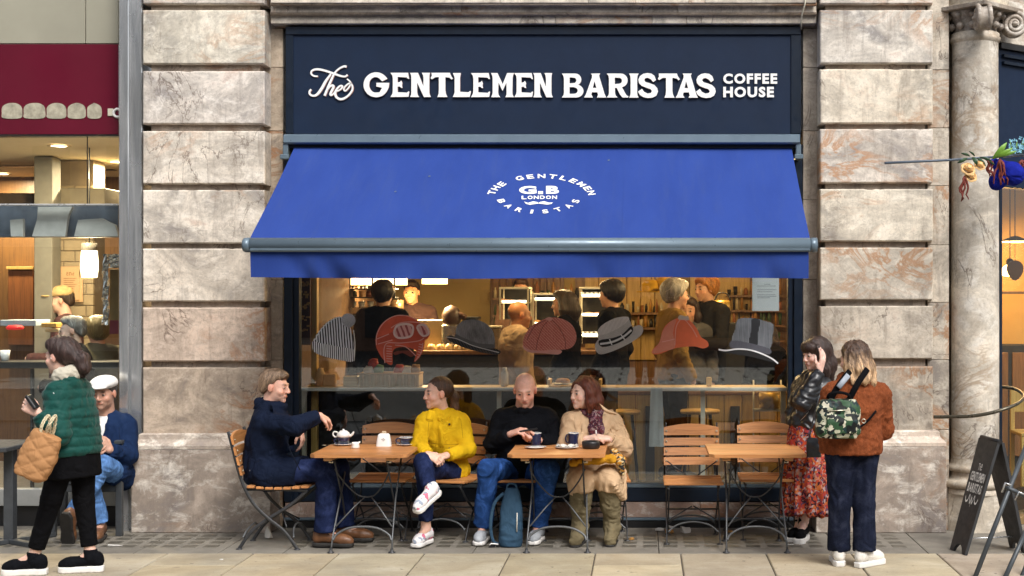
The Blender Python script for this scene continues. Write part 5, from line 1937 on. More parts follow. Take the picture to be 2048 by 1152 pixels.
def baffles(v):
	J = wal.J
	t = v[:, 2] + .012 * vnoise(v * 9, 3)
	ph = np.abs(np.sin(t * math.pi / .062))
	return .011 * np.sqrt(ph) - .006
g_puf = garment('puffer_jacket', S, .0085, GREENP, wal.t, wal.o, .006, 20, 71, quilt=baffles)
S = SDF()
S.chain(ringpts(wal.J['neck'] + (-.012, .0, .055), wal.shside, nv((-.6, .8, 0)), .088, .082, 0, 360, 16, lambda t: .022 * math.cos(2 * math.pi * t)), [.040] * 17, k=.02)
S.cap(wal.J['neck'] + (.05, -.05, .055), wal.J['neck'] + (-.02, -.09, .03), .05, .05, k=.03)
garment('cream_hood', S, .008, FLEECE, wal.t, wal.o, .009, 16, 72)
S = SDF()
S.loft([(pl + (.01, 0, -.20), wal.hpside, .185, .145), (pl + (.005, 0, -.05), wal.hpside, .175, .14), (pl + (0, 0, .04), wal.hpside, .17, .135)], k=.02)
garment('tunic', S, .009, BLACK_CLOTH, wal.t, wal.o, .008, 9, 73, (1.4, 1.4, .5))
wal.trousers(BLACK_CLOTH, .012, .86, name='leggings', wr=.004, tk=1.05)
for d in 'LR':
	S = SDF(); a_ = wal.J['an' + d]; S.cap(a_ + (0, 0, .05), a_ + (0, 0, -.03), .044, .046, k=.02, trim=[(a_ + (0, 0, .028), (0, 0, 1))])
	garment('sock', S, .006, BLACK_KNIT, wal.t, wal.o, .001, 20, 4)
	wal.shoe(d, BLACK_KNIT, WHITE_SOLE, .275, .048, sole_t=.036)
m = MB().lathe([(.0001, -.006), (.006, -.004), (.0075, 0), (.006, .006), (.0001, .008)], c=tuple(V(wal.H(-.082, .004, -.012) - wal.o)), n=8)
m.build('earbud', WHITE_LEA, wal.t)
def hair_wal(S, H):
	short_hair(.060, .060, 1.08, nape=-.06)(S, H)
	S.ell(H(0, -.085, .02), (.072, .055, .066), H.R, k=.03)
	S.chain([H(.0, -.12, .0), H(.0, -.165, -.03), H(.0, -.18, -.09), H(.0, -.165, -.14)], [.045, .046, .040, .016], k=.03)
wal.hair(hair_wal, (.042, .022, .018), wr=.009)

# ---------------------------------------------------------------- man in white flat cap
cap = Person('seated man in a white flat cap, blue blazer and washed jeans',
			 dict(pel=P(222, 948, .06), waist=P(222, 900, .05), neck=P(213, 836, .0), head=P(209, 786, -.06), shR=P(180, 856, .0), shL=P(252, 852, .02),
				  elR=P(172, 905, -.14), wrR=P(192, 912, -.34), elL=P(258, 912, -.08), wrL=P(220, 900, -.30),
				  hipR=P(200, 952, .04), hipL=P(243, 952, .04), knR=P(172, 945, -.36), knL=P(205, 930, -.40),
				  anR=G(200, -.30, .11), anL=P(148, 1030, -.42), toeR=G(192, -.47, .045), toeL=P(139, 1078, -.45)),
			 ((-.10, -.99, -.12),), skin=(.44, .25, .18), hs=1.02, stubble=(.30, .18, .13),
			 hands={'L': dict(d=(-.45, -.3, .55), pn=(-.7, .3, .2), thumb=(-.4, -.4, .8), curl=.5), 'R': dict(d=(.3, -.6, .3), pn=(.5, .3, .4), thumb=(0, 0, 1), curl=.5)})
S = SDF()
cap.torso(S, .020, lo=-.1, hi=.96)
garment('white_shirt', S, .009, WHITE_CLOTH, cap.t, cap.o, .006, 11, 80)
S = SDF()
cap.torso(S, .036, lo=-.1, hi=.93)
nk = cap.J['neck']
S.cap(nk + (-.01, -.13, .02), nk + (-.03, -.16, -.27), .080, .036, k=.012, op='s')
for d in 'LR': cap.sleeve(S, d, .030, .95, cuff=.048)
for sg in (-1, 1): S.cap(nk + (sg * .080, -.01, .0), nk + (sg * .055, -.125, -.20), .020, .022, k=.012)
S.cap(cap.J['hipL'], lerp(cap.J['hipL'], cap.J['knL'], .35), .118, .10, k=.05)
g_bla = garment('blazer', S, .0095, BLAZER, cap.t, cap.o, .010, 10, 81)
cap.trousers(DENIM_LT, .020, .95, flare=.01, wr=.010, ws=11)
cap.shoe('R', BROWN_SHOE, DARK_SOLE, .28, .05)
cap.shoe('L', BROWN_SHOE, DARK_SOLE, .28, .052, up=(.1, .9, .35))
cap.hair(short_hair(.058, .05, .99), (.06, .05, .045), wr=.002, locks=60)
def flat_cap(S, H):
	S.ell(H(0, -.01, .080), (.098, .112, .058), H.R, k=.03, trim=[(H(0, 0, .052), -H.u)])
	S.ell(H(0, .05, .080), (.086, .075, .036), H.R, k=.03, trim=[(H(0, 0, .052), -H.u)])
	S.ell(H(0, .105, .062), (.070, .048, .012), H.R, k=.012)
S = SDF(); flat_cap(S, cap.H)
garment('flat_cap', S, .006, WHITE_CLOTH, cap.t, cap.o, .002, 20, 4)

# lapels, collars, seams and pockets laid onto the garments
SHADE_SEAM = cloth('dark_seam_thread', (.006, .008, .014))
drape('pocket_flap', man, g_coat, [(536, 902), (560, 896), (588, 890)], [(534, 914), (560, 909), (588, 903)], NAVY_WOOL, .010)
drape('collar', man, g_coat, [(512, 800), (526, 800), (545, 812)], [(506, 818), (522, 822), (548, 836)], NAVY_WOOL, .016)
seam('sleeve_seam', man, g_coat, [(520, 838), (522, 860), (530, 880)], SHADE_SEAM)
seam('coat_front_edge', man, g_coat, [(572, 868), (580, 900), (600, 940)], SHADE_SEAM, 2.5)
YSEAM = cloth('mustard_seam', (.30, .17, .008))  # darker yellow for seams, also painted as shade under the collar edges
drape('collar', yel, g_jac, [(858, 819), (853, 829), (851, 840)], [(869, 823), (870, 832), (865, 842)], YELLOW, .015)
seam('collar_edge', yel, g_jac, [(852, 840), (858, 843), (866, 843)], YSEAM, 1.6)
seam('collar_edge', yel, g_jac, [(881, 840), (887, 844), (894, 843)], YSEAM, 1.6)
drape('collar', yel, g_jac, [(893, 821), (887, 830), (882, 839)], [(908, 818), (903, 829), (893, 842)], YELLOW, .015)
drape('front_placket', yel, g_jac, [(872, 842), (875, 866), (877, 896)], [(882, 842), (886, 866), (889, 896)], YELLOW, .009)
seam('open_front_edge', yel, g_jac, [(858, 842), (856, 870), (859, 898)], YSEAM, 2.4)
seam('sleeve_seam', yel, g_jac, [(921, 836), (924, 858), (926, 878)], YSEAM, 1.6)
seam('waist_seam', yel, g_jac, [(860, 886), (890, 889), (918, 888)], YSEAM, 1.8)
TSEAM = cloth('trench_seam', (.17, .105, .06))
drape('lapel', tre, g_tre, [(1152, 822), (1146, 842), (1152, 872)], [(1166, 830), (1162, 850), (1164, 872)], TAN, .013)
drape('lapel', tre, g_tre, [(1196, 824), (1194, 850), (1196, 880)], [(1226, 818), (1228, 842), (1202, 884)], TAN, .015)
drape('collar', tre, g_tre, [(1198, 806), (1206, 812), (1216, 820)], [(1206, 820), (1218, 828), (1238, 830)], TAN, .020)
drape('shoulder_flap', tre, g_tre, [(1226, 832), (1234, 842), (1243, 856)], [(1212, 842), (1222, 856), (1234, 864)], TAN, .009)
seam('coat_front_edge', tre, g_tre, [(1198, 882), (1206, 905), (1212, 935)], TSEAM, 2.2)
seam('sleeve_seam', tre, g_tre, [(1218, 850), (1226, 872), (1234, 888)], TSEAM, 1.6)
seam('cuff_strap', tre, g_tre, [(1222, 886), (1228, 878), (1230, 870)], TSEAM, 3)
ZIPM = M('zip_metal', (.55, .55, .55), .3, .8)
seam('zip', lea, g_lea, [(1596, 776), (1590, 800), (1594, 830)], ZIPM, 1.6, .005)
seam('zip', lea, g_lea, [(1600, 842), (1610, 832), (1618, 822)], ZIPM, 1.8, .005)
drape('lapel', lea, g_lea, [(1600, 766), (1590, 782), (1592, 806)], [(1614, 772), (1606, 790), (1598, 808)], LEATHER, .012)
drape('lapel', cap, g_bla, [(206, 846), (201, 870), (196, 900)], [(224, 842), (228, 872), (204, 906)], BLAZER, .012)
seam('sleeve_seam', cap, g_bla, [(238, 852), (240, 880), (246, 904)], SHADE_SEAM)
drape('pocket_flap', cap, g_bla, [(222, 908), (236, 910), (248, 908)], [(222, 916), (236, 919), (248, 916)], BLAZER, .008)
m = MB(); drape('chest_badge', wal, g_puf, [(106, 784), (105, 788)], [(106.6, 784), (111, 789)], WHITE_CLOTH, .006, 3, 2)
# ------------------------------------------------------------------ folding teak and iron chairs
def make_chair(label):
	t = thing('bistro_chair', label, 'chair', (0, 0, 0), 0, 'folding teak chairs outside the cafe')
	# local: front towards -y, width along x
	W = .200
	back = [(.29, .865), (.262, .76), (.232, .64), (.20, .53), (.165, .44), (.10, .33), (.0, .232), (-.12, .135), (-.205, .02), (-.215, .004)]
	front = [(-.285, .432), (-.16, .325), (.0, .225), (.12, .135), (.205, .02), (.215, .004)]
	for s_ in (-1, 1):
		c = catmull([(s_ * W, y, z) for y, z in back], 4)
		MB().tube(c, .0125, 8, flat=((1, 0, 0), .45)).build('leg', IRON, t)
		c = catmull([(s_ * (W - .016), y, z) for y, z in front], 4)
		MB().tube(c, .0125, 8, flat=((1, 0, 0), .45)).build('leg', IRON, t)
		for y, x in ((-.215, W), (.215, W - .016)):
			MB().lathe([(.024, 0), (.024, .005), (.010, .010)], c=(s_ * x, y, 0), n=12).build('foot_pad', IRON, t)
		MB().tube([(s_ * (W - .008), y, z) for y, z in ((-.285, .432), (-.05, .442), (.165, .440))], .011, 8, flat=((1, 0, 0), .5)).build('seat_rail', IRON, t)
	# cross rods and arches between the legs
	for yy, z0, z1 in ((-.17, .085, .150), (.17, .085, .150)):
		MB().tube(catmull([(-W + .01, yy * 1.1, z0), (-W * .6, yy, z1 - .012), (0, yy * .95, z1 + .01), (W * .6, yy, z1 - .012), (W - .01, yy * 1.1, z0)], 5), .007, 6).build('arched_brace', IRON_GREY, t)
	for s_ in (-1, 1):
		MB().tube([(s_ * (W - .01), -.135, .165), (s_ * .005, -.05, .262)], .0055, 6).build('cross_rod', IRON, t)
		MB().tube([(s_ * (W - .01), .135, .60 - .02), (s_ * .03, .15, .46)], .0045, 6).build('cross_rod', IRON, t)
	MB().tube([(-W, 0, .232), (W, 0, .232)], .007, 6).build('pivot_rod', IRON, t)
	# seat slats run across; the seat dips in the middle
	for i in range(7):
		y = -.275 + i * .066
		z = .452 - .012 * math.sin(math.pi * i / 6)
		MB().box(-.222, .222, y - .028, y + .028, z, z + .019, c=.004).build('seat_slat', WOOD, t)
	# back slats bolted to the uprights, the top one with a curved upper edge
	for i, (z, y) in enumerate(((.575, .213), (.648, .232), (.721, .252), (.800, .272))):
		m = MB()
		top = i == 3
		n = 14
		vs = []
		for k in range(n + 1):
			x = -.216 + .432 * k / n
			u = x / .216
			h1 = (.030 + .028 * (1 - u * u)) if top else .029
			cy = y + .020 * (1 - u * u) - .010
			tilt = .014
			for (dz, dy) in ((-.029, -.009 - tilt * 0), (h1, -.009 + tilt), (h1, .009 + tilt), (-.029, .009)):
				vs.append((x, cy + dy - .014, z + dz))
		fs = []
		for k in range(n):
			for j in range(4):
				fs.append((k * 4 + j, k * 4 + (j + 1) % 4, k * 4 + 4 + (j + 1) % 4, k * 4 + 4 + j))
		fs += [(3, 2, 1, 0), tuple(n * 4 + j for j in range(4))]
		m.add(vs, fs)
		o = m.build('back_slat', WOOD, t)
		for s_ in (-1, 1):
			mm = MB().tube([(s_ * .196, y - .028, z + .004), (s_ * .196, y - .034, z + .004)], [.009, .006], 10)
			mm.build('bolt', BRASS, o)
	return t

# chair plan positions: (x px of seat centre, y of the chair centre, turn, label)
def chair_at(t, x, y, rz):
	t.location = (x, y, 0); t.rotation_euler = (0, 0, rz)

chairs = [
	(PX(550, -.52), -.52, rad(90), 'wooden slatted chair turned sideways under the man in the navy coat'),
	(PX(768, -.12), -.12, rad(0), 'empty wooden slatted chair behind the table with the teapot'),
	(PX(900, -.16), -.16, rad(-12), 'wooden slatted chair under the woman in the yellow jacket'),
	(PX(1040, -.14), -.14, rad(0), 'wooden slatted chair under the bald man in black'),
	(PX(1200, -.14), -.14, rad(4), 'wooden slatted chair under the woman in the trench coat'),
	(PX(1385, -.28), -.28, rad(0), 'empty wooden slatted chair left of the bare table'),
	(PX(1534, -.10), -.10, rad(0), 'empty wooden slatted chair behind the bare table'),
]
ch0 = make_chair(chairs[0][3])
protos = []
for i, (x, y, rz, lab) in enumerate(chairs):
	c = ch0 if i == 0 else copy_tree(ch0)
	c['label'] = lab
	chair_at(c, x, y, rz)

# ------------------------------------------------------------------ square tables
def make_table(label):
	t = thing('bistro_table', label, 'table', (0, 0, 0), 0, 'square teak tables outside the cafe')
	HX, HY, ZT = .350, .365, .725
	n = 8
	w = 2 * HY / n
	for i in range(n):
		y0 = -HY + i * w + .0015; y1 = y0 + w - .003
		m = MB()
		cut = .038 if i in (0, n - 1) else 0
		if cut:
			ya, yb = (y0, y1) if i == 0 else (y1, y0)
			poly = [(-HX + cut, ya), (HX - cut, ya), (HX, ya + (cut if i == 0 else -cut)), (HX, yb), (-HX, yb), (-HX, ya + (cut if i == 0 else -cut))]
			if i: poly = poly[::-1]
			m.prism(poly, ZT - .024, ZT, axis='z')
		else:
			m.box(-HX, HX, y0, y1, ZT - .024, ZT, c=.003)
		m.build('top_slat', WOOD, t)
	for s_ in (-1, 1):
		MB().box(s_ * .225 - .03, s_ * .225 + .03, -HY + .03, HY - .03, ZT - .050, ZT - .0245, c=.003).build('batten', WOOD_EDGE, t)
		x = s_ * .205
		for sy in (-1, 1):
			xx = x + (s_ * .0 if sy < 0 else -s_ * .016)
			MB().tube([(xx, sy * -.27, ZT - .055), (xx, 0, .36), (xx + s_ * .012, sy * .20, .105), (xx + s_ * .016, sy * .245, .010)], .0105, 8, flat=((1, 0, 0), .62)).build('leg', IRON_GREY if sy < 0 else IRON, t)
			MB().lathe([(.026, 0), (.026, .006), (.012, .012), (.010, .03)], c=(xx + s_ * .016, sy * .245, 0), n=12).build('foot_pad', IRON, t)
		MB().tube([(x, -HY + .06, ZT - .055), (x, HY - .06, ZT - .055)], .009, 6).build('top_rail', IRON, t)
		MB().tube([(x - s_ * .01, -.286, ZT - .062), (x + s_ * .02, -.290, ZT - .062)], .008, 8).build('bolt', BRASS, t)
		# stay from the leg up to the middle
		MB().tube([(x, -.155, .175), (x - s_ * .11, -.06, .30), (s_ * .02, .0, .375)], .006, 6).build('stay', IRON_GREY, t)
	for sy, mt in ((-1, IRON_GREY), (1, IRON)):
		MB().tube(catmull([(-.212, sy * .215, .085), (-.19, sy * .20, .125), (-.11, sy * .19, .168), (0, sy * .185, .180), (.11, sy * .19, .168), (.19, sy * .20, .125), (.212, sy * .215, .085)], 5), .0085, 8).build('arched_brace', mt, t)
	MB().tube(catmull([(-.20, -.20, .60), (-.15, -.14, .50), (-.07, -.07, .40), (0, -.04, .375), (.07, -.07, .40), (.15, -.14, .50), (.20, -.20, .60)], 5), .006, 6).build('hanging_brace', IRON, t)
	return t

tabs = [(PX(736, -.60), -.60, 'square wooden table set with a teapot between the navy coat and yellow jacket'),
		(PX(1118, -.60), -.60, 'square wooden table with mugs and plates in front of the bald man'),
		(PX(1508, -.58), -.60, 'bare square wooden table beside the leather jacket woman')]
tb0 = make_table(tabs[0][2])
TABS = []
for i, (x, y, lab) in enumerate(tabs):
	t = tb0 if i == 0 else copy_tree(tb0)
	t['label'] = lab
	t.location = (x, y, 0)
	TABS.append(t)
ZT = .725

# ------------------------------------------------------------------ crockery
def at_table(px, py):
	d = F_PX * (CAM_Z - ZT) / (py - VY)
	return V(((px - VX) / F_PX * d, d - DIST, ZT))

def saucer(label, px, py, mat=None, r=.072, cat='saucer'):
	t = thing('saucer' if cat == 'saucer' else 'plate', label, cat, at_table(px, py))
	MB().lathe([(.0001, 0), (r * .5, 0), (r * .62, .004), (r, .013), (r * 1.0, .0155), (r * .60, .0075), (r * .5, .0055), (.0001, .0055)], n=28).build('dish', mat or CERAM, t)
	return t

def cup(label, p, r, h, mat, rim, hang=0.0, cat='cup', conical=True, handle=True):
	t = thing('cup' if cat == 'cup' else 'mug', label, cat, p)
	b = r * (.62 if conical else .96)
	prof = [(.0001, 0), (b, 0)] + [(b + (r - b) * (k / 8) ** .6, h * k / 8) for k in range(1, 9)]
	MB().lathe(prof + [(r - .004, h), (r - .005, h * .4), (.0001, h * .3)], n=24).build('bowl', mat, t)
	m = MB(); m.tube([(r * math.cos(a), r * math.sin(a), h + .0005) for a in np.linspace(0, 2 * math.pi, 25)[:-1]], .0028, 6, closed=True); m.build('rim', rim, t)
	if handle:
		d = V((math.cos(hang), math.sin(hang), 0))
		MB().tube([tuple(d * x + V((0, 0, z))) for x, z in catmull([(r * .92, h * .82), (r * 1.25, h * .86), (r * 1.5, h * .6), (r * 1.3, h * .28), (r * .85, h * .25)], 4)], .0055, 6).build('handle', mat, t)
	m = MB().lathe([(.0001, 0), (r - .006, 0)], c=(0, 0, h * .82), n=20); m.build('drink', M('coffee', (.05, .022, .010), .2, var=.05), t)
	return t

s1 = saucer('white saucer under the small white teapot at the left of the table', 687, 891)
s1z = s1.location + V((0, 0, .0065))
cup('navy cup under the small white teapot', s1z, .048, .050, NAVYC, NAVYC, hang=math.pi)
tp = thing('teapot', 'small white teapot stacked on a navy cup', 'teapot', s1z + V((0, 0, .052)))
MB().lathe([(.0001, 0), (.040, 0), (.050, .010), (.052, .022), (.044, .040), (.030, .050), (.028, .053), (.020, .056), (.008, .058), (.008, .066), (.0001, .068)], n=26).build('pot_body', CERAM, tp)
MB().tube(catmull([(-.044, 0, .040), (-.070, 0, .046), (-.080, 0, .026), (-.066, 0, .008), (-.048, 0, .010)], 5), .006, 8).build('handle', CERAM, tp)
MB().tube(catmull([(.044, 0, .014), (.064, 0, .024), (.078, 0, .046)], 5), [.012] * 4 + [.009] * 4 + [.007] * 3, 8).build('spout', CERAM, tp)
jg = thing('milk_jug', 'tiny white milk jug at the front of the left table', 'jug', at_table(711, 897))
MB().lathe([(.0001, 0), (.028, 0), (.031, .014), (.027, .034), (.029, .046), (.026, .046), (.023, .034), (.0001, .012)], n=22).build('jug_body', CERAM, jg)
MB().tube([(.024, 0, .043), (.036, 0, .051)], [.010, .004], 8).build('spout', CERAM, jg)
mh = thing('sugar_holder', 'white tapering sugar holder in the middle of the left table', 'sugar holder', at_table(768, 892))
m = MB()
for a, b, c, d in ((.053, .034, 0, .012), ):
	pass
pr_ = [(.0, .058, .040), (.050, .052, .034), (.085, .044, .027), (.094, .036, .020), (.097, .024, .012)]
vs = []
for z, hx, hy in pr_:
	for k in range(20):
		a = 2 * math.pi * k / 20
		ca, sa = math.cos(a), math.sin(a)
		vs.append((hx * math.copysign(abs(ca) ** .5, ca), hy * math.copysign(abs(sa) ** .5, sa), z))
m.add(vs, [(i * 20 + k, i * 20 + (k + 1) % 20, i * 20 + 20 + (k + 1) % 20, i * 20 + 20 + k) for i in range(4) for k in range(20)] + [tuple(range(80, 100))], smooth=True)
m.build('holder_body', CERAM, mh)
MB().box(-.016, .016, -.004, .012, .092, .112, c=.003).build('sachet', M('paper_sachet', (.55, .42, .28), .8), mh)
m = MB()
for k, (dx, dz) in enumerate(((-.008, .050), (.002, .056), (.009, .047), (.0, .040))):
	m.box(dx - .005, dx + .005, -.0352 - .002 * (1 - dz / .1), -.034, dz, dz + .006)
m.build('printed_motif', M('grey_print', (.35, .33, .30), .6), mh)
s2 = saucer('white saucer under the navy cup near the yellow jacket', 812, 891)
cup('navy coffee cup on a white saucer near the yellow jacket', s2.location + V((0, 0, .0065)), .050, .055, NAVYC, CERAM, hang=math.pi * 1.05)
sp = thing('teaspoon', 'steel teaspoon lying beside the teapot saucer', 'spoon', at_table(664, 892))
m = MB(); m.tube([(-.05, 0, .006), (.02, .005, .010), (.05, .006, .008)], [.003, .0025, .003], 6, flat=((0, 0, 1), .5)); m.lathe([(.0001, 0), (.012, .002), (.010, .005), (.0001, .003)], c=(-.06, 0, .003), n=10, sx=1.5); m.build('spoon_body', BRASS, sp)

mug_a = cup('navy enamel mug with white rim in front of the bald man', at_table(1072, 891), .040, .095, NAVYC, CERAM, hang=math.pi, cat='mug', conical=False)
mug_b = cup('navy enamel mug with white rim in front of the trench coat woman', at_table(1147, 891), .040, .095, NAVYC, CERAM, hang=math.pi, cat='mug', conical=False)
saucer('empty white plate below the bald man\'s hands', 1071, 897, r=.080, cat='plate')
pl2 = saucer('white plate with a crumpled napkin between the two mugs', 1134, 897, r=.088, cat='plate')
nk_ = thing('napkin', 'crumpled white paper napkin lying on the plate', 'napkin', pl2.location + V((0, 0, .012)))
m = MB()
nn = 14
vs = []
for j in range(nn + 1):
	for i in range(nn + 1):
		u, v_ = i / nn - .5, j / nn - .5
		vs.append((u * .15 + .01 * math.sin(v_ * 20), v_ * .07, .008 + .010 * math.sin(u * 17 + v_ * 9) * math.cos(v_ * 13) + .012 * abs(u)))
m.add(vs, [(j * (nn + 1) + i, j * (nn + 1) + i + 1, (j + 1) * (nn + 1) + i + 1, (j + 1) * (nn + 1) + i) for j in range(nn) for i in range(nn)], smooth=True)
m.build('paper', M('tissue', (.70, .66, .60), .9, var=.08), nk_)
kn = thing('wooden_stirrer', 'thin wooden stirrer leaning on the plate with the napkin', 'stirrer', at_table(1103, 897))
MB().box(-.05, .05, -.003, .003, .004, .007).build('stick', WOOD_EDGE, kn)
ab = thing('ashtray', 'round black ashtray at the right end of the middle table', 'ashtray', at_table(1182, 897))
MB().lathe([(.0001, 0), (.058, 0), (.066, .010), (.068, .045), (.064, .056), (.056, .056), (.054, .020), (.0001, .016)], n=28).build('bowl', BLACKP, ab)

# phone held by the bald man, phone of the walker
ph = thing('phone', 'dark phone held by the bald man', 'phone', P(1056, 861, -.40))
m = MB().box(-.072, .072, -.006, .006, -.004, .010, c=.003)
m.xform(Matrix.Rotation(rad(-10), 4, 'Y')); m.build('phone_body', BLACKP, ph)
ph = thing('phone', 'dark phone held up by the woman in green', 'phone', P(66, 806, -1.88))
m = MB().box(-.012, .012, -.035, .035, -.045, .060, c=.006)
m.xform(Matrix.Rotation(rad(-35), 4, 'Y')); m.build('phone_body', BLACKP, ph)

# ------------------------------------------------------------------ bags
YC = -1.98
bag = thing('quilted_bag', 'tan quilted tote bag hanging from the arm of the woman in green', 'handbag', P(72, 910, YC))
S = SDF()
bt, bb = P(96, 868, YC), P(60, 950, YC)
r_ = nv((.80, .0, .42))
bx = nv(np.cross(nv(np.array(bt) - np.array(bb)), (0, 1, 0)))
S.loft([(np.array(bb) + (-.02, 0, -.01), bx, .080, .05), (np.array(bb), bx, .105, .062), (lerp(bb, bt, .5), bx, .118, .060), (np.array(bt), bx, .092, .042)], k=.02, n=3.2)
def quil(v):
	a = (v[:, 0] - bb[0]) * .80 + (v[:, 2] - bb[2]) * .60
	b = -(v[:, 0] - bb[0]) * .30 + (v[:, 2] - bb[2]) * .95
	return .0075 * np.minimum(np.sqrt(np.abs(np.sin(a * math.pi / .078))), np.sqrt(np.abs(np.sin(b * math.pi / .070)))) - .004
garment('bag_body', S, .007, TANPAD, bag, np.array(bag.location), .002, 12, 3, quilt=quil)
for dx in (0, 14):
	m = MB()
	c = catmull([P(80 + dx * .6, 876, YC - .02 + dx * .003), P(84 + dx, 850, YC - .02), P(97 + dx, 832, YC + .02), P(100 + dx * .6, 858, YC + .04), P(95 + dx * .5, 878, YC + .05)], 8)
	prev = None
	for i in range(0, len(c) - 1):
		p, q = V(c[i]), V(c[i + 1])
		mid = (p + q) / 2 - bag.location
		d_ = (q - p).normalized()
		s_ = d_.cross(V((0, 1, 0)) if i % 2 else V((.5, .2, .8))).normalized()
		m.tube([tuple(mid + d_ * math.cos(t) * .014 + s_ * math.sin(t) * .009) for t in np.linspace(0, 2 * math.pi, 9)[:-1]], .0035, 5, closed=True)
	m.build('chain_handle', M('cream_chain', (.62, .54, .36), .4, .2), bag)

bp = thing('backpack', 'small camouflage backpack worn over the rust coat', 'backpack', P(1676, 836, -1.56))
S = SDF()
z = nv((0, 0, 1)); sd_ = nv((.98, .17, 0))
c0 = np.array(P(1676, 836, -1.565))
S.loft([(c0 + (0, 0, -.135), sd_, .125, .055), (c0 + (0, 0, -.10), sd_, .152, .068), (c0 + (0, 0, .07), sd_, .150, .066), (c0 + (0, 0, .125), sd_, .118, .050)], k=.02, n=3.0)
garment('pack_body', S, .007, CAMO, bp, np.array(bp.location), .006, 14, 4)
S = SDF(); S.loft([(c0 + (.02, -.06, -.10), sd_, .10, .018), (c0 + (.02, -.065, -.02), sd_, .11, .022), (c0 + (.015, -.06, .03), sd_, .10, .014)], k=.01, n=3.5)
garment('front_pocket', S, .006, CAMO, bp, np.array(bp.location), .003, 20, 4)
L0 = bp.location
def lo(p): return tuple(V(p) - L0)
MB().tube([lo(p) for p in catmull([P(1655, 797, -1.58), P(1660, 788, -1.60), P(1680, 785, -1.60), P(1697, 790, -1.58), P(1700, 800, -1.56)], 5)], .010, 8, flat=((0, 1, 0), .5)).build('grab_handle', BLACK_CLOTH, bp)
for a, b, c in ((P(1660, 800, -1.53), P(1678, 770, -1.545), P(1700, 742, -1.48)), (P(1698, 800, -1.53), P(1716, 766, -1.535), P(1735, 738, -1.45))):
	MB().tube([lo(p) for p in catmull([a, b, c], 6)], .021, 8, flat=((0, 1, 0), .28)).build('shoulder_strap', BLACK_CLOTH, bp)
for a, b, c in ((P(1715, 858, -1.55), P(1735, 842, -1.52), P(1752, 822, -1.46)),):
	MB().tube([lo(p) for p in catmull([a, b, c], 6)], .009, 6, flat=((0, 1, 0), .3)).build('waist_strap', BLACK_CLOTH, bp)
MB().tube([lo(P(1727, 842, -1.535) + V((.014 * math.cos(t), -.004, .014 * math.sin(t)))) for t in np.linspace(0, 2 * math.pi, 13)[:-1]], .003, 6, closed=True).build('buckle', BRASS, bp)
MB().tube([lo(P(1677, 775, -1.565)), lo(P(1697, 750, -1.515))], .019, 8, flat=((0, 1, 0), .3)).build('strap_pad', M('pale_grey_strap', (.30, .33, .38), .6), bp)
m = MB().box(-.018, .018, -.004, .004, -.04, .04, c=.002).xform(Matrix.Translation(V(lo(P(1641, 845, -1.58)))))
m.build('red_tag', M('red_strap_tag', (.42, .03, .02), .6), bp)
MB().tube([lo(P(1655, 822, -1.64)), lo(P(1698, 820, -1.64))], .004, 6).build('zip', BRASS, bp)

hb = thing('handbag', 'small black leather handbag hanging beside the floral skirt', 'handbag', P(1628, 894, -.56))
S = SDF(); c0 = np.array(hb.location)
S.loft([(c0 + (0, 0, -.075), nv((.9, -.3, 0)), .052, .03), (c0, nv((.9, -.3, 0)), .058, .034), (c0 + (0, 0, .07), nv((.9, -.3, 0)), .050, .026)], k=.01, n=3.4)
garment('bag_body', S, .006, LEATHER, hb, c0, .003, 20, 3)
MB().tube([tuple(V(p) - hb.location) for p in catmull([P(1618, 876, -.56), P(1624, 850, -.55), P(1636, 800, -.52), P(1646, 772, -.46)], 6)], .006, 6).build('shoulder_strap', LEATHER, hb)

rb = thing('backpack', 'blue grey backpack standing on the ground between the bald man\'s feet', 'backpack', G(1022, -.58, 0))
S = SDF(); c0 = np.array(rb.location)
sx_ = nv((1, .1, 0))
S.loft([(c0 + (-.005, 0, .0), sx_, .082, .07), (c0 + (-.004, 0, .05), sx_, .088, .078), (c0 + (.004, 0, .27), sx_, .082, .07), (c0 + (.008, .0, .385), sx_, .060, .05), (c0 + (.010, .01, .43), sx_, .040, .03)], k=.02, n=2.8)
BLUEBAG = cloth('slate_blue_nylon', (.035, .075, .125), weave=400, var=.15)
garment('pack_body', S, .008, BLUEBAG, rb, c0, .006, 10, 5)
MB().tube([(.052, -.072, .26), (.050, -.078, .12)], .004, 6).build('zip', WHITE_LEA, rb)
MB().tube(catmull([(-.05, -.03, .40), (-.115, -.06, .33), (-.145, -.06, .18), (-.13, -.04, .05), (-.09, -.03, .02)], 6), .012, 8, flat=((0, 1, 0), .35)).build('shoulder_strap', BLUEBAG, rb)
MB().tube(catmull([(-.03, 0, .42), (-.02, 0, .46), (.03, 0, .46), (.045, 0, .42)], 5), .008, 6).build('grab_handle', BLUEBAG, rb)
mc = thing('strap_buckle', 'white and black strap buckle lying by the bald man\'s shoe', 'buckle', G(989, -.62, 0))
m = MB().box(-.035, .005, -.02, .02, .002, .03, c=.006).box(.012, .04, -.015, .02, .002, .022, c=.005)
m.build('buckle_body', BLACKP, mc)
MB().tube([(-.036, -.023, .02), (-.02, -.026, .032), (.0, -.026, .030), (.03, -.022, .026)], .005, 6).build('loop', WHITE, mc)

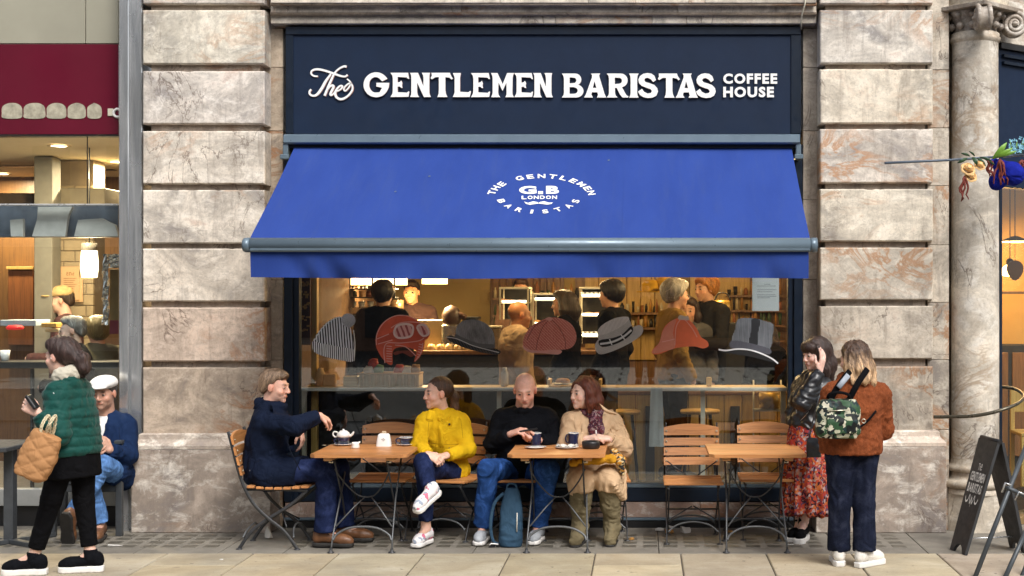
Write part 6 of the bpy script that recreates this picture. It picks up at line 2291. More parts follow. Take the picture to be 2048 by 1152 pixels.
sc = thing('bundled_scarf', 'mustard yellow scarf bundled with a bag on the trench coat woman\'s lap', 'scarf', P(1190, 925, -.58))
S = SDF()
o_ = np.array(sc.location)
for px, py, y, r in ((1148, 926, -.60, .028), (1170, 922, -.62, .036), (1195, 920, -.63, .042), (1220, 918, -.60, .044), (1238, 918, -.52, .034)):
	S.ell(P(px, py, y), (r * 1.35, r * 1.1, r * .75), k=.03)
garment('scarf_cloth', S, .007, cloth('mustard_wool', (.52, .25, .02), weave=160, bump=.4), sc, o_, .012, 24, 8)
S = SDF()
S.chain([P(1228, 905, -.58), P(1240, 922, -.60), P(1245, 948, -.58)], [.030, .032, .012], k=.02)
garment('fringed_end', S, .007, pattern('cream_black_scarf', 70, [(0, (.03, .03, .03)), (.4, (.55, .42, .22)), (.7, (.50, .22, .03))], dist=.05), sc, o_, .010, 26, 9)
MB().tube([tuple(V(p) - sc.location) for p in catmull([P(1128, 938, -.60), P(1132, 918, -.63), P(1150, 905, -.64)], 5)], .008, 6).build('bag_strap', BLACK_CLOTH, sc)
cg = thing('cigarette', 'white hand rolled cigarette in the trench coat woman\'s fingers', 'cigarette', P(1193, 866, -.43))
MB().tube([(0, 0, -.018), (-.004, -.004, .022)], .0045, 6).build('paper', WHITE, cg)

# ------------------------------------------------------------------ litter on the pavement
LEAFM = M('fallen_leaf', (.40, .20, .05), .8, var=.3, scale=30)
PAPERM = M('litter_paper', (.62, .60, .56), .85, var=.1)
def scrap(name, label, cat, px, py, w, l, mt, curl=.02, seed=0):
	d = F_PX * CAM_Z / (py - VY)
	r = random.Random(seed)
	n = 7
	pts = [(math.cos(2 * math.pi * k / n) * w * r.uniform(.7, 1.1), math.sin(2 * math.pi * k / n) * l * r.uniform(.7, 1.1)) for k in range(n)]
	m = MB()
	vs = [(x, y, .004 + curl * r.random()) for x, y in pts] + [(x * .98, y * .98, .001 + curl * .2 * r.random()) for x, y in pts] + [(0, 0, .004 + curl * .8)]
	m.add(vs, [(k, (k + 1) % n, 2 * n) for k in range(n)] + [(k + n, (k + 1) % n + n, (k + 1) % n, k) for k in range(n)] + [tuple(reversed(range(n, 2 * n)))])
	o = m.build(name, mt, None, loc=((px - VX) / F_PX * d, d - DIST, 0.001))
	return tag(o, label, cat)
scrap('crumpled_wrapper', 'white crumpled wrapper lying under the empty chair by the bare table', 'litter', 1372, 1066, .05, .04, PAPERM, .05, 1)
scrap('paper_scrap', 'thin white paper scrap left of the leaves under the empty chair', 'litter', 1318, 1062, .035, .02, PAPERM, .02, 2)
scrap('paper_scrap', 'small white paper twist behind the leaves under the empty chair', 'litter', 1342, 1057, .03, .02, PAPERM, .02, 3)
scrap('dry_leaf', 'orange dry leaf among wrappers under the empty chair', 'leaf', 1340, 1067, .04, .03, LEAFM, .03, 4)
scrap('dry_leaf', 'yellow dry leaf on the glass lights beside the suede boots', 'leaf', 1263, 1080, .022, .02, LEAFM, .02, 5)
scrap('dry_leaf', 'brown dry leaf behind the legs of the bare table', 'leaf', 1460, 1066, .03, .02, LEAFM, .02, 6)
scrap('paper_scrap', 'long white paper strip on the pavement right of the walking woman', 'litter', 229, 1092, .075, .018, PAPERM, .006, 7)
scrap('paper_scrap', 'pale crumpled paper behind the leg of the sideways chair', 'litter', 538, 1078, .035, .03, PAPERM, .11, 8)
scrap('paper_scrap', 'small pale scrap on the glass light near the canvas shoe', 'litter', 1580, 1090, .03, .012, PAPERM, .004, 9)
scrap('chewed_gum', 'white fleck of gum on the slab left of the teapot table', 'litter', 443, 1120, .014, .014, PAPERM, .003, 10)
ORD = ('leftmost', 'second from the left', 'third from the left', 'fourth from the left', 'fifth from the left', 'sixth from the left', 'rightmost')
# ------------------------------------------------------------------ cafe interior
FZ = .25
WARMWALL = M('warm_plaster', (.40, .29, .12), .8, var=.08, scale=2)
TIMBER = wood('dark_timber', a=(.20, .095, .035), b=(.11, .05, .02), axis='z')
OAK = wood('oak_panel', a=(.56, .36, .11), b=(.40, .24, .07), axis='z')
PLY = wood('pale_ply', a=(.52, .38, .20), b=(.42, .29, .14), axis='x')
DARKIN = M('dark_interior_paint', (.020, .019, .018), .7, var=.2)
FLOORIN = wood('cafe_floor_boards', a=(.06, .035, .02), b=(.035, .02, .012), axis='y')
CHROME = M('espresso_chrome', (.62, .60, .56), .22, .9, var=.06)
KRAFT = M('kraft_board', (.48, .32, .17), .8, var=.1)
XL, XR = PX(566, .42), 4.6
YBK = 5.6
PLAN = [(XL - .1, .42), (2.70, .42), (5.6, 2.75), (5.6, YBK + .2), (XL - .1, YBK + .2)]
m = MB().prism(PLAN, FZ, .02, axis='z')
tag(m.build('cafe_floor', FLOORIN), kind='structure')
m = MB().prism(PLAN, 3.2, 3.05, axis='z')
tag(m.build('cafe_ceiling', M('cafe_ceiling_paint', (.40, .31, .19), .85)), kind='structure')
m = MB().box(XL - .3, XL - .02, .40, YBK, FZ, 3.05)
tag(m.build('cafe_side_wall', M('brown_wall', (.14, .08, .04), .8)), kind='structure')
m = MB().box(XL - .1, 7, YBK, YBK + .15, FZ, 3.05)
bw = tag(m.build('cafe_back_wall', TIMBER), kind='structure')
def wallpanel(px0, px1, py0, py1, mt, y=YBK - .03, nm='wall_panel'):
	m = MB().box(PX(px0, y), PX(px1, y), y, YBK - .002, PZ(py1, y), PZ(py0, y), c=.004)
	return m.build(nm, mt, bw)
# the bright plaster bays and the timber boards between them
wallpanel(640, 735, 520, 690, WARMWALL)
wallpanel(740, 980, 520, 690, WARMWALL)
wallpanel(1128, 1150, 520, 700, WARMWALL)
xb = 985
while xb < 1120:
	wallpanel(xb, xb + 13, 500, 700, TIMBER, YBK - .04, 'timber_board'); xb += 13.6
xb = 1170
while xb < 1345:
	wallpanel(xb, xb + 27, 480, 720, OAK, YBK - .05, 'timber_board'); xb += 28
wallpanel(1350, 1378, 500, 620, WARMWALL)
wallpanel(1380, 1500, 480, 720, OAK)
wallpanel(1505, 1620, 480, 720, TIMBER)

def inthing(nm, label, cat, px, py, y, group=None):
	return thing(nm, label, cat, P(px, py, y), 0, group)

def pbox(m, px0, px1, py0, py1, y0, y1, L, c=.004, mi=0):
	m.box(PX(px0, y0) - L.x, PX(px1, y0) - L.x, y0 - L.y, y1 - L.y, PZ(py1, y0) - L.z, PZ(py0, y0) - L.z, c=c, mi=mi)
	return m

# service counter with the coffee machine
YC_ = 3.0
ct = thing('service_counter', 'dark fronted service counter running across the back of the cafe', 'counter', (PX(880, YC_), YC_, FZ))
x0, x1 = PX(560, YC_) - ct.location.x, PX(1200, YC_) - ct.location.x
MB().box(x0, x1, 0, .7, 0, 1.02, c=.005).build('counter_body', DARKIN, ct)
MB().box(x0 - .02, x1 + .02, -.04, .74, 1.021, 1.065, c=.006).build('counter_top', TIMBER, ct)
for k in range(4):
	MB().box(x0 + .1 + k * .75, x0 + .80 + k * .75, -.012, 0.002, .15, .95, c=.004).build('counter_panel', DARKIN, ct)
ctz = FZ + 1.066

def on_counter(nm, label, cat, px, dy=.0, group=None):
	return thing(nm, label, cat, (PX(px, YC_ + .3 + dy), YC_ + .3 + dy, ctz), 0, group)

es = on_counter('espresso_machine', 'steel espresso machine glowing in the lamp light on the counter', 'coffee machine', 705)
m = MB().box(-.34, .34, -.20, .22, .07, .20, c=.01).box(-.34, .34, -.02, .22, .20, .36, c=.01).box(-.36, .36, -.22, .24, .36, .43, c=.012)
m.build('machine_body', CHROME, es)
for x in (-.22, 0, .22):
	MB().lathe([(.0001, 0), (.035, 0), (.035, .06), (.0001, .06)], c=(x, -.10, .29), n=14).build('group_head', CHROME, es)
	MB().tube([(x, -.14, .29), (x, -.27, .28)], .012, 8).build('portafilter', BLACKP, es)
for x in (-.32, .32):
	MB().box(x - .02, x + .02, -.18, .18, 0, .07).build('foot', BLACKP, es)
for k in range(7):
	c = thing('cup', 'white cup on top of the espresso machine, ' + ORD[k] + ' of its row', 'cup', (es.location.x - .27 + k * .09, es.location.y + .02, ctz + .431), 0, 'cups on the espresso machine')
	MB().lathe([(.0001, 0), (.026, 0), (.038, .055), (.034, .055), (.0001, .01)], n=14).build('bowl', CERAM, c)
gr = on_counter('coffee_grinder', 'dark coffee grinder with a clear hopper beside the barista', 'grinder', 790, .1)
MB().box(-.08, .08, -.10, .10, 0, .30, c=.02).build('grinder_body', BLACKP, gr)
MB().lathe([(.04, .30), (.09, .40), (.09, .50), (.085, .50), (.035, .31)], n=18).build('hopper', M('smoky_hopper', (.10, .06, .03), .2), gr)
tb = on_counter('till', 'cream till box on the counter right of the barista', 'till', 862)
MB().box(-.14, .14, -.12, .12, 0, .30, c=.008).build('till_body', M('till_cream', (.55, .47, .30), .5), tb)
MB().box(-.02, .0, -.126, -.118, .17, .22).build('slot', BLACKP, tb)
mx = on_counter('grinder', 'brown dome topped grinder standing in front of the bright wall', 'grinder', 903, -.1)
MB().box(-.09, .09, -.10, .10, 0, .26, c=.02).build('body', CHROME, mx)
MB().lathe([(.08, .26), (.095, .30), (.10, .35), (.07, .42), (.0001, .45)], n=18).build('dome', M('brown_dome', (.06, .032, .022), .45), mx)
MB().tube([(.06, -.02, .36), (.15, -.05, .33)], [.035, .022], 10).build('spout', M('brown_spout', (.10, .05, .035), .35), mx)
tn = on_counter('storage_tin', 'square tin with a dark lid by the bright wall', 'tin', 942)
MB().box(-.08, .08, -.08, .08, 0, .30, c=.01).build('tin_body', M('pale_tin', (.42, .35, .18), .4, .3), tn)
MB().box(-.09, .09, -.09, .09, .301, .33, c=.006).build('lid', BLACKP, tn)
bk = on_counter('storage_box', 'clear plastic box of wrapped cakes on the counter', 'box', 975, -.1)
MB().box(-.14, .14, -.10, .10, 0, .22, c=.01).build('box_body', M('dull_plastic', (.22, .17, .11), .3), bk)
MB().box(-.15, .15, -.11, .11, .221, .24, c=.004).build('lid', CREAM, bk)
for k in range(5):
	c = thing('bowl', 'tan upturned bowl on the counter edge, ' + ORD[k if k < 4 else 6] + ' of its row', 'bowl', (PX(862 + k * 17.5, YC_ + .02), YC_ + .05, ctz), 0, 'row of bowls along the counter')
	MB().lathe([(.045, 0), (.042, .03), (.028, .055), (.0001, .062)], n=16).build('bowl_body', M('tan_bowl', (.50, .36, .18), .3, coat=.3) if k == 0 else bpy.data.materials['tan_bowl'], c)
for k, (px, h_, r, colr) in enumerate(((655, .30, .035, (.10, .05, .02)), (668, .26, .04, (.45, .28, .08)), (676, .34, .03, (.05, .07, .03)), (746, .24, .05, (.30, .15, .05)), (760, .32, .03, (.06, .03, .02)), (808, .2, .04, (.5, .4, .25)))):
	b = on_counter('bottle', ['dark syrup bottle at the left end of the counter', 'amber syrup bottle second from the left end of the counter', 'green bottle left of the espresso machine', 'squat copper flask right of the espresso machine', 'slim dark bottle behind the dark haired customer', 'short cream bottle in front of the barista'][k], 'bottle', px, .15)
	MB().lathe([(.0001, 0), (r, 0), (r, h_ * .6), (r * .45, h_ * .78), (r * .4, h_), (.0001, h_)], n=14).build('bottle_body', M('bottle_glass', colr, .15, coat=.5), b)

# hanging rack over the machine, crowded counter front
hk = thing('hanging_rack', 'dark iron rack of jars hanging from the ceiling above the espresso machine', 'rack', P(722, 588, YC_ + .1))
Lh = hk.location
for py in (577, 594):
	MB().box(PX(655, YC_ + .1) - Lh.x, PX(790, YC_ + .1) - Lh.x, 0, .22, PZ(py, YC_ + .1) - Lh.z - .012, PZ(py, YC_ + .1) - Lh.z, c=.002).build('rack_shelf', IRON, hk)
for px in (656, 700, 745, 789):
	MB().box(PX(px, YC_ + .1) - .008 - Lh.x, PX(px, YC_ + .1) + .008 - Lh.x, -.014, .0, PZ(596, YC_ + .1) - Lh.z, 3.05 - Lh.z).build('rack_rod', IRON, hk)
r = random.Random(21)
for row, py, y in ((0, 577, YC_ + .2), (1, 594, YC_ + .2), (2, None, YC_ + .12)):
	px = 662 if row < 2 else 622
	kk = 0
	while px < (784 if row < 2 else 806):
		kk += 1
		w = r.uniform(6, 12); h_ = r.uniform(.05, .085) if row < 2 else r.uniform(.08, .2)
		bot = r.random() < .5
		colr = r.choice(((.02, .016, .012), (.40, .20, .05), (.62, .52, .36), (.05, .07, .03), (.30, .10, .04), (.03, .03, .035)))
		t = thing('jar' if bot else 'tub', '%s %s, %d%s from the left %s' % ({.02: 'black', .40: 'amber', .62: 'cream', .05: 'green', .30: 'copper', .03: 'grey black'}[colr[0]], 'jar' if bot else 'tub', kk, {1: 'st', 2: 'nd', 3: 'rd'}.get(kk, 'th'), ('on the upper shelf of the hanging rack', 'on the lower shelf of the hanging rack', 'along the front of the service counter')[row]), 'jar' if bot else 'tub', (PX(px, y), y, (PZ(py, YC_ + .1) if row < 2 else ctz) + .001), 0, 'jars and tubs around the counter')
		rr = w / 2 / F_PX * (y + DIST)
		nm_ = 'jar_%.2f' % colr[0]
		MB().lathe([(.0001, 0), (rr, 0), (rr, h_ * .75), (rr * .6, h_ * .85), (rr * .6, h_), (.0001, h_)] if bot else [(.0001, 0), (rr * .8, 0), (rr, h_), (.0001, h_)], n=10).build('container', bpy.data.materials.get(nm_) or M(nm_, colr, .3, coat=.4), t)
		px += w + r.uniform(1, 9)

# lit display cabinet and shelves on the right part of the counter
LAMPW = glow('warm_lamp_shade', (1.0, .62, .25), 7.0)
LAMPC = glow('shelf_light', (1.0, .80, .55), 9.0)
def cabinet(label, px0, px1, py0, py1, y, shelves, cat='display cabinet'):
	L = P((px0 + px1) / 2, py1, y)
	t = thing('display_cabinet', label, cat, L)
	w = PX(px1, y) - PX(px0, y); h = PZ(py0, y) - PZ(py1, y)
	for sx in (-w / 2, w / 2):
		for yy in (0, .38):
			MB().box(sx - .008, sx + .008, yy, yy + .016, 0, h).build('cabinet_post', CREAM, t)
	MB().box(-w / 2 - .01, w / 2 + .01, -.01, .41, h, h + .02, c=.004).build('cabinet_top', CREAM, t)
	MB().box(-w / 2, w / 2, .39, .40, 0, h).build('cabinet_back', DARKIN, t)
	for k, f in enumerate(shelves):
		MB().box(-w / 2 + .012, w / 2 - .012, .02, .38, h * f - .006, h * f + .006).build('shelf', CREAM, t)
		MB().box(-w / 2 + .02, w / 2 - .02, .0, .016, h * f + .008, h * f + .026, c=.003).build('shelf_light', LAMPC, t)
	return t
cabinet('small glass display cabinet with a lit shelf behind the beige coat', 1000, 1056, 578, 640, YC_ + .1, (.55,))
cabinet('lit pastry shelf left of the dark haired customer', 1066, 1116, 590, 660, YC_ + .1, (.85, .15))
cab3 = cabinet('tall lit shelves of cups beside the timber boards', 1160, 1216, 578, 690, YC_ + .1, (.86, .52, .15))
for k in range(6):
	for r, py in enumerate((586.5, 668)):
		c = thing('cup', 'white paper cup on the %s lit shelf beside the boards, %s' % (('upper', 'lower')[r], ORD[k if k < 5 else 6]), 'cup', P(1165 + k * 9, 594 if r == 0 else 673, YC_ + .22), 0, 'cups on the lit shelves')
		MB().lathe([(.0001, 0), (.015, 0), (.021, .05), (.018, .05), (.0001, .004)], n=10).build('bowl', CERAM, c)
PASTRY = M('baked_pastry', (.42, .20, .06), .6, var=.3, scale=30)
for k, (px, py) in enumerate(((1075, 648), (1088, 649), (1102, 648), (1008, 606), (1020, 607), (1040, 608), (1178, 632), (1195, 632))):
	c = thing('pastry', 'golden pastry on ' + ('the left of the lit pastry shelf', 'the middle of the lit pastry shelf', 'the right of the lit pastry shelf', 'the left of the small glass cabinet', 'the middle of the small glass cabinet', 'the right of the small glass cabinet', 'the left of the middle cup shelf', 'the right of the middle cup shelf')[k], 'pastry', P(px, py, YC_ + .2), 0, 'pastries on the display shelves')
	MB().lathe([(.0001, 0), (.035, 0), (.042, .018), (.03, .038), (.0001, .045)], n=12, sx=1.2).build('pastry_body', PASTRY, c)

# shelves on the back wall crowded with tins, cups and bottles
bsh = thing('back_shelf', 'long wall shelves crowded with tins and bottles at the back of the cafe', 'shelf', (0, YBK - .35, FZ))
STOCKC = [M('stock_' + n, c, .4, var=.2) for n, c in (('amber', (.42, .20, .04)), ('black', (.02, .018, .016)), ('cream', (.60, .50, .32)), ('green', (.06, .10, .04)), ('copper', (.35, .13, .05)))]
r = random.Random(11)
WHERE = {612: 'behind the espresso machine', 985: 'behind the glass display cabinet', 1240: 'left of the yellow hats', 1455: 'behind the white notice'}
for (pa, pb, pys) in ((612, 800, (668, 640, 606)), (985, 1165, (664, 630, 596)), (1240, 1330, (655, 625)), (1455, 1570, (680, 650, 620, 590))):
	for py in pys:
		y = YBK - .35
		z = PZ(py, y) - FZ
		MB().box(PX(pa, y), PX(pb, y), 0, .28, z - .025, z).build('shelf_board', TIMBER, bsh)
		px = pa + 4; kk = 0
		while px < pb - 6:
			kk += 1
			w = r.uniform(4, 9); h_ = r.uniform(.07, .19)
			sc_ = r.choice(STOCKC); bot = r.random() < .6
			t = thing('stock_item', '%s %s, %d%s from the left on the %s shelf %s' % (sc_.name[6:], 'bottle' if bot else 'tin', kk, {1: 'st', 2: 'nd', 3: 'rd', 21: 'st', 22: 'nd', 23: 'rd'}.get(kk, 'th'), ('top', 'third', 'second', 'lowest')[-1 - pys.index(py)] if py != pys[-1] else 'top', WHERE[pa]), 'stock', (PX(px, y), y + .08, PZ(py, y) + .001), 0, 'tins and bottles on the back shelves')
			rr = w / 2 / F_PX * (y + DIST)
			MB().lathe([(.0001, 0), (rr, 0), (rr, h_ * .7), (rr * .5, h_ * .85), (rr * .5, h_), (.0001, h_)] if bot else [(.0001, 0), (rr * .8, 0), (rr, h_ * .8), (.0001, h_ * .8)], n=9).build('container', sc_, t)
			px += w + r.uniform(1, 5)

# lamps: two long fringed shades over the counter, small pendants, two added as unseen fill
def add_light(par, loc, energy, size, col=(1.0, .66, .30), typ='AREA', sx=None):
	l = bpy.data.lights.new('lamp_light', typ)
	l.energy = energy; l.color = col
	if typ == 'AREA':
		l.shape = 'RECTANGLE'; l.size = size; l.size_y = sx or size
	else: l.shadow_soft_size = size
	o = bpy.data.objects.new('lamp_light', l)
	o.location = loc
	COL.objects.link(o); set_parent(o, par)
	return o
def shade(label, px0, px1, py0, py1, y, energy):
	L = P((px0 + px1) / 2, (py0 + py1) / 2, y)
	t = thing('pendant_lamp', label, 'pendant lamp', L)
	w = (PX(px1, y) - PX(px0, y)) / 2; h = (PZ(py0, y) - PZ(py1, y)) / 2
	m = MB()
	n = 22
	for k in range(n):
		x0 = -w + 2 * w * k / n; x1 = -w + 2 * w * (k + 1) / n - .004
		m.box(x0, x1, -.10, -.085, -h, h).box(x0, x1, .085, .10, -h, h)
	m.box(-w, w, -.085, .085, h - .01, h)
	o = m.build('lamp_shade', LAMPW, t); o['kind'] = 'stuff'
	MB().box(-w - .01, w + .01, -.11, .11, h, h + .02).build('rail', BLACKP, t)
	for s_ in (-1, 1): MB().tube([(s_ * w * .7, 0, h + .02), (s_ * w * .7, 0, 3.05 - L.z)], .005, 6).build('flex', BLACKP, t)
	add_light(t, (0, 0, -h - .02), energy, w * 1.8, sx=.15)
	return t
shade('long glowing lamp shade hanging above the espresso machine', 706, 812, 552, 570, YC_ + .25, 60)
shade('short glowing lamp shade hanging in front of the bright wall', 847, 893, 548, 568, YC_ + .25, 40)
def pendant(label, px, py, y, energy, r=.09):
	L = P(px, py, y)
	t = thing('pendant_lamp', label, 'pendant lamp', L)
	MB().lathe([(.0001, -r), (r * .7, -r * .7), (r, 0), (r * .7, r * .7), (.02, r)], n=18).build('globe', LAMPW, t)
	MB().lathe([(.022, r * .95), (.03, r * 1.1), (.02, r * 1.6), (.0001, r * 1.6)], n=10).build('cap', BLACKP, t)
	MB().tube([(0, 0, r * 1.6), (0, 0, 3.05 - L.z)], .005, 6).build('flex', BLACKP, t)
	add_light(t, (0, 0, -r - .06), energy, .12, typ='POINT')
	return t
pendant('round glowing pendant high over the middle of the cafe', 1120, 470, 3.2, 36)
pendant('round glowing pendant high over the right half of the cafe', 1420, 470, 2.4, 44)
pendant('round glowing pendant high near the right window post', 1540, 450, 1.0, 46)  # added behind the valance to brighten the room by the window
pendant('round glowing pendant high near the window above the bald man', 1010, 450, 1.1, 26)  # also added out of sight, to light the figures near the glass

# window bar: a shelf along the glass with things lying on it
YB0, YB1, ZB = .42, .74, 1.115
wb = thing('window_bar', 'narrow shelf running along the inside of the window at chest height', 'shelf', (0, YB0, ZB))
MB().box(PX(600, YB0), PX(1574, YB0), 0, YB1 - YB0, -.032, 0, c=.003).build('shelf_board', PLY, wb)
MB().box(PX(600, YB0), PX(1574, YB0), -.012, -.001, -.030, .0, c=.002).build('shelf_edge', M('pale_edge', (.70, .66, .58), .4), wb)
for px in (612, 1000, 1405, 1565):
	MB().box(PX(px, .6) - .018, PX(px, .6) + .018, .10, .14, FZ - ZB, -.033).build('shelf_leg', CREAM, wb)
MB().box(PX(600, .76), PX(1232, .76), YB1 - YB0 + .02, YB1 - YB0 + .05, FZ - ZB, -.034, c=.003).build('front_panel', DARKIN, wb)  # dark panel added so the lower window stays dark under the reflections
def on_bar(nm, label, cat, px, y=.56, group=None):
	return thing(nm, label, cat, (PX(px, y), y, ZB + .001), 0, group)
WICK = NT('woven_wicker')
_w = WICK.node('ShaderNodeTexWave'); _w.inputs['Scale'].default_value = 28; _w.bands_direction = 'X'
WICK.link(WICK.tc(), _w.inputs['Vector'])
WICK.set(Base_Color=WICK.ramp(_w.outputs['Fac'], [(.2, (.30, .20, .10)), (.7, (.56, .42, .24))]), Roughness=.8)
WICK.bump(_w.outputs['Fac'], .6, .01)
WICK = WICK.mat
ba = on_bar('wicker_basket', 'wicker basket of packets standing on the window shelf under the red helmet', 'basket', 783)
wx = (PX(842, .56) - PX(724, .56)) / 2
m = MB()
m.box(-wx, wx, -.10, .10, 0, .014)
for (a, b, c, d) in ((-wx, wx, -.11, -.095), (-wx, wx, .095, .11), (-wx, -wx + .015, -.095, .095), (wx - .015, wx, -.095, .095)):
	m.box(a, b, c, d, 0, .105, c=.003)
m.build('basket_body', WICK, ba)
MB().tube([(-wx, -.105, .107), (wx, -.105, .107), (wx, .105, .107), (-wx, .105, .107)], .009, 6, closed=True).build('basket_rim', KRAFT, ba)
for k in range(9):
	x = -wx + .03 + k * (2 * wx - .06) / 8
	MB().tube([(x, -.114, .008), (x + .004, -.118, .055), (x, -.114, .10)], .011, 6, flat=((0, 1, 0), .4)).build('weave_stake', KRAFT, ba)
PKR = M('red_packet', (.40, .05, .04), .5); PKW = M('white_packet', (.66, .68, .64), .5); PKG = M('green_packet', (.10, .22, .13), .5)
for k, (x, mt, lab) in enumerate(((-.19, PKW, 'white crinkled packet at the left end of the wicker basket'), (-.11, PKG, 'green and white packet left of the middle of the wicker basket'), (-.155, PKR, 'red packet sticking up behind the white ones in the wicker basket'),
								   (.06, PKR, 'red packet lying right of the middle of the wicker basket'), (.12, PKW, 'white square packet near the right of the wicker basket'), (.19, KRAFT, 'brown packet at the right end of the wicker basket'))):
	S = SDF(); c0 = np.array((ba.location.x + x, ba.location.y + .01 * (k % 3), ba.location.z + .12 + (.06 if k == 2 else .012 * (k % 2))))
	S.loft([(c0 + (0, 0, -.045), (1, 0, 0), .035, .02), (c0, (1, .1, 0), .042, .03), (c0 + (.01, 0, .045), (1, 0, 0), .03, .008)], k=.01, n=3)
	t = thing('packet', lab, 'packet', tuple(c0 + (0, 0, -.05)))
	garment('packet_body', S, .008, mt, t, np.array(t.location), .006, 30, k)
def jarlike(nm, label, cat, px, r, h_, mt, y=.56, square=False):
	t = on_bar(nm, label, cat, px, y)
	if square: MB().box(-r, r, -r * .7, r * .7, 0, h_, c=.006).build(nm + '_body', mt, t)
	else: MB().lathe([(.0001, 0), (r, 0), (r * 1.02, h_ * .7), (r * .6, h_ * .86), (r * .6, h_), (.0001, h_)], n=16).build(nm + '_body', mt, t)
	return t
jarlike('water_bottle', 'small clear bottle of white sachets on the window shelf by the beige coat', 'bottle', 1009, .032, .155, M('milky_glass', (.50, .48, .42), .2))
jarlike('paper_cup', 'tall kraft cup at the left end of the window shelf', 'cup', 641, .040, .15, KRAFT)
jarlike('kraft_box', 'brown cardboard box beside the tall kraft cup', 'box', 660, .05, .10, KRAFT, square=True)
jarlike('kraft_box', 'small pale cardboard box left of the wicker basket', 'box', 703, .06, .085, PLY, square=True)
jarlike('clock_box', 'small yellow box on the window shelf below the red deerstalker hat', 'box', 1418, .022, .075, M('yellow_box', (.60, .42, .16), .5), square=True)
tr_ = on_bar('serving_tray', 'wooden tray of plates and food at the window under the boater hat', 'tray', 1150)
MB().box(-.21, .21, -.12, .12, 0.0, .014, c=.004).build('tray_base', OAK, tr_)
for s_ in (-1, 1): MB().box(s_ * .21 - .012, s_ * .21 + .012, -.12, .12, .0145, .06, c=.003).build('tray_end', OAK, tr_)
for k, (x, lab) in enumerate(((-.11, 'white plate with bread at the left of the wooden tray'), (.06, 'white plate with a napkin at the right of the wooden tray'))):
	pz = thing('plate', lab, 'plate', tr_.location + V((x, 0, .015)))
	MB().lathe([(.0001, 0), (.05, 0), (.085, .012), (.06, .007), (.0001, .005)], n=22).build('dish', CERAM, pz)
	b = thing('bread_roll', ['crusty roll on the left plate of the wooden tray', 'small roll on the right plate of the wooden tray'][k], 'bread', pz.location + V((.01, 0, .008)))
	MB().lathe([(.0001, 0), (.035, .004), (.042, .02), (.03, .038), (.0001, .044)], n=14, sx=1.5).build('crust', PASTRY, b)

# low furniture seen through the lower part of the glass
YL = 1.25
lw = thing('wood_partition', 'tan boarded partition behind the stools on the right', 'partition', (PX(1400, YL), YL, FZ))
x = PX(1236, YL); k = 0
while x < PX(1570, YL):
	w = .155
	MB().box(x - lw.location.x, x + w - .006 - lw.location.x, 0, .03, .0, PZ(790, YL) - FZ, c=.004).build('board', OAK, lw)
	x += w; k += 1
MB().box(PX(1236, YL) - lw.location.x, x - lw.location.x, -.012, .042, PZ(790, YL) - FZ + .001, PZ(790, YL) - FZ + .03, c=.004).build('cap_rail', TIMBER, lw)
for px in (1300, 1470):
	MB().box(PX(px, YL) - .04 - lw.location.x, PX(px, YL) + .04 - lw.location.x, -.03, -.002, .0, PZ(812, YL) - FZ).build('post', DARKIN, lw)
def stool(label, px, y, ztop, r=.20):
	t = thing('round_stool', label, 'stool', (PX(px, y), y, FZ), 0, None)
	MB().lathe([(.0001, ztop - FZ - .03), (r, ztop - FZ - .03), (r * 1.03, ztop - FZ - .012), (r, ztop - FZ), (.0001, ztop - FZ)], n=28).build('seat', OAK, t)
	for k in range(3):
		a = k * 2.094 + .5
		MB().tube([(r * .6 * math.cos(a), r * .6 * math.sin(a), ztop - FZ - .03), (r * 1.0 * math.cos(a), r * 1.0 * math.sin(a), 0)], .014, 8).build('leg', IRON, t)
	return t
stool('round topped wooden stool behind the left empty chair', 1400, .95, .89, .165)
stool('round topped wooden stool behind the shoulder of the trench coat', 1245, .95, .885, .15)
stl = thing('hanging_towel', 'pale cloth hanging from the window shelf near the trench coat woman', 'cloth', (PX(1313, .40), .405, ZB - .1))
vs = []
for j in range(9):
	for i in range(7):
		vs.append(((i / 6 - .5) * (.095 + .03 * j / 8), -.012 + .008 * math.sin(i * 1.9 + j * .3), .10 - .48 * j / 8))
MB().add(vs, [(j * 7 + i, j * 7 + i + 1, (j + 1) * 7 + i + 1, (j + 1) * 7 + i) for j in range(8) for i in range(6)], smooth=True).build('cloth', M('pale_towel', (.55, .58, .56), .9), stl)
fr_ = thing('wire_rack', 'pale wire rack with a tin behind the right end of the window', 'rack', P(1535, 830, .8))
L = fr_.location
for a, b in (((1507, 780), (1562, 780)), ((1507, 818), (1562, 818))):
	MB().tube([P(*a, .8) - L, P(*b, .8) - L], .006, 6).build('rail', CREAM, fr_)
for px in (1507, 1562):
	MB().tube([P(px, 760, .8) - L, V((PX(px, .8), .8, FZ)) - L], .007, 6).build('upright', CREAM, fr_)
MB().lathe([(.0001, 0), (.09, 0), (.09, .13), (.0001, .13)], c=(.02, .05, PZ(817, .8) - L.z), n=18).build('tin', M('brass_tin', (.45, .30, .08), .35, .6), fr_)
MB().box(-.12, .14, -.02, .12, PZ(819, .8) - L.z - .015, PZ(819, .8) - L.z - .003).build('shelf', CREAM, fr_)
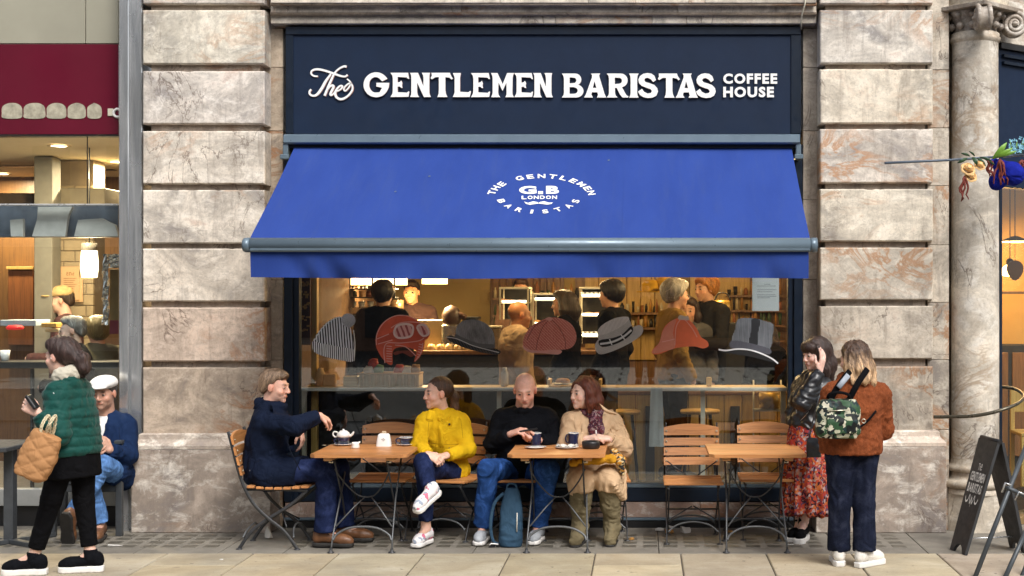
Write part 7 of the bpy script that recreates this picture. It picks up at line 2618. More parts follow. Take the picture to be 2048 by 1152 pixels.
# left edge of the window: menu board and post
mb_ = thing('menu_board', 'tall dark red board with gold emblems at the left edge of the window', 'board', P(609, 620, .5))
L = mb_.location
pbox(MB(), 597, 621, 540, 690, .5, .53, L).build('board_face', M('dark_red_board', (.055, .018, .012), .5), mb_)
GOLD = M('gold_print', (.42, .24, .07), .5)
for k, py in enumerate((568, 588, 612, 634, 656)):
	m = MB()
	r = random.Random(k)
	for q in range(7):
		x_, z_ = r.uniform(-.035, .035), r.uniform(-.028, .028)
		m.box(PX(609, .5) - L.x + x_ - .010, PX(609, .5) - L.x + x_ + .010, -.0045 - .0006 * q, -.001, PZ(py, .5) - L.z + z_ - .007, PZ(py, .5) - L.z + z_ + .007)
	m.build('gold_emblem', GOLD, mb_)
wp_ = thing('wooden_post', 'plain wooden post beside the dark red board', 'post', (PX(628, .56), .56, FZ))
MB().box(-.025, .025, 0, .06, 0, 2.8, c=.004).build('post_body', OAK, wp_)

# notice taped inside the glass
nt = thing('paper_notice', 'white printed notice taped inside the glass at the right', 'notice', P(1531, 590, .312))
L = nt.location
pbox(MB(), 1504.5, 1558, 548, 622, .3115, .3135, L, c=.0004).build('sheet', M('notice_paper', (.66, .68, .70), .8, var=.03), nt)
m = MB()
for py, a, b in ((568, 1528, 1541), (571.5, 1514, 1552), (579, 1514, 1553), (583, 1514, 1545), (589, 1514, 1551), (592, 1514, 1553), (595, 1514, 1540)):
	pbox(m, a, b, py, py + 1.1, .3108, .3112, L, c=0)
m.build('printed_line', M('grey_ink', (.30, .31, .33), .8), nt)

# ------------------------------------------------------------------ people in the cafe
def standing(label, px, y, htop, facing, top, hair, skin=(.50, .28, .18), fem=False, bottom=None, arms='down', hairfn=None, group=None, floor=FZ, lean=0.0, extra=None, h=.0115):
	x = PX(px, y)
	k = (htop - floor) / 1.72
	f = nv((facing[0], facing[1], 0)); r = np.cross(f, (0, 0, 1))
	B = lambda a, b, z: np.array((x, y, floor)) + r * a * k + f * b * k + np.array((0, 0, z * k))
	J = dict(pel=B(0, 0, .92), neck=B(0, .0, 1.44), head=B(0, .035, 1.60), shR=B(.185, -.01, 1.385), shL=B(-.185, -.01, 1.385), hipR=B(.09, 0, .90), hipL=B(-.09, 0, .90),
			 knR=B(.10, .02, .49), knL=B(-.10, .02, .49), anR=B(.10, -.02, .10), anL=B(-.10, -.02, .10), toeR=B(.12, .15, .04), toeL=B(-.12, .15, .04))
	if arms == 'down': J.update(elR=B(.24, -.02, 1.10), wrR=B(.25, .09, .86), elL=B(-.24, -.02, 1.10), wrL=B(-.25, .09, .86))
	elif arms == 'front': J.update(elR=B(.24, .06, 1.12), wrR=B(.12, .28, 1.12), elL=B(-.24, .06, 1.12), wrL=B(-.12, .28, 1.12))
	else: J.update(elR=B(.25, .10, 1.20), wrR=B(.07, .24, 1.48), elL=B(-.25, .10, 1.20), wrL=B(-.07, .24, 1.48))
	p = Person(label, J, (f + np.array((0, 0, -.05)),), skin=skin, fem=fem, h=h, group=group, base=(x, y, floor))
	S = SDF(); p.torso(S, .030, lo=-.1, hi=1.0)
	for d in 'LR': p.sleeve(S, d, .024, .94)
	garment('top', S, .012, top, p.t, p.o, .010, 9, 3)
	p.trousers(bottom or BLACK_CLOTH, .016, .97, h=.014)
	for d in 'LR': p.shoe(d, BLACKP, DARK_SOLE, h=.010)
	if hair is not None: p.hair(hairfn or short_hair(), hair, h=.010, wr=.006, locks=120)
	return p
def long_hair(S, H):
	short_hair(.066, .07, 1.05)(S, H)
	for sx in (-1, 1): S.chain([H(sx * .07, -.01, .04), H(sx * .085, -.02, -.06), H(sx * .08, -.02, -.17)], [.03, .036, .02], k=.03)
	S.chain([H(0, -.08, .02), H(0, -.10, -.08), H(0, -.10, -.18)], [.07, .07, .04], k=.05)
def curly(S, H):
	short_hair(.066, .068, 1.18)(S, H)
	S.ell(H(0, -.04, .04), (.11, .11, .10), H.R, k=.03, trim=[(H(0, .055, .05), nv(H.f - H.u * .5))])
BEIGE = cloth('beige_coat_cloth', (.46, .33, .21)); GREYK = cloth('grey_knit', (.10, .10, .105)); MUST = cloth('mustard_coat', (.22, .13, .035))
OLIVE = cloth('olive_coat', (.12, .10, .06))
standing('dark haired customer in black at the counter seen from behind', 765, 2.35, 1.99, (.1, 1), BLACK_CLOTH, (.012, .010, .010), hairfn=curly)
standing('barista with short dark hair facing the street from behind the counter', 825, 3.9, 2.02, (-.1, -1), cloth('barista_shirt', (.035, .02, .018)), (.020, .012, .008), skin=(.60, .32, .17), hairfn=short_hair(.06, .075, 1.0))
standing('bald man in a beige jacket inside the window left of the pink cap picture', 1033, 1.3, 1.80, (1, .45), BEIGE, None, skin=(.44, .20, .09))
standing('staff member with brown hair behind the small display cabinet', 1042, 4.3, 2.05, (0, -1), cloth('brown_shirt', (.12, .07, .05)), (.06, .03, .015))
standing('customer in profile with dark hair by the lit pastry shelf', 1132, 2.5, 1.90, (-1, .2), BLACK_CLOTH, (.05, .035, .025), fem=True, hairfn=long_hair)
standing('customer with big dark hair in a black jacket in front of the cup shelves', 1227, 2.1, 1.99, (-1, .45), BLACK_CLOTH, (.010, .009, .010), fem=True, hairfn=curly)
standing('grey haired customer in a mustard coat inside the window behind the red deerstalker hat', 1346, 1.2, 1.99, (1, .35), MUST, (.34, .32, .29), fem=True, hairfn=curly)
standing('woman with brown hair near the window right of the grey haired customer', 1378, 2.1, 1.83, (-.2, -1), GREYK, (.05, .03, .02), fem=True, hairfn=long_hair)
standing('man with orange hair in a dark hooded top near the back on the right', 1416, 2.2, 2.05, (-.75, -.6), cloth('dark_hoodie', (.020, .020, .022)), (.42, .17, .03), hairfn=curly, arms='front')
standing('person in dark clothes at the far right behind the top hat picture', 1530, 1.5, 1.60, (-.6, -.6), BLACK_CLOTH, (.03, .02, .018), fem=True, hairfn=long_hair)
jar = thing('coffee_urn', 'gold coffee urn on a shelf by the man with orange hair', 'urn', P(1444, 645, 2.4))
MB().lathe([(.0001, 0), (.085, 0), (.085, .19), (.07, .21), (.0001, .22)], n=20).build('urn_body', M('gold_urn', (.50, .32, .07), .3, .5), jar)
MB().tube(catmull([(-.07, 0, .21), (-.03, 0, .28), (.05, 0, .27), (.08, 0, .21)], 5), .008, 6).build('handle', BLACKP, jar)
sh_ = thing('side_shelf', 'dark shelf unit under the gold coffee urn', 'shelf unit', V((PX(1450, 2.3), 2.3, FZ)))
MB().box(-.35, .35, 0, .4, 0, P(1444, 645.5, 2.4).z - FZ, c=.006).build('unit_body', DARKIN, sh_)
for k, (px, py, lab) in enumerate(((1303, 578, 'yellow felt hat hanging left of the grey haired customer'), (1330, 572, 'second yellow felt hat hanging nearer the grey haired customer'))):
	t = thing('felt_hat', lab, 'hat', P(px, py, 1.5))
	MB().lathe([(.13, -.03), (.135, -.022), (.085, -.015), (.085, .04), (.06, .075), (.0001, .085)], n=22).build('hat_body', cloth('yellow_felt', (.60, .34, .03)) if k == 0 else bpy.data.materials['yellow_felt'], t)
	MB().tube([(0, 0, .085), (0, 0, 3.05 - t.location.z)], .003, 5).build('cord', BLACKP, t)

# the person taking the picture, standing on the far pavement edge behind the lens
standing('person in dark clothes holding up a phone on the far pavement', 1296, -11.55, 2.08, (0, 1), BLACK_CLOTH, (.03, .02, .015), floor=.40, arms='up', h=.012)
# ------------------------------------------------------------------ neighbouring shop on the left
YW = .32
ls = thing('neighbour_shopfront', 'steel framed shopfront with a burgundy fascia at the far left', 'shopfront', (PX(120, YW), YW, 0))
L = ls.location
def LB(nm, px0, px1, py0, py1, ya, yb, mt, c=.003):
	return pbox(MB(), px0, px1, py0, py1, ya, yb, L, c).build(nm, mt, ls)
BEIGE_P = M('grey_beige_panel', (.30, .285, .22), .55, var=.10, scale=1.5)
BURG = M('burgundy_glass_fascia', (.115, .008, .022), .12, var=.12, scale=1.2, coat=.6)
LB('fascia_panel', -60, 170.3, -80, 87, YW, .45, BEIGE_P)
LB('fascia_panel', 171.7, 237, -80, 87, YW, .45, BEIGE_P)
LB('sign_band', -60, 237, 88.5, 269, YW - .01, .45, BURG)
LB('fascia_trim', -60, 237, 269.5, 272.5, YW - .018, .40, BLACKP)
for a, b, y in ((237.5, 257, .10), (258.5, 284, .135)):
	LB('steel_mullion', a, b, -90, 1066, y, .5, STEEL, .006)
LB('transom_glass', -60, 237, 411, 474, YW - .01, YW - .002, GLASS2, 0)
LB('transom_board', -60, 237, 411.2, 474.5, YW + .20, .60, M('slate_blue_board', (.085, .105, .14), .4, var=.4, scale=6))
SHW = M('white_fabric_shade', (.58, .57, .54), .85, var=.15, scale=8)
for pts in ([(78, 414), (146, 414), (138, 432), (132, 473), (66, 473), (76, 440)], [(158, 440), (205, 437), (232, 450), (238, 473), (150, 473)], [(22, 440), (48, 438), (48, 473), (24, 473)]):
	MB().prism([(PX(x_, YW + .12) - L.x, PZ(y_, YW + .12)) for x_, y_ in reversed(pts)], YW + .10 - L.y, YW + .14 - L.y).build('fabric_shade', SHW, ls)
LB('transom_edge', -60, 237, 407.5, 410.8, YW - .03, .36, M('bright_steel_edge', (.75, .76, .76), .3, .6))
LB('upper_glass', -60, 237, 272.8, 407.2, YW + .03, YW + .038, GLASS2, 0)
LB('lower_glass', -60, 237, 475.5, 978, YW + .03, YW + .038, GLASS2, 0)
LB('glass_joint', 173.5, 175.2, 272.8, 407.2, YW + .022, YW + .029, BLACKP, 0)
LB('bottom_rail', -60, 237, 978.5, 1012, YW - .02, .40, M('grey_steel_rail', (.40, .41, .40), .4, .3))
LB('plinth_board', -60, 237, 1012.5, 1058, YW + .02, .40, BLACKP)
# blurred rounded letters of its sign, a little row of cream shapes and a white c at the end
BLUR = M('cream_sign_letter', (.36, .33, .25), .6, var=.35, scale=20)
for k, (a, b) in enumerate(((2, 44), (46, 90), (92, 132), (134, 171), (173, 203))):
	m = MB()
	pts = [(a + 4, 236), (a + 1, 226), (a + 2, 214), (a + 12, 207), (b - 14, 206), (b - 3, 212), (b, 224), (b - 4, 236)]
	m.prism([(PX(x_, YW - .02) - L.x, PZ(y_, YW - .02)) for x_, y_ in reversed(catmull(pts, 4, True))], YW - .016 - L.y, YW - .0105 - L.y)
	m.build('sign_letter', BLUR, ls)
m = MB()
pts = [(PX(235 + 8 * math.cos(a), YW - .02) - L.x, YW - .018 - L.y, PZ(226 - 8 * math.sin(a), YW - .02)) for a in np.linspace(.6, 2 * math.pi - .6, 18)]
m.tube(pts, .011, 6); m.build('sign_letter', WHITE, ls)
m = MB(); pbox(m, 215, 226, 217, 232, YW - .02, YW - .0105, L, .003); m.build('sign_letter', CREAM, ls)

# interior of the left shop
FL2 = .02
XA, XB = PX(-260, 1.0), PX(282, .55)
tag(MB().box(XA - 2, XL - .32, .41, 5.2, -.02, FL2).build('side_shop_floor', M('grey_tile_floor', (.22, .20, .18), .5)), kind='structure')
CEIL2 = M('cream_ceiling', (.62, .52, .34), .8, var=.05)
tag(MB().box(XA - 2, XL - .32, .41, 5.2, 3.18, 3.3).build('side_shop_ceiling', CEIL2), kind='structure')
BRW = wood('brown_wall_boards', a=(.17, .085, .03), b=(.10, .045, .016), axis='z')
bw2 = tag(MB().box(XA - 2, XL - .32, 4.6, 4.8, FL2, 3.18).build('side_shop_back_wall', BRW), kind='structure')
tag(MB().box(XL - .50, XL - .34, .45, 4.6, FL2, 3.18).build('side_shop_end_wall', M('umber_wall', (.20, .13, .06), .8)), kind='structure')
def wb2(nm, px0, px1, py0, py1, y, mt):
	o = MB().box(PX(px0, y), PX(px1, y), y, 4.6 - .003, PZ(py1, y), PZ(py0, y), c=.004).build(nm, mt, bw2)
	return o
wb2('door_panel', 16, 66, 540, 690, 4.5, wood('red_brown_door', a=(.22, .08, .025), b=(.13, .045, .015), axis='z'))
wb2('door_head', 12, 66, 533, 539, 4.47, OAK)
pil = thing('grey_pillar', 'grey square pillar inside the left shop window', 'pillar', (PX(86, 2.2), 2.2, FL2))
MB().box(-.085, .085, 0, .2, 0, 3.15, c=.005).build('pillar_body', M('grey_pillar_paint', (.21, .20, .17), .8), pil)
bkp = thing('brick_pier', 'pale painted brick pier behind the white pendant lamp', 'brick pier', (PX(146, 2.6), 2.6, FL2))
BRK = M('buff_painted_brick', (.38, .30, .19), .75, var=.18, scale=6, bump=.3, bscale=40)
w2 = (PX(186, 2.6) - PX(104, 2.6)) / 2
MB().box(-w2 + .006, w2 - .006, .012, .3, 0, 3.15).build('mortar', M('pale_mortar', (.24, .19, .13), .9), bkp)
b0 = None
z = .9; r = 0
while z < 2.9:
	x = -w2 - (.11 if r % 2 else 0)
	while x < w2:
		xa_, xb_ = max(x, -w2), min(x + .212, w2)
		if xb_ - xa_ > .03:
			MB().box(xa_ + .003, xb_ - .003, random.uniform(-.002, .004), .05, z, z + .098, c=.005).build('brick', BRK, bkp)
		x += .218
	z += .106; r += 1
po = thing('poster', 'peach paper poster taped on the brick pier', 'poster', P(140, 560, 2.55))
PEACH = M('peach_paper', (.62, .40, .22), .8, var=.03)
Lp = po.location
pbox(MB(), 115.5, 158, 533, 600, 2.55, 2.556, Lp, 0).build('sheet', PEACH, po)
pbox(MB(), 140, 165.5, 554, 604, 2.562, 2.568, Lp, 0).build('sheet', PEACH, po)
m = MB()
text_line(m, 'End', 133, 148, 544, 551, lambda x, y: P(x, y, 2.5485) - Lp, .02)
for q in range(6): pbox(m, 127, 153 - (q % 3) * 3, 556 + q * 4, 557.2 + q * 4, 2.548, 2.549, Lp, 0)
m.build('lettering', M('brown_print', (.32, .17, .08), .8), po)
def pend2(label, px0, px1, py0, py1, y, en):
	Lq = P((px0 + px1) / 2, (py0 + py1) / 2, y)
	t = thing('pendant_lamp', label, 'pendant lamp', Lq)
	r = (PX(px1, y) - PX(px0, y)) / 2; h = (PZ(py0, y) - PZ(py1, y)) / 2
	MB().lathe([(r * .86, -h), (r * 1.0, -h * .4), (r * 1.0, h * .2), (r * .88, h)], n=24).build('lamp_shade', glow('white_lamp_shade', (1.0, .82, .55), 2.6), t)
	MB().lathe([(r * .88, h * 1.001), (r * .84, h * 1.55), (.0001, h * 1.58)], n=20).build('lamp_cap', M('grey_lamp_cap', (.22, .20, .17), .5), t)
	MB().tube([(0, 0, h * 1.58), (0, 0, 3.18 - Lq.z)], .006, 6).build('flex', BLACKP, t)
	add_light(t, (0, 0, -h - .05), en, .1, (1, .76, .45), 'POINT')
	return t
pend2('white barrel shaped pendant lamp glowing in the left shop', 161.5, 196, 501, 555, 1.5, 30)
for k, (px, py, lab) in enumerate(((118, 291, 'round ceiling light nearest the burgundy band'), (112, 367, 'round ceiling light deeper in, above the grey box'), (235, 323, 'round ceiling light half hidden by the steel mullion'), (4, 347, 'round ceiling light at the far left edge'))):
	zc = 3.176
	d = F_PX * (CAM_Z - zc) / (py - VY)
	t = thing('ceiling_light', lab + ' of the left shop', 'ceiling light', ((px - VX) / F_PX * d, d - DIST, zc))
	MB().lathe([(.0001, -.006), (.065, -.006), (.07, 0)], n=20).build('diffuser', glow('downlight', (1.0, .80, .52), 14.0), t)
	MB().lathe([(.071, -.002), (.095, -.012), (.10, .0)], n=24).build('trim_ring', CEIL2, t)
	add_light(t, (0, 0, -.03), 60, .12, (1, .78, .48))
for k, (px, py, dx) in enumerate(((50, 333, .42), (168, 337, .12), (215, 340, .08))):
	d = F_PX * (CAM_Z - 3.175) / (py - VY)
	t = thing('ceiling_slot', ['long dark ventilation slot in the left shop ceiling', 'short dark ventilation slot in the left shop ceiling near the glass joint', 'short dark ventilation slot in the left shop ceiling by the mullion'][k], 'vent', ((px - VX) / F_PX * d, d - DIST, 3.1745))
	MB().box(-dx, dx, -.05, .05, -.004, .001, c=.001).build('slot', BLACKP, t)
gb = thing('ceiling_box', 'grey boxed duct hanging below the left shop ceiling', 'duct', P(150, 393, 2.4))
pbox(MB(), 82, 210, 376, 412, 2.4, 3.1, gb.location, .006).build('duct_body', M('grey_duct', (.17, .145, .10), .8), gb)
cb = thing('sloping_bulkhead', 'dark bulkhead at the far left below the ceiling', 'bulkhead', P(40, 400, 2.6))
pbox(MB(), -80, 80, 386, 412, 2.6, 3.4, cb.location, .006).build('bulkhead_body', M('brown_bulkhead', (.09, .055, .025), .8), cb)
mi = thing('mirror_panel', 'crumpled silver foil frame standing inside the left shop window', 'frame', P(222, 580, .9))
Lm = mi.location
m = MB()
nn = 16
for (a, b, c, d) in ((205, 218, 508, 650), (218, 241, 508, 536)):
	vs = []
	for j in range(nn + 1):
		for i in range(5):
			p = P(a + (b - a) * i / 4, c + (d - c) * j / nn, .9)
			vs.append((p.x - Lm.x, .02 * math.sin(i * 1.7 + j * 1.1) + .012 * math.sin(j * 2.3), p.z - Lm.z))
	m.add(vs, [(j * 5 + i, j * 5 + i + 1, j * 5 + 6 + i, j * 5 + 5 + i) for j in range(nn) for i in range(4)], smooth=True)
m.build('foil', M('silver_foil', (.75, .74, .72), .12, 1.0, var=.1), mi)
pbox(MB(), 219, 240, 538, 640, .93, .96, Lm, .003).build('board', M('olive_board', (.16, .11, .04), .7), mi)
pbox(MB(), 219, 240, 640.5, 668, .93, .96, Lm, .003).build('board_foot', M('maroon_board', (.12, .012, .025), .6), mi)
# counter along the window and its things
bar2 = thing('dark_window_counter', 'dark counter rail behind the left shop glass at chest height', 'counter', (PX(120, .62), .62, 0))
pbox(MB(), -60, 237, 724, 737, .62, 1.0, bar2.location, .004).build('counter_top', DARKIN, bar2)
pbox(MB(), 60, 64, 738, 980, .70, .75, bar2.location, .003).build('counter_leg', DARKIN, bar2)
for k, (px0, px1, py0, py1, mt, lab) in enumerate(((82, 112, 646, 655, OAK, 'upper tan wooden ledge beside the grey haired woman'), (90, 116, 657, 664, PLY, 'lower pale wooden ledge beside the grey haired woman'), (0, 72, 640, 652, M('pale_blue_paper', (.46, .55, .62), .8), 'pale blue folded paper at the far left behind the glass'))):
	t = thing('paper_stack' if k == 2 else 'wooden_ledge', lab, 'paper' if k == 2 else 'ledge', P((px0 + px1) / 2, py1, 1.3))
	pbox(MB(), px0, px1, py0, py1, 1.3, 1.6, t.location, .004).build('slab_body', mt, t)
cp = thing('paper_cup', 'white paper cup standing on the left shop counter', 'cup', P(10, 724, .8))
MB().lathe([(.0001, 0), (.030, 0), (.042, .10), (.036, .10), (.0001, .02)], n=18).build('cup_body', CERAM, cp)
rl = thing('red_lamp', 'small red lamp glowing behind the glass at the far left', 'lamp', P(30, 655, 1.1))
MB().lathe([(.0001, -.022), (.05, -.018), (.06, 0), (.04, .02), (.0001, .022)], n=16, sx=1.3).build('lens', glow('red_lens', (.6, .02, .02), .5), rl)  # red glow stands in for a car tail lamp reflected in the glass
KHAKI_FUR = vcol('khaki_fur', .95, spec=.15, aniso=(50, 50, 30))
g_ = standing('grey haired woman with glasses sitting inside the left shop', 152, .98, 1.68, (-1, -.35), cloth('dark_coat', (.03, .028, .028)), (.24, .235, .22), skin=(.60, .42, .33), fem=True, floor=.0, arms='front')
m = MB()
for s_ in (-1, 1):
	m.tube([tuple(V(g_.H(s_ * .033 + .020 * math.cos(a), .098, .002 + .017 * math.sin(a)) - g_.o)) for a in np.linspace(0, 2 * math.pi, 13)[:-1]], .0022, 5, closed=True)
m.build('glasses', M('pale_glasses', (.7, .68, .62), .3), g_.t)
k_ = standing('person in a khaki coat with a furry hood inside the left shop', 196, 1.25, 1.66, (-.6, 1), cloth('khaki_parka', (.10, .088, .055)), (.16, .125, .05), floor=.0, hairfn=curly)
c_ = standing('person in a tan cap standing further back in the left shop', 131, 2.3, 1.95, (-1, -.3), cloth('maroon_grey_top', (.10, .05, .05)), (.05, .03, .02), skin=(.56, .36, .28), floor=.0, arms='front')
S = SDF()
S.ell(c_.H(0, -.01, .07), (.094, .108, .075), c_.H.R, k=.02, trim=[(c_.H(0, 0, .045), -c_.H.u)])
S.ell(c_.H(0, .12, .05), (.075, .07, .012), c_.H.R, k=.012)
garment('peaked_cap', S, .009, cloth('tan_cap_cotton', (.52, .36, .17)), c_.t, c_.o, .002, 20, 3)

# dark wooden chair and table outside on the left
ARMP = M('dark_grey_painted_wood', (.045, .050, .055), .5, var=.2, scale=12, wear=.15)
dc = thing('armchair', 'dark grey painted armchair under the man in the white flat cap', 'chair', (PX(205, .02), .02, 0))
Ld = dc.location
for px, y, py0 in ((239, -.13, 888), (106, -.13, 888), (268, .25, 840), (128, .25, 840)):
	x = PX(px, y) - Ld.x
	MB().box(x - .024, x + .024, y - .024 - Ld.y, y + .024 - Ld.y, 0, PZ(py0, y), c=.004).build('leg', ARMP, dc)
for px in (239, 106):
	x = PX(px, -.13) - Ld.x
	MB().box(x - .03, x + .03, -.17 - Ld.y, .28 - Ld.y, PZ(888, -.13) + .001, PZ(888, -.13) + .03, c=.005).build('armrest', ARMP, dc)
MB().box(PX(106, -.13) - Ld.x + .025, PX(239, -.13) - Ld.x - .025, -.15 - Ld.y, .25 - Ld.y, .40, .44, c=.006).build('seat', ARMP, dc)
for k in range(5):
	z = .56 + k * .075
	MB().box(PX(128, .25) - Ld.x + .025, PX(268, .25) - Ld.x - .025, .24 - Ld.y, .262 - Ld.y, z, z + .05, c=.004).build('back_slat', ARMP, dc)
MB().box(PX(106, -.13) - Ld.x + .025, PX(239, -.13) - Ld.x - .025, -.14 - Ld.y, -.12 - Ld.y, .34, .399, c=.004).build('seat_rail', ARMP, dc)
dt = thing('pedestal_table', 'dark grey table on a cross foot at the far left edge', 'table', (PX(6, -.45), -.45, 0))
Lt = dt.location
MB().box(-.40, .155, -.30, .30, .715, .75, c=.006).build('table_top', ARMP, dt)
MB().box(.02, .09, -.04, .04, .03, .714, c=.004).build('post', ARMP, dt)
for a in (-35, 55, 145, 235):
	m = MB().box(0, .36, -.03, .03, .0, .035, c=.004)
	m.xform(Matrix.Translation((.055, 0, 0)) @ Matrix.Rotation(rad(a), 4, 'Z'))
	m.build('foot', ARMP, dt)

# ------------------------------------------------------------------ corner door on the right: the wall turns back here
cd = thing('corner_doorway', 'navy framed glazed doorway turning back from the round column', 'doorway', (PX(1997, .30), .30, 0), rad(38))
DW = 1.6
def DB(nm, x0, x1, z0, z1, y0, y1, mt, c=.003):
	return MB().box(x0, x1, y0, y1, z0, z1, c=c).build(nm, mt, cd)
DB('fascia_board', 0.0, DW, PZ(375, .4), PZ(98, .3), 0.0, .12, NAVY)
DB('frame_post', -.0, .035, 0, PZ(376, .4), -.012, .10, NAVY2)
DB('frame_head', 0.0, DW, PZ(98, .3) + .002, PZ(98, .3) + .05, -.03, .14, BLACKP)
for k in range(2): DB('fascia_moulding', .04, DW - .02, PZ(128 - k * 14, .3) , PZ(128 - k * 14, .3) + .026, -.028, -.001, NAVY2)
DB('threshold', 0, DW, 0, .06, -.05, .3, M('worn_brass_sill', (.30, .20, .09), .4, .4))
DB('stone_soffit', -.05, DW, PZ(98, .3) + .055, PZ(98, .3) + .4, -.02, .4, LIME)
DB('door_glass', .036, DW, .07, PZ(376, .4), .03, .036, GLASS2, 0)
DB('door_rail', .036, DW, PZ(588, .4), PZ(583, .4), .026, .04, TIMBER, .001)
# the room beyond it
ORW = M('orange_lit_wall', (.52, .30, .08), .8, var=.05)
tag(MB().box(PX(1975, 2.4), PX(1975, 2.4) + 3.2, 2.6, 2.7, FZ, 3.05).build('orange_wall', ORW), kind='structure')
def pend3(label, px, py, y, dome, en):
	Lq = P(px, py, y)
	t = thing('pendant_lamp', label, 'pendant lamp', Lq)
	if dome:
		MB().lathe([(.0001, -.055), (.062, -.05), (.085, -.01), (.06, .035), (.03, .055)], n=20).build('globe', LAMPW, t)
		MB().lathe([(.035, .05), (.035, .09), (.02, .11), (.0001, .11)], n=14).build('lamp_cap', BLACKP, t)
	else:
		MB().lathe([(.17, -.02), (.10, .0), (.03, .03), (.0001, .035)], n=22).build('lamp_shade', DARKIN, t)
		MB().lathe([(.0001, -.03), (.12, -.026), (.14, -.018)], n=20).build('diffuser', LAMPW, t)
	MB().tube([(0, 0, .1 if dome else .035), (0, 0, 3.05 - Lq.z)], .005, 6).build('flex', BLACKP, t)
	add_light(t, (0, 0, -.09), en, .1, (1, .58, .22), 'POINT')
	return t
pend3('white glass pendant lamp inside the corner doorway', 2020, 541, 1.7, True, 26)
pend3('flat pendant lamp high inside the corner doorway', 2030, 479, 2.1, False, 16)
bs = thing('hanging_leaf_ornament', 'brown leaf shaped ornament hanging before the white pendant in the doorway', 'ornament', P(2030, 541, 1.4))
m = MB()
n = 20
pts = [(.07 * math.sin(2 * math.pi * k / n) * (1 - .25 * math.cos(2 * math.pi * k / n)), -.09 * math.cos(2 * math.pi * k / n)) for k in range(n)]
m.prism(pts, -.012, .012); m.build('leaf_body', M('brown_leaf', (.10, .045, .02), .6), bs)
MB().tube([(0, 0, .085), (0, 0, 3.05 - bs.location.z)], .003, 5).build('cord', BLACKP, bs)
dk = thing('dark_cabinet', 'dark cabinet with stools inside the corner doorway', 'cabinet', (PX(2020, 2.2), 2.2, FZ))
MB().box(-.4, 1.2, 0, .35, 0, PZ(690, 2.2) - FZ, c=.005).build('cabinet_body', DARKIN, dk)
for k in range(3): MB().box(-.38 + k * .4, -.02 + k * .4, -.015, .002, .1, PZ(705, 2.2) - FZ, c=.004).build('cabinet_door', TIMBER, dk)
wc = thing('wooden_chair', 'yellow wooden chair half seen inside the corner doorway', 'chair', (PX(2046, 1.0), 1.0, FZ))
for (x, y) in ((-.04, -.15), (.30, -.15), (-.04, .2), (.30, .2)):
	MB().box(x - .018, x + .018, y - .018, y + .018, 0, .80 if y > 0 else .42, c=.003).build('leg', OAK, wc)
MB().box(-.06, .32, -.17, .22, .421, .45, c=.005).build('seat', OAK, wc)
MB().box(-.05, .31, .19, .21, .60, .78, c=.004).build('backrest', OAK, wc)

# curved handrail by the column
hr = thing('handrail', 'curved dark iron handrail sweeping from the right pier past the column', 'handrail', P(1872, 833, 0.0))
pts = catmull([P(1868, 834, .02), P(1900, 833.5, -.05), P(1945, 832, -.16), P(1985, 825, -.22), P(2020, 814, -.20), P(2042, 802, -.08), P(2047, 790, .10), P(2030, 778, .30), P(2000, 773, .42)], 6)
MB().tube([tuple(V(p) - hr.location) for p in pts], .014, 10).build('rail', M('bronzed_iron', (.10, .09, .065), .32, .6, var=.2), hr)

# ------------------------------------------------------------------ A-board and barrier on the right
ab_ = thing('sandwich_board', 'black folding sandwich board with white lettering beside the column', 'sign board', (0, 0, 0))
fl0, fl1 = G(1902, -.72, 0), G(1932, -.95, 0)          # feet of the printed leaf
t0, t1 = P(1960, 876, -.52), P(1998, 886, -.80)
u = (V(fl1) - V(fl0)); u.z = 0; u.normalize()
Ab_loc = (fl0 + fl1) / 2
ab_.location = Ab_loc
BOARD = M('blackboard_paint', (.018, .019, .021), .5, var=.2, wear=.08)
def leaf(a, b, c, d, th, nm, feet=True):
	"""board with corners a (bottom left) b (bottom right) c (top right) d (top left); arched cut between its feet"""
	a, b, c, d = [V(q) - Ab_loc for q in (a, b, c, d)]
	nrm_ = (b - a).cross(d - a).normalized()
	def q(s, t): return a.lerp(b, s).lerp(d.lerp(c, s), t)
	out = [q(0, 0), q(.20, 0)] + [q(.20 + .6 * k / 8, .075 * math.sin(math.pi * k / 8) ** .7) for k in range(1, 8)] + [q(.80, 0), q(1, 0), q(1, 1), q(0, 1)]
	n = len(out)
	m = MB()
	vs = [p + nrm_ * th / 2 for p in out] + [p - nrm_ * th / 2 for p in out]
	m.add(vs, [tuple(range(n)), tuple(reversed(range(n, 2 * n)))] + [(i, i + n, (i + 1) % n + n, (i + 1) % n) for i in range(n)])
	m.build(nm, BOARD, ab_)
	return q, nrm_
q_, n_ = leaf(fl0, fl1, t1, t0, .022, 'front_leaf')
back0, back1 = G(2022, -.62, 0), G(2052, -.86, 0)
leaf(back1, back0, t0 + V((.03, 0, 0)), t1 + V((.03, 0, 0)), .022, 'back_leaf')
MB().tube([tuple(V(t0) - Ab_loc + V((.012, 0, .006))), tuple(V(t1) - Ab_loc + V((.012, 0, .006)))], .018, 8).build('hinge', BLACKP, ab_)
def b3(x, y):      # x, y in 0..1 on the leaf, y from the top
	p = q_(x, 1 - y)
	s_ = 1 if n_.dot(V((0, -DIST, CAM_Z)) - Ab_loc) > 0 else -1
	return p + n_ * s_ * .0135
CHALK = M('white_board_print', (.72, .71, .68), .7)
m = MB()
text_line(m, 'The', .40, .60, .215, .275, b3, .0, .1)
text_line(m, 'GENTLEMEN', .12, .90, .295, .375, b3, .03, .1)
text_line(m, 'BARISTAS', .12, .90, .395, .475, b3, .03, .1)
m.build('lettering', CHALK, ab_)
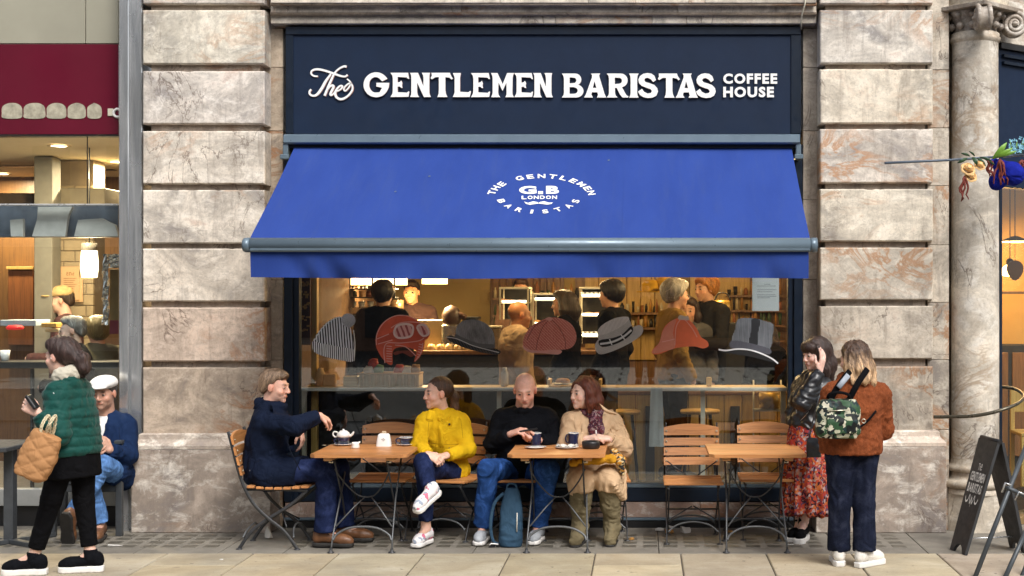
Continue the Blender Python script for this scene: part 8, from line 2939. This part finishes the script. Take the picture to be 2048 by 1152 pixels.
strokes_mesh('flourish', [([(.14, .52), (.20, .56), (.30, .55), (.36, .50), (.44, .57), (.5, .52), (.56, .57), (.64, .50), (.70, .55), (.80, .56), (.86, .52)], .018), ([(.48, .50), (.50, .60)], .012)], lambda x, y, k: b3(x, y), CHALK, ab_)
MB().tube([tuple((V(fl0) + V(fl1)) / 2 - Ab_loc + V((.05, 0, .10))), tuple((V(back0) + V(back1)) / 2 - Ab_loc + V((-.04, 0, .10)))], .006, 6).build('stay_rod', STEEL, ab_)

br = thing('folding_barrier', 'dark grey tubular folding barrier leaning in from the bottom right corner', 'barrier', P(2020, 1000, -1.45))
Lb = br.location
TUB = M('slate_grey_tube', (.055, .065, .075), .45, .2, var=.15, wear=.1)
for (a, b) in (((1948, 1160), (2056, 882)), ((2008, 1160), (2066, 1030)), ((2030, 1190), (2100, 1010))):
	y0_, y1_ = (-1.72, -1.40)
	MB().tube([tuple(P(*a, y0_) - Lb), tuple(P(*b, y1_) - Lb)], .0165, 10).build('tube_leg', TUB, br)
m = MB()
p, q = P(2006, 972, -1.53), P(2052, 994, -1.50)
m.tube([tuple(p - Lb), tuple(p.lerp(q, .5) - Lb + V((0, -.01, .004))), tuple(q - Lb)], [.012, .016, .012], 8)
m.build('clamp', TUB, br)
MB().tube([tuple(P(2004, 985, -1.55) - Lb), tuple(P(2011, 966, -1.55) - Lb), tuple(P(2022, 970, -1.56) - Lb)], .008, 8).build('steel_clip', STEEL, br)
MB().tube([tuple(P(2030, 1000, -1.54) - Lb), tuple(P(2038, 984, -1.55) - Lb), tuple(P(2052, 990, -1.54) - Lb)], .006, 8).build('steel_clip', STEEL, br)

# ------------------------------------------------------------------ flower decorated pole sticking out at the right
YP0, YP1 = -.75, -.30
fp = thing('decorated_pole', 'thin pole stretching left from the corner, tied with flowers', 'pole', P(1990, 314, -.35))
Lf = fp.location
MB().tube([tuple(P(1770, 326, YP0) - Lf), tuple(P(1900, 320, -.52) - Lf), tuple(P(2060, 309, YP1) - Lf), tuple(P(2300, 295, .3) - Lf)], .0095, 10).build('pole_rod', M('slate_blue_pole', (.075, .10, .135), .45), fp)
def polep(px):
	t = (px - 1770) / (2060 - 1770)
	return YP0 + (YP1 - YP0) * t
# cream roses
ROSE = M('peach_rose_petal', (.72, .46, .20), .7, var=.15, scale=20)
def rose(label, px, py, r):
	t = thing('rose', label, 'flower', P(px, py, polep(px) - .06), 0, 'cream roses on the pole')
	t.rotation_euler = (rad(60), 0, rad(10))
	k = 0
	for ring, (n, rr, tilt) in enumerate(((3, .35, .15), (5, .62, .5), (6, .9, .95))):
		if ring == 0: MB().lathe([(.0001, -r * .4), (r * .45, -r * .1), (r * .5, r * .25), (r * .3, r * .5), (.0001, r * .55)], n=10).build('bud', ROSE, t)
		for q in range(n):
			m = MB()
			a0 = 2 * math.pi * q / n + ring * .7
			vs = []
			for j in range(5):
				for i in range(5):
					u_, v_ = (i / 4 - .5) * 2.0 * math.pi / n * 1.25, j / 4
					rad_ = r * rr * (.35 + .65 * math.sin(v_ * math.pi * .5)) * (1 + .12 * v_ * math.cos(u_ * 3))
					z = r * (v_ * 1.0 - tilt * v_ * v_ * .9 - .3)
					vs.append((math.cos(a0 + u_) * rad_, math.sin(a0 + u_) * rad_, z))
			m.add(vs, [(j * 5 + i, j * 5 + i + 1, j * 5 + 6 + i, j * 5 + 5 + i) for j in range(4) for i in range(4)], smooth=True)
			m.build('petal', ROSE, t)
	return t
rose('large cream rose hanging at the left end of the pole flowers', 1937, 337, .060)
rose('cream rose below the large one on the pole', 1942, 352, .052)
rose('small cream rose right of the large one on the pole', 1960, 330, .046)
GREENL = M('bright_green_leaf', (.16, .32, .035), .45, var=.2, scale=20); GREEND = M('dark_green_leaf', (.025, .065, .025), .5, var=.2)
def leafblade(m, p0, p1, w, bend=.02):
	p0, p1 = V(p0), V(p1)
	d = p1 - p0
	s_ = d.cross(V((0, 1, .3))).normalized()
	vs = []
	n = 8
	for k in range(n + 1):
		t = k / n
		c = p0 + d * t + V((0, -bend * math.sin(math.pi * t), 0))
		ww = w * math.sin(math.pi * (t * .92 + .06)) ** .8
		vs += [c - s_ * ww + V((0, .008, 0)), c, c + s_ * ww + V((0, .008, 0))]
	fs = []
	for k in range(n):
		fs += [(3 * k, 3 * k + 1, 3 * k + 4, 3 * k + 3), (3 * k + 1, 3 * k + 2, 3 * k + 5, 3 * k + 4)]
	m.add(vs, fs, smooth=True)
for k, (a, b, w, mt) in enumerate((((1986, 318), (2014, 285), .022, GREENL), ((1990, 316), (2026, 296), .018, GREENL), ((1996, 314), (2034, 302), .014, GREENL), ((1935, 316), (1915, 326), .014, GREEND), ((1940, 312), (1922, 306), .010, GREEND), ((1945, 314), (1955, 330), .016, GREEND), ((1955, 316), (1972, 332), .014, GREEND), ((1960, 314), (1985, 322), .010, GREEND), ((1950, 312), (1938, 302), .008, GREEND), ((1970, 318), (1990, 330), .010, GREEND))):
	Y_ = polep(a[0]) - .03 - .006 * (k % 3)
	m = MB(); leafblade(m, P(*a, Y_) - Lf, P(*b, Y_ - .02) - Lf, w)
	m.build('leaf', mt, fp)
RUST_V = M('rust_amaranth', (.16, .025, .015), .7, var=.3, scale=30)
def vine(label, px, py, l, n, seed):
	t = thing('hanging_tassel', label, 'flower tassel', P(px, py, polep(px) - .05), 0, 'rust red tassels on the pole')
	r = random.Random(seed)
	for k in range(n):
		pts = [(0, 0, 0)]
		x = r.uniform(-.02, .02)
		for j in range(1, 9):
			x += r.uniform(-.012, .012)
			pts.append((x + .006 * math.sin(j), r.uniform(-.01, .01), -l * j / 8 * r.uniform(.85, 1.0)))
		MB().tube(pts, [.005] + [.008 * (1 - j / 10) + .002 for j in range(8)], 6).build('tendril', RUST_V, t)
vine('long rust red tassel hanging below the cream roses', 1929, 352, .19, 4, 1)
vine('rust red tassel between the roses and the blue hat', 1975, 320, .13, 4, 2)
vine('rust red tassel draped over the left side of the blue hat', 2000, 318, .20, 5, 3)
vine('rust red tassel hanging at the right edge of the photo', 2044, 320, .16, 5, 4)
bh = thing('blue_hat', 'royal blue felt hat hanging upside down from the pole', 'hat', P(2012, 345, polep(2012) + .02))
S = SDF(); c0 = np.array(bh.location)
Rm = np.array(Matrix.Rotation(rad(25), 3, 'Y'))
S.ell(c0 + (.035, -.02, -.012), (.100, .085, .088), Rm, k=.03)
S.ell(c0 + (-.065, .0, -.060), (.060, .070, .075), Rm, k=.05)
S.ell(c0 + (-.02, .02, .045), (.115, .05, .045), Rm, k=.04)
garment('hat_body', S, .007, cloth('royal_blue_felt', (.010, .018, .25), var=.3, weave=300, crease=.7), bh, c0, .010, 9, 6)
BLUEF = M('pale_blue_petal', (.22, .50, .66), .6, var=.2, scale=25)
bf = thing('blue_flower_spray', 'pale blue flower spray tied on top of the pole at the right', 'flowers', P(2040, 292, polep(2040) - .03))
r = random.Random(5)
for k in range(42):
	c = V((r.uniform(-.075, .10), r.uniform(-.04, .03), r.uniform(-.05, .06)))
	m = MB()
	for q in range(4):
		a = q * math.pi / 2 + r.uniform(0, 1)
		e = c + V((math.cos(a) * .017, r.uniform(-.010, .006), math.sin(a) * .017))
		s_ = V((-math.sin(a), 0, math.cos(a))) * .006
		m.add([c, c.lerp(e, .6) + s_, e, c.lerp(e, .6) - s_], [(0, 1, 2, 3)])
	m.build('floret', BLUEF, bf)
m = MB()
for k in range(10):
	m.tube([(-.06 + .018 * k, 0, -.06), (-.06 + .02 * k + r.uniform(-.02, .02), -.01, .04)], .003, 5)
o = m.build('stems', GREENL, bf); o['kind'] = 'stuff'
# ------------------------------------------------------------------ hat pictures printed on the window glass
YD = YG - .0015
def decal(label):
	t = thing('window_sticker', label, 'window sticker', (0, YD, 1.5), 0, 'hat pictures on the cafe window')
	return t
def dpt(x, y, lay):
	p = P(x, y, YD)
	return V((p.x, -.0009 * lay, p.z - 1.5))
def shape(par, nm, pts, mt, lay=0, smooth_=4, closed=True):
	c = catmull(pts, smooth_, True) if smooth_ else pts
	c = [(q[0], -q[1]) for q in c]
	me = poly_mesh(nm, [c], lambda x, y, z: dpt(x, -y, lay), mt, par)
	return link_mesh(nm, me, par)
def lines(par, nm, sts, w, mt, lay=1):
	return strokes_mesh(nm, [(s_, w) for s_ in sts], lambda x, y, k: dpt(x, y, lay + .15 * (k % 5)), mt, par)

def hatch(name, ink, paper, sx, sz, ang=0.0, noise_=.6, lo=.42, hi=.58, second=None):
	"""engraved shading: fine printed lines that swell and thin"""
	t = NT(name)
	w = t.node('ShaderNodeTexWave'); w.wave_type = 'BANDS'; w.bands_direction = 'X'
	w.inputs['Scale'].default_value = 1.0; w.inputs['Distortion'].default_value = 1.2; w.inputs['Detail'].default_value = 2; w.inputs['Detail Scale'].default_value = 2
	t.link(t.mapped((sx, 1, sz), (0, rad(ang), 0), jitter=False), w.inputs['Vector'])
	n = t.noise(6, 3, .5)
	f = t.math('ADD', w.outputs['Fac'], t.math('MULTIPLY', t.math('SUBTRACT', n, .5), noise_))
	c = t.ramp(f, [(lo, ink), (hi, paper)])
	t.set(Base_Color=c, Roughness=.6)
	return t.mat
INK = M('black_print', (.010, .011, .013), .55, var=.1)
GREYP = M('grey_print_ink', (.70, .71, .73), .6, var=.2)
LGREY = M('pale_grey_print', (.78, .78, .77), .6, var=.1)
REDP = M('red_orange_print', (.70, .12, .06), .55, var=.15, scale=12)
PINKP = M('pink_print', (.82, .42, .36), .55, var=.1)

KNIT = hatch('knitted_print', (.014, .016, .024), (.74, .77, .82), 15, 5, 12, .5, .35, .60)
KNIT2 = hatch('ribbed_print', (.014, .016, .022), (.88, .89, .91), 19, 4, 8, .2, .35, .55)
t = decal('grey ribbed bobble hat picture at the left end of the window')
shape(t, 'bobble', [(683, 638), (688, 629), (698, 627), (708, 632), (711, 642), (706, 651), (697, 655), (687, 650)], hatch('bobble_print', (.03, .035, .05), (.70, .72, .78), 60, 60, 40, 1.4), 1)
shape(t, 'crown', [(627, 684), (634, 668), (648, 650), (664, 638), (680, 633), (690, 640), (699, 652), (705, 670), (708, 692), (708, 700), (690, 696), (650, 688)], KNIT, 0, 3)
shape(t, 'cuff', [(626, 682), (640, 686), (670, 692), (708, 699), (708, 710), (705, 723), (690, 722), (660, 716), (640, 710), (628, 703), (625, 692)], KNIT2, 1, 3)
lines(t, 'outline', [[(630, 680), (640, 662), (655, 646), (672, 636), (682, 634)], [(707, 660), (710, 690), (708, 722)]], 1.6, LGREY, 2)

t = decal('red motorcycle helmet with goggles picture, second from the left')
shape(t, 'helmet_shell', [(752, 692), (752, 672), (760, 652), (775, 638), (795, 631), (815, 632), (833, 640), (846, 654), (850, 668), (849, 688), (845, 704), (838, 716), (828, 724), (833, 706), (830, 700), (812, 694), (792, 696), (785, 706), (785, 728), (776, 728), (764, 716), (757, 704)], REDP, 0, 3)
shape(t, 'inner_lining', [(786, 706), (796, 702), (816, 701), (830, 704), (830, 708), (822, 714), (806, 706), (792, 710)], M('dark_red_print', (.20, .04, .025), .6), 1, 3)
shape(t, 'goggle_band', [(752, 676), (776, 668), (790, 660), (800, 652), (830, 646), (846, 650), (857, 656), (860, 668), (854, 678), (836, 682), (800, 686), (785, 678), (756, 688)], M('deep_red_print', (.56, .09, .05), .55), 1, 3)
GL = hatch('goggle_glass_print', (.40, .09, .09), (.80, .45, .42), 8, 8, 20, 1.6)
shape(t, 'goggle_lens', [(788, 664), (794, 652), (810, 648), (824, 651), (826, 662), (820, 673), (800, 676), (791, 672)], GL, 2, 3)
shape(t, 'goggle_lens', [(834, 654), (840, 650), (851, 651), (857, 661), (857, 668), (848, 672), (840, 666)], GL, 2, 3)
lines(t, 'goggle_rim', [[(788, 664), (794, 652), (810, 648), (824, 651), (826, 662), (820, 673), (800, 676), (791, 672), (788, 664)], [(834, 654), (840, 650), (851, 651), (857, 661), (857, 668), (848, 672), (840, 666), (834, 654)]], 4.2, M('pale_pink_print', (.86, .66, .62), .55), 4)
lines(t, 'outline', [[(753, 690), (754, 668), (768, 645), (790, 632), (815, 632), (838, 643), (850, 660)], [(754, 678), (778, 668)], [(756, 688), (785, 680)], [(770, 726), (768, 700), (775, 686), (800, 686), (836, 682), (848, 676)], [(846, 686), (842, 706), (830, 722)], [(790, 690), (812, 694), (832, 712)], [(782, 656), (800, 646), (826, 644), (852, 648)]], 1.8, PINKP, 3)
sts = []
for k in range(7): sts.append([(773, 692 + k * 5), (784, 693 + k * 5)])
for k in range(6): sts.append([(838 - k * .8, 688 + k * 5), (846 - k * 1.5, 690 + k * 5)])
lines(t, 'padding_stripe', sts, 1.8, PINKP, 3)

t = decal('black bowler hat picture, third from the left')
shape(t, 'brim', [(893, 674), (902, 671), (918, 678), (940, 688), (965, 694), (990, 697), (1001, 703), (996, 709), (980, 708), (950, 702), (920, 692), (898, 681)], hatch('bowler_brim_print', (.008, .009, .010), (.06, .062, .065), 30, 10, 60), 0, 3)
shape(t, 'crown', [(911, 668), (913, 654), (922, 644), (938, 639), (956, 640), (972, 647), (984, 659), (989, 674), (988, 694), (970, 693), (940, 685), (915, 675)], hatch('bowler_print', (.010, .011, .012), (.50, .51, .52), 34, 14, -10, 1.5, .42, .75), 1, 3)
shape(t, 'hat_band', [(911, 668), (930, 677), (960, 687), (988, 689), (987, 697), (962, 695), (932, 687), (912, 678)], hatch('band_print', (.010, .011, .012), (.24, .245, .25), 60, 6, 10, .6), 2, 3)
lines(t, 'outline', [[(893, 674), (915, 678), (945, 691), (978, 700), (998, 705)]], 1.4, LGREY, 3)

HERR = NT('herringbone_print')
_w = HERR.node('ShaderNodeTexWave'); _w.bands_direction = 'DIAGONAL'; _w.inputs['Scale'].default_value = 26; _w.inputs['Distortion'].default_value = 4; _w.inputs['Detail Scale'].default_value = 3
HERR.link(HERR.mapped((1, 0, 1), jitter=False), _w.inputs['Vector'])
HERR.set(Base_Color=HERR.ramp(_w.outputs['Fac'], [(.35, (.62, .15, .11)), (.6, (.85, .38, .31))]), Roughness=.6)
HERR = HERR.mat
t = decal('pink herringbone baker boy cap picture in the middle of the window')
shape(t, 'crown', [(1046, 688), (1050, 670), (1062, 653), (1080, 642), (1100, 635), (1122, 637), (1140, 646), (1150, 660), (1153, 676), (1148, 690), (1136, 698), (1110, 700), (1080, 702), (1056, 700)], HERR, 0, 3)
shape(t, 'peak', [(1046, 690), (1058, 699), (1085, 701), (1112, 699), (1124, 702), (1116, 709), (1090, 707), (1060, 705), (1048, 698)], PINKP, 1, 3)
lines(t, 'seam', [[(1100, 637), (1085, 655), (1076, 680), (1072, 700)], [(1100, 637), (1118, 655), (1130, 680), (1130, 698)], [(1100, 637), (1070, 652), (1054, 680)]], 1.3, M('dull_red_print', (.32, .07, .05), .6), 2)
shape(t, 'button', [(1090, 638), (1098, 634), (1106, 637), (1100, 642)], PINKP, 3, 3)

BOAT = hatch('straw_print', (.30, .29, .27), (.76, .75, .72), 40, 40, 35, 1.3, .3, .6)
t = decal('grey straw boater picture with a black and white band')
shape(t, 'brim', [(1190, 697), (1194, 682), (1210, 670), (1236, 664), (1262, 656), (1278, 650), (1286, 656), (1284, 668), (1270, 680), (1245, 694), (1215, 706), (1198, 708)], BOAT, 0, 3)
shape(t, 'crown', [(1195, 666), (1200, 655), (1225, 640), (1254, 633), (1259, 640), (1264, 658), (1250, 672), (1225, 682), (1200, 686), (1197, 678)], BOAT, 1, 3)
shape(t, 'crown_top', [(1195, 667), (1202, 652), (1228, 637), (1252, 633), (1258, 639), (1244, 652), (1222, 664), (1202, 670)], hatch('straw_top_print', (.50, .48, .45), (.82, .80, .77), 30, 30, 10, 1.5, .2, .6), 2, 3)
shape(t, 'hat_band', [(1198, 681), (1225, 676), (1245, 668), (1262, 652), (1266, 662), (1254, 676), (1232, 688), (1204, 694)], INK, 2, 3)
lines(t, 'white_stripe', [[(1200, 688), (1224, 684), (1246, 674), (1263, 660)]], 4.0, LGREY, 3)
lines(t, 'bow', [[(1241, 668), (1250, 680)], [(1219, 678), (1224, 690)]], 2.2, LGREY, 4)

t = decal('orange red deerstalker picture right of the boater')
shape(t, 'crown', [(1303, 704), (1310, 694), (1320, 684), (1324, 664), (1334, 648), (1350, 638), (1366, 635), (1382, 643), (1394, 658), (1402, 674), (1414, 682), (1417, 692), (1406, 697), (1390, 693), (1366, 694), (1345, 698), (1325, 706), (1310, 709)], M('orange_print', (.78, .17, .07), .55, var=.1), 0, 3)
shape(t, 'shaded_half', [(1304, 703), (1318, 686), (1326, 662), (1340, 644), (1352, 640), (1346, 665), (1350, 694), (1330, 702), (1312, 707)], hatch('deerstalker_print', (.60, .11, .06), (.82, .40, .28), 46, 46, 30, .8), 1, 3)
lines(t, 'seam', [[(1362, 637), (1352, 655), (1350, 690)], [(1368, 637), (1384, 656), (1394, 674)], [(1324, 684), (1350, 678)]], 1.3, PINKP, 2)
shape(t, 'bow', [(1356, 638), (1360, 630), (1368, 632), (1376, 633), (1378, 640), (1368, 640)], M('pale_bow_print', (.58, .48, .40), .6), 2, 3)

t = decal('grey and black top hat picture at the right end of the window')
shape(t, 'crown', [(1475, 639), (1492, 636), (1512, 637), (1532, 643), (1547, 649), (1545, 672), (1540, 698), (1510, 690), (1485, 684), (1463, 682), (1470, 660)], hatch('top_hat_print', (.025, .028, .034), (.22, .24, .27), 32, 3, 6, 1.4, .34, .66), 0, 2)
shape(t, 'dark_sheen', [(1504, 638), (1520, 641), (1516, 665), (1514, 692), (1498, 688), (1502, 664)], M('dark_band_print', (.014, .016, .020), .5), 1, 3)
shape(t, 'hat_band', [(1463, 681), (1490, 684), (1515, 690), (1541, 698), (1539, 709), (1510, 703), (1485, 698), (1460, 695)], hatch('grosgrain_print', (.010, .011, .016), (.13, .135, .17), 55, 3, 0, .3), 2, 2)
lines(t, 'brim_edge', [[(1437, 699), (1452, 701), (1475, 698), (1500, 700), (1525, 708), (1545, 718), (1556, 727)]], 3.0, GREYP, 3)
shape(t, 'brim', [(1440, 700), (1475, 700), (1510, 705), (1540, 718), (1550, 725), (1528, 720), (1500, 713), (1468, 708), (1446, 705)], INK, 1, 3)
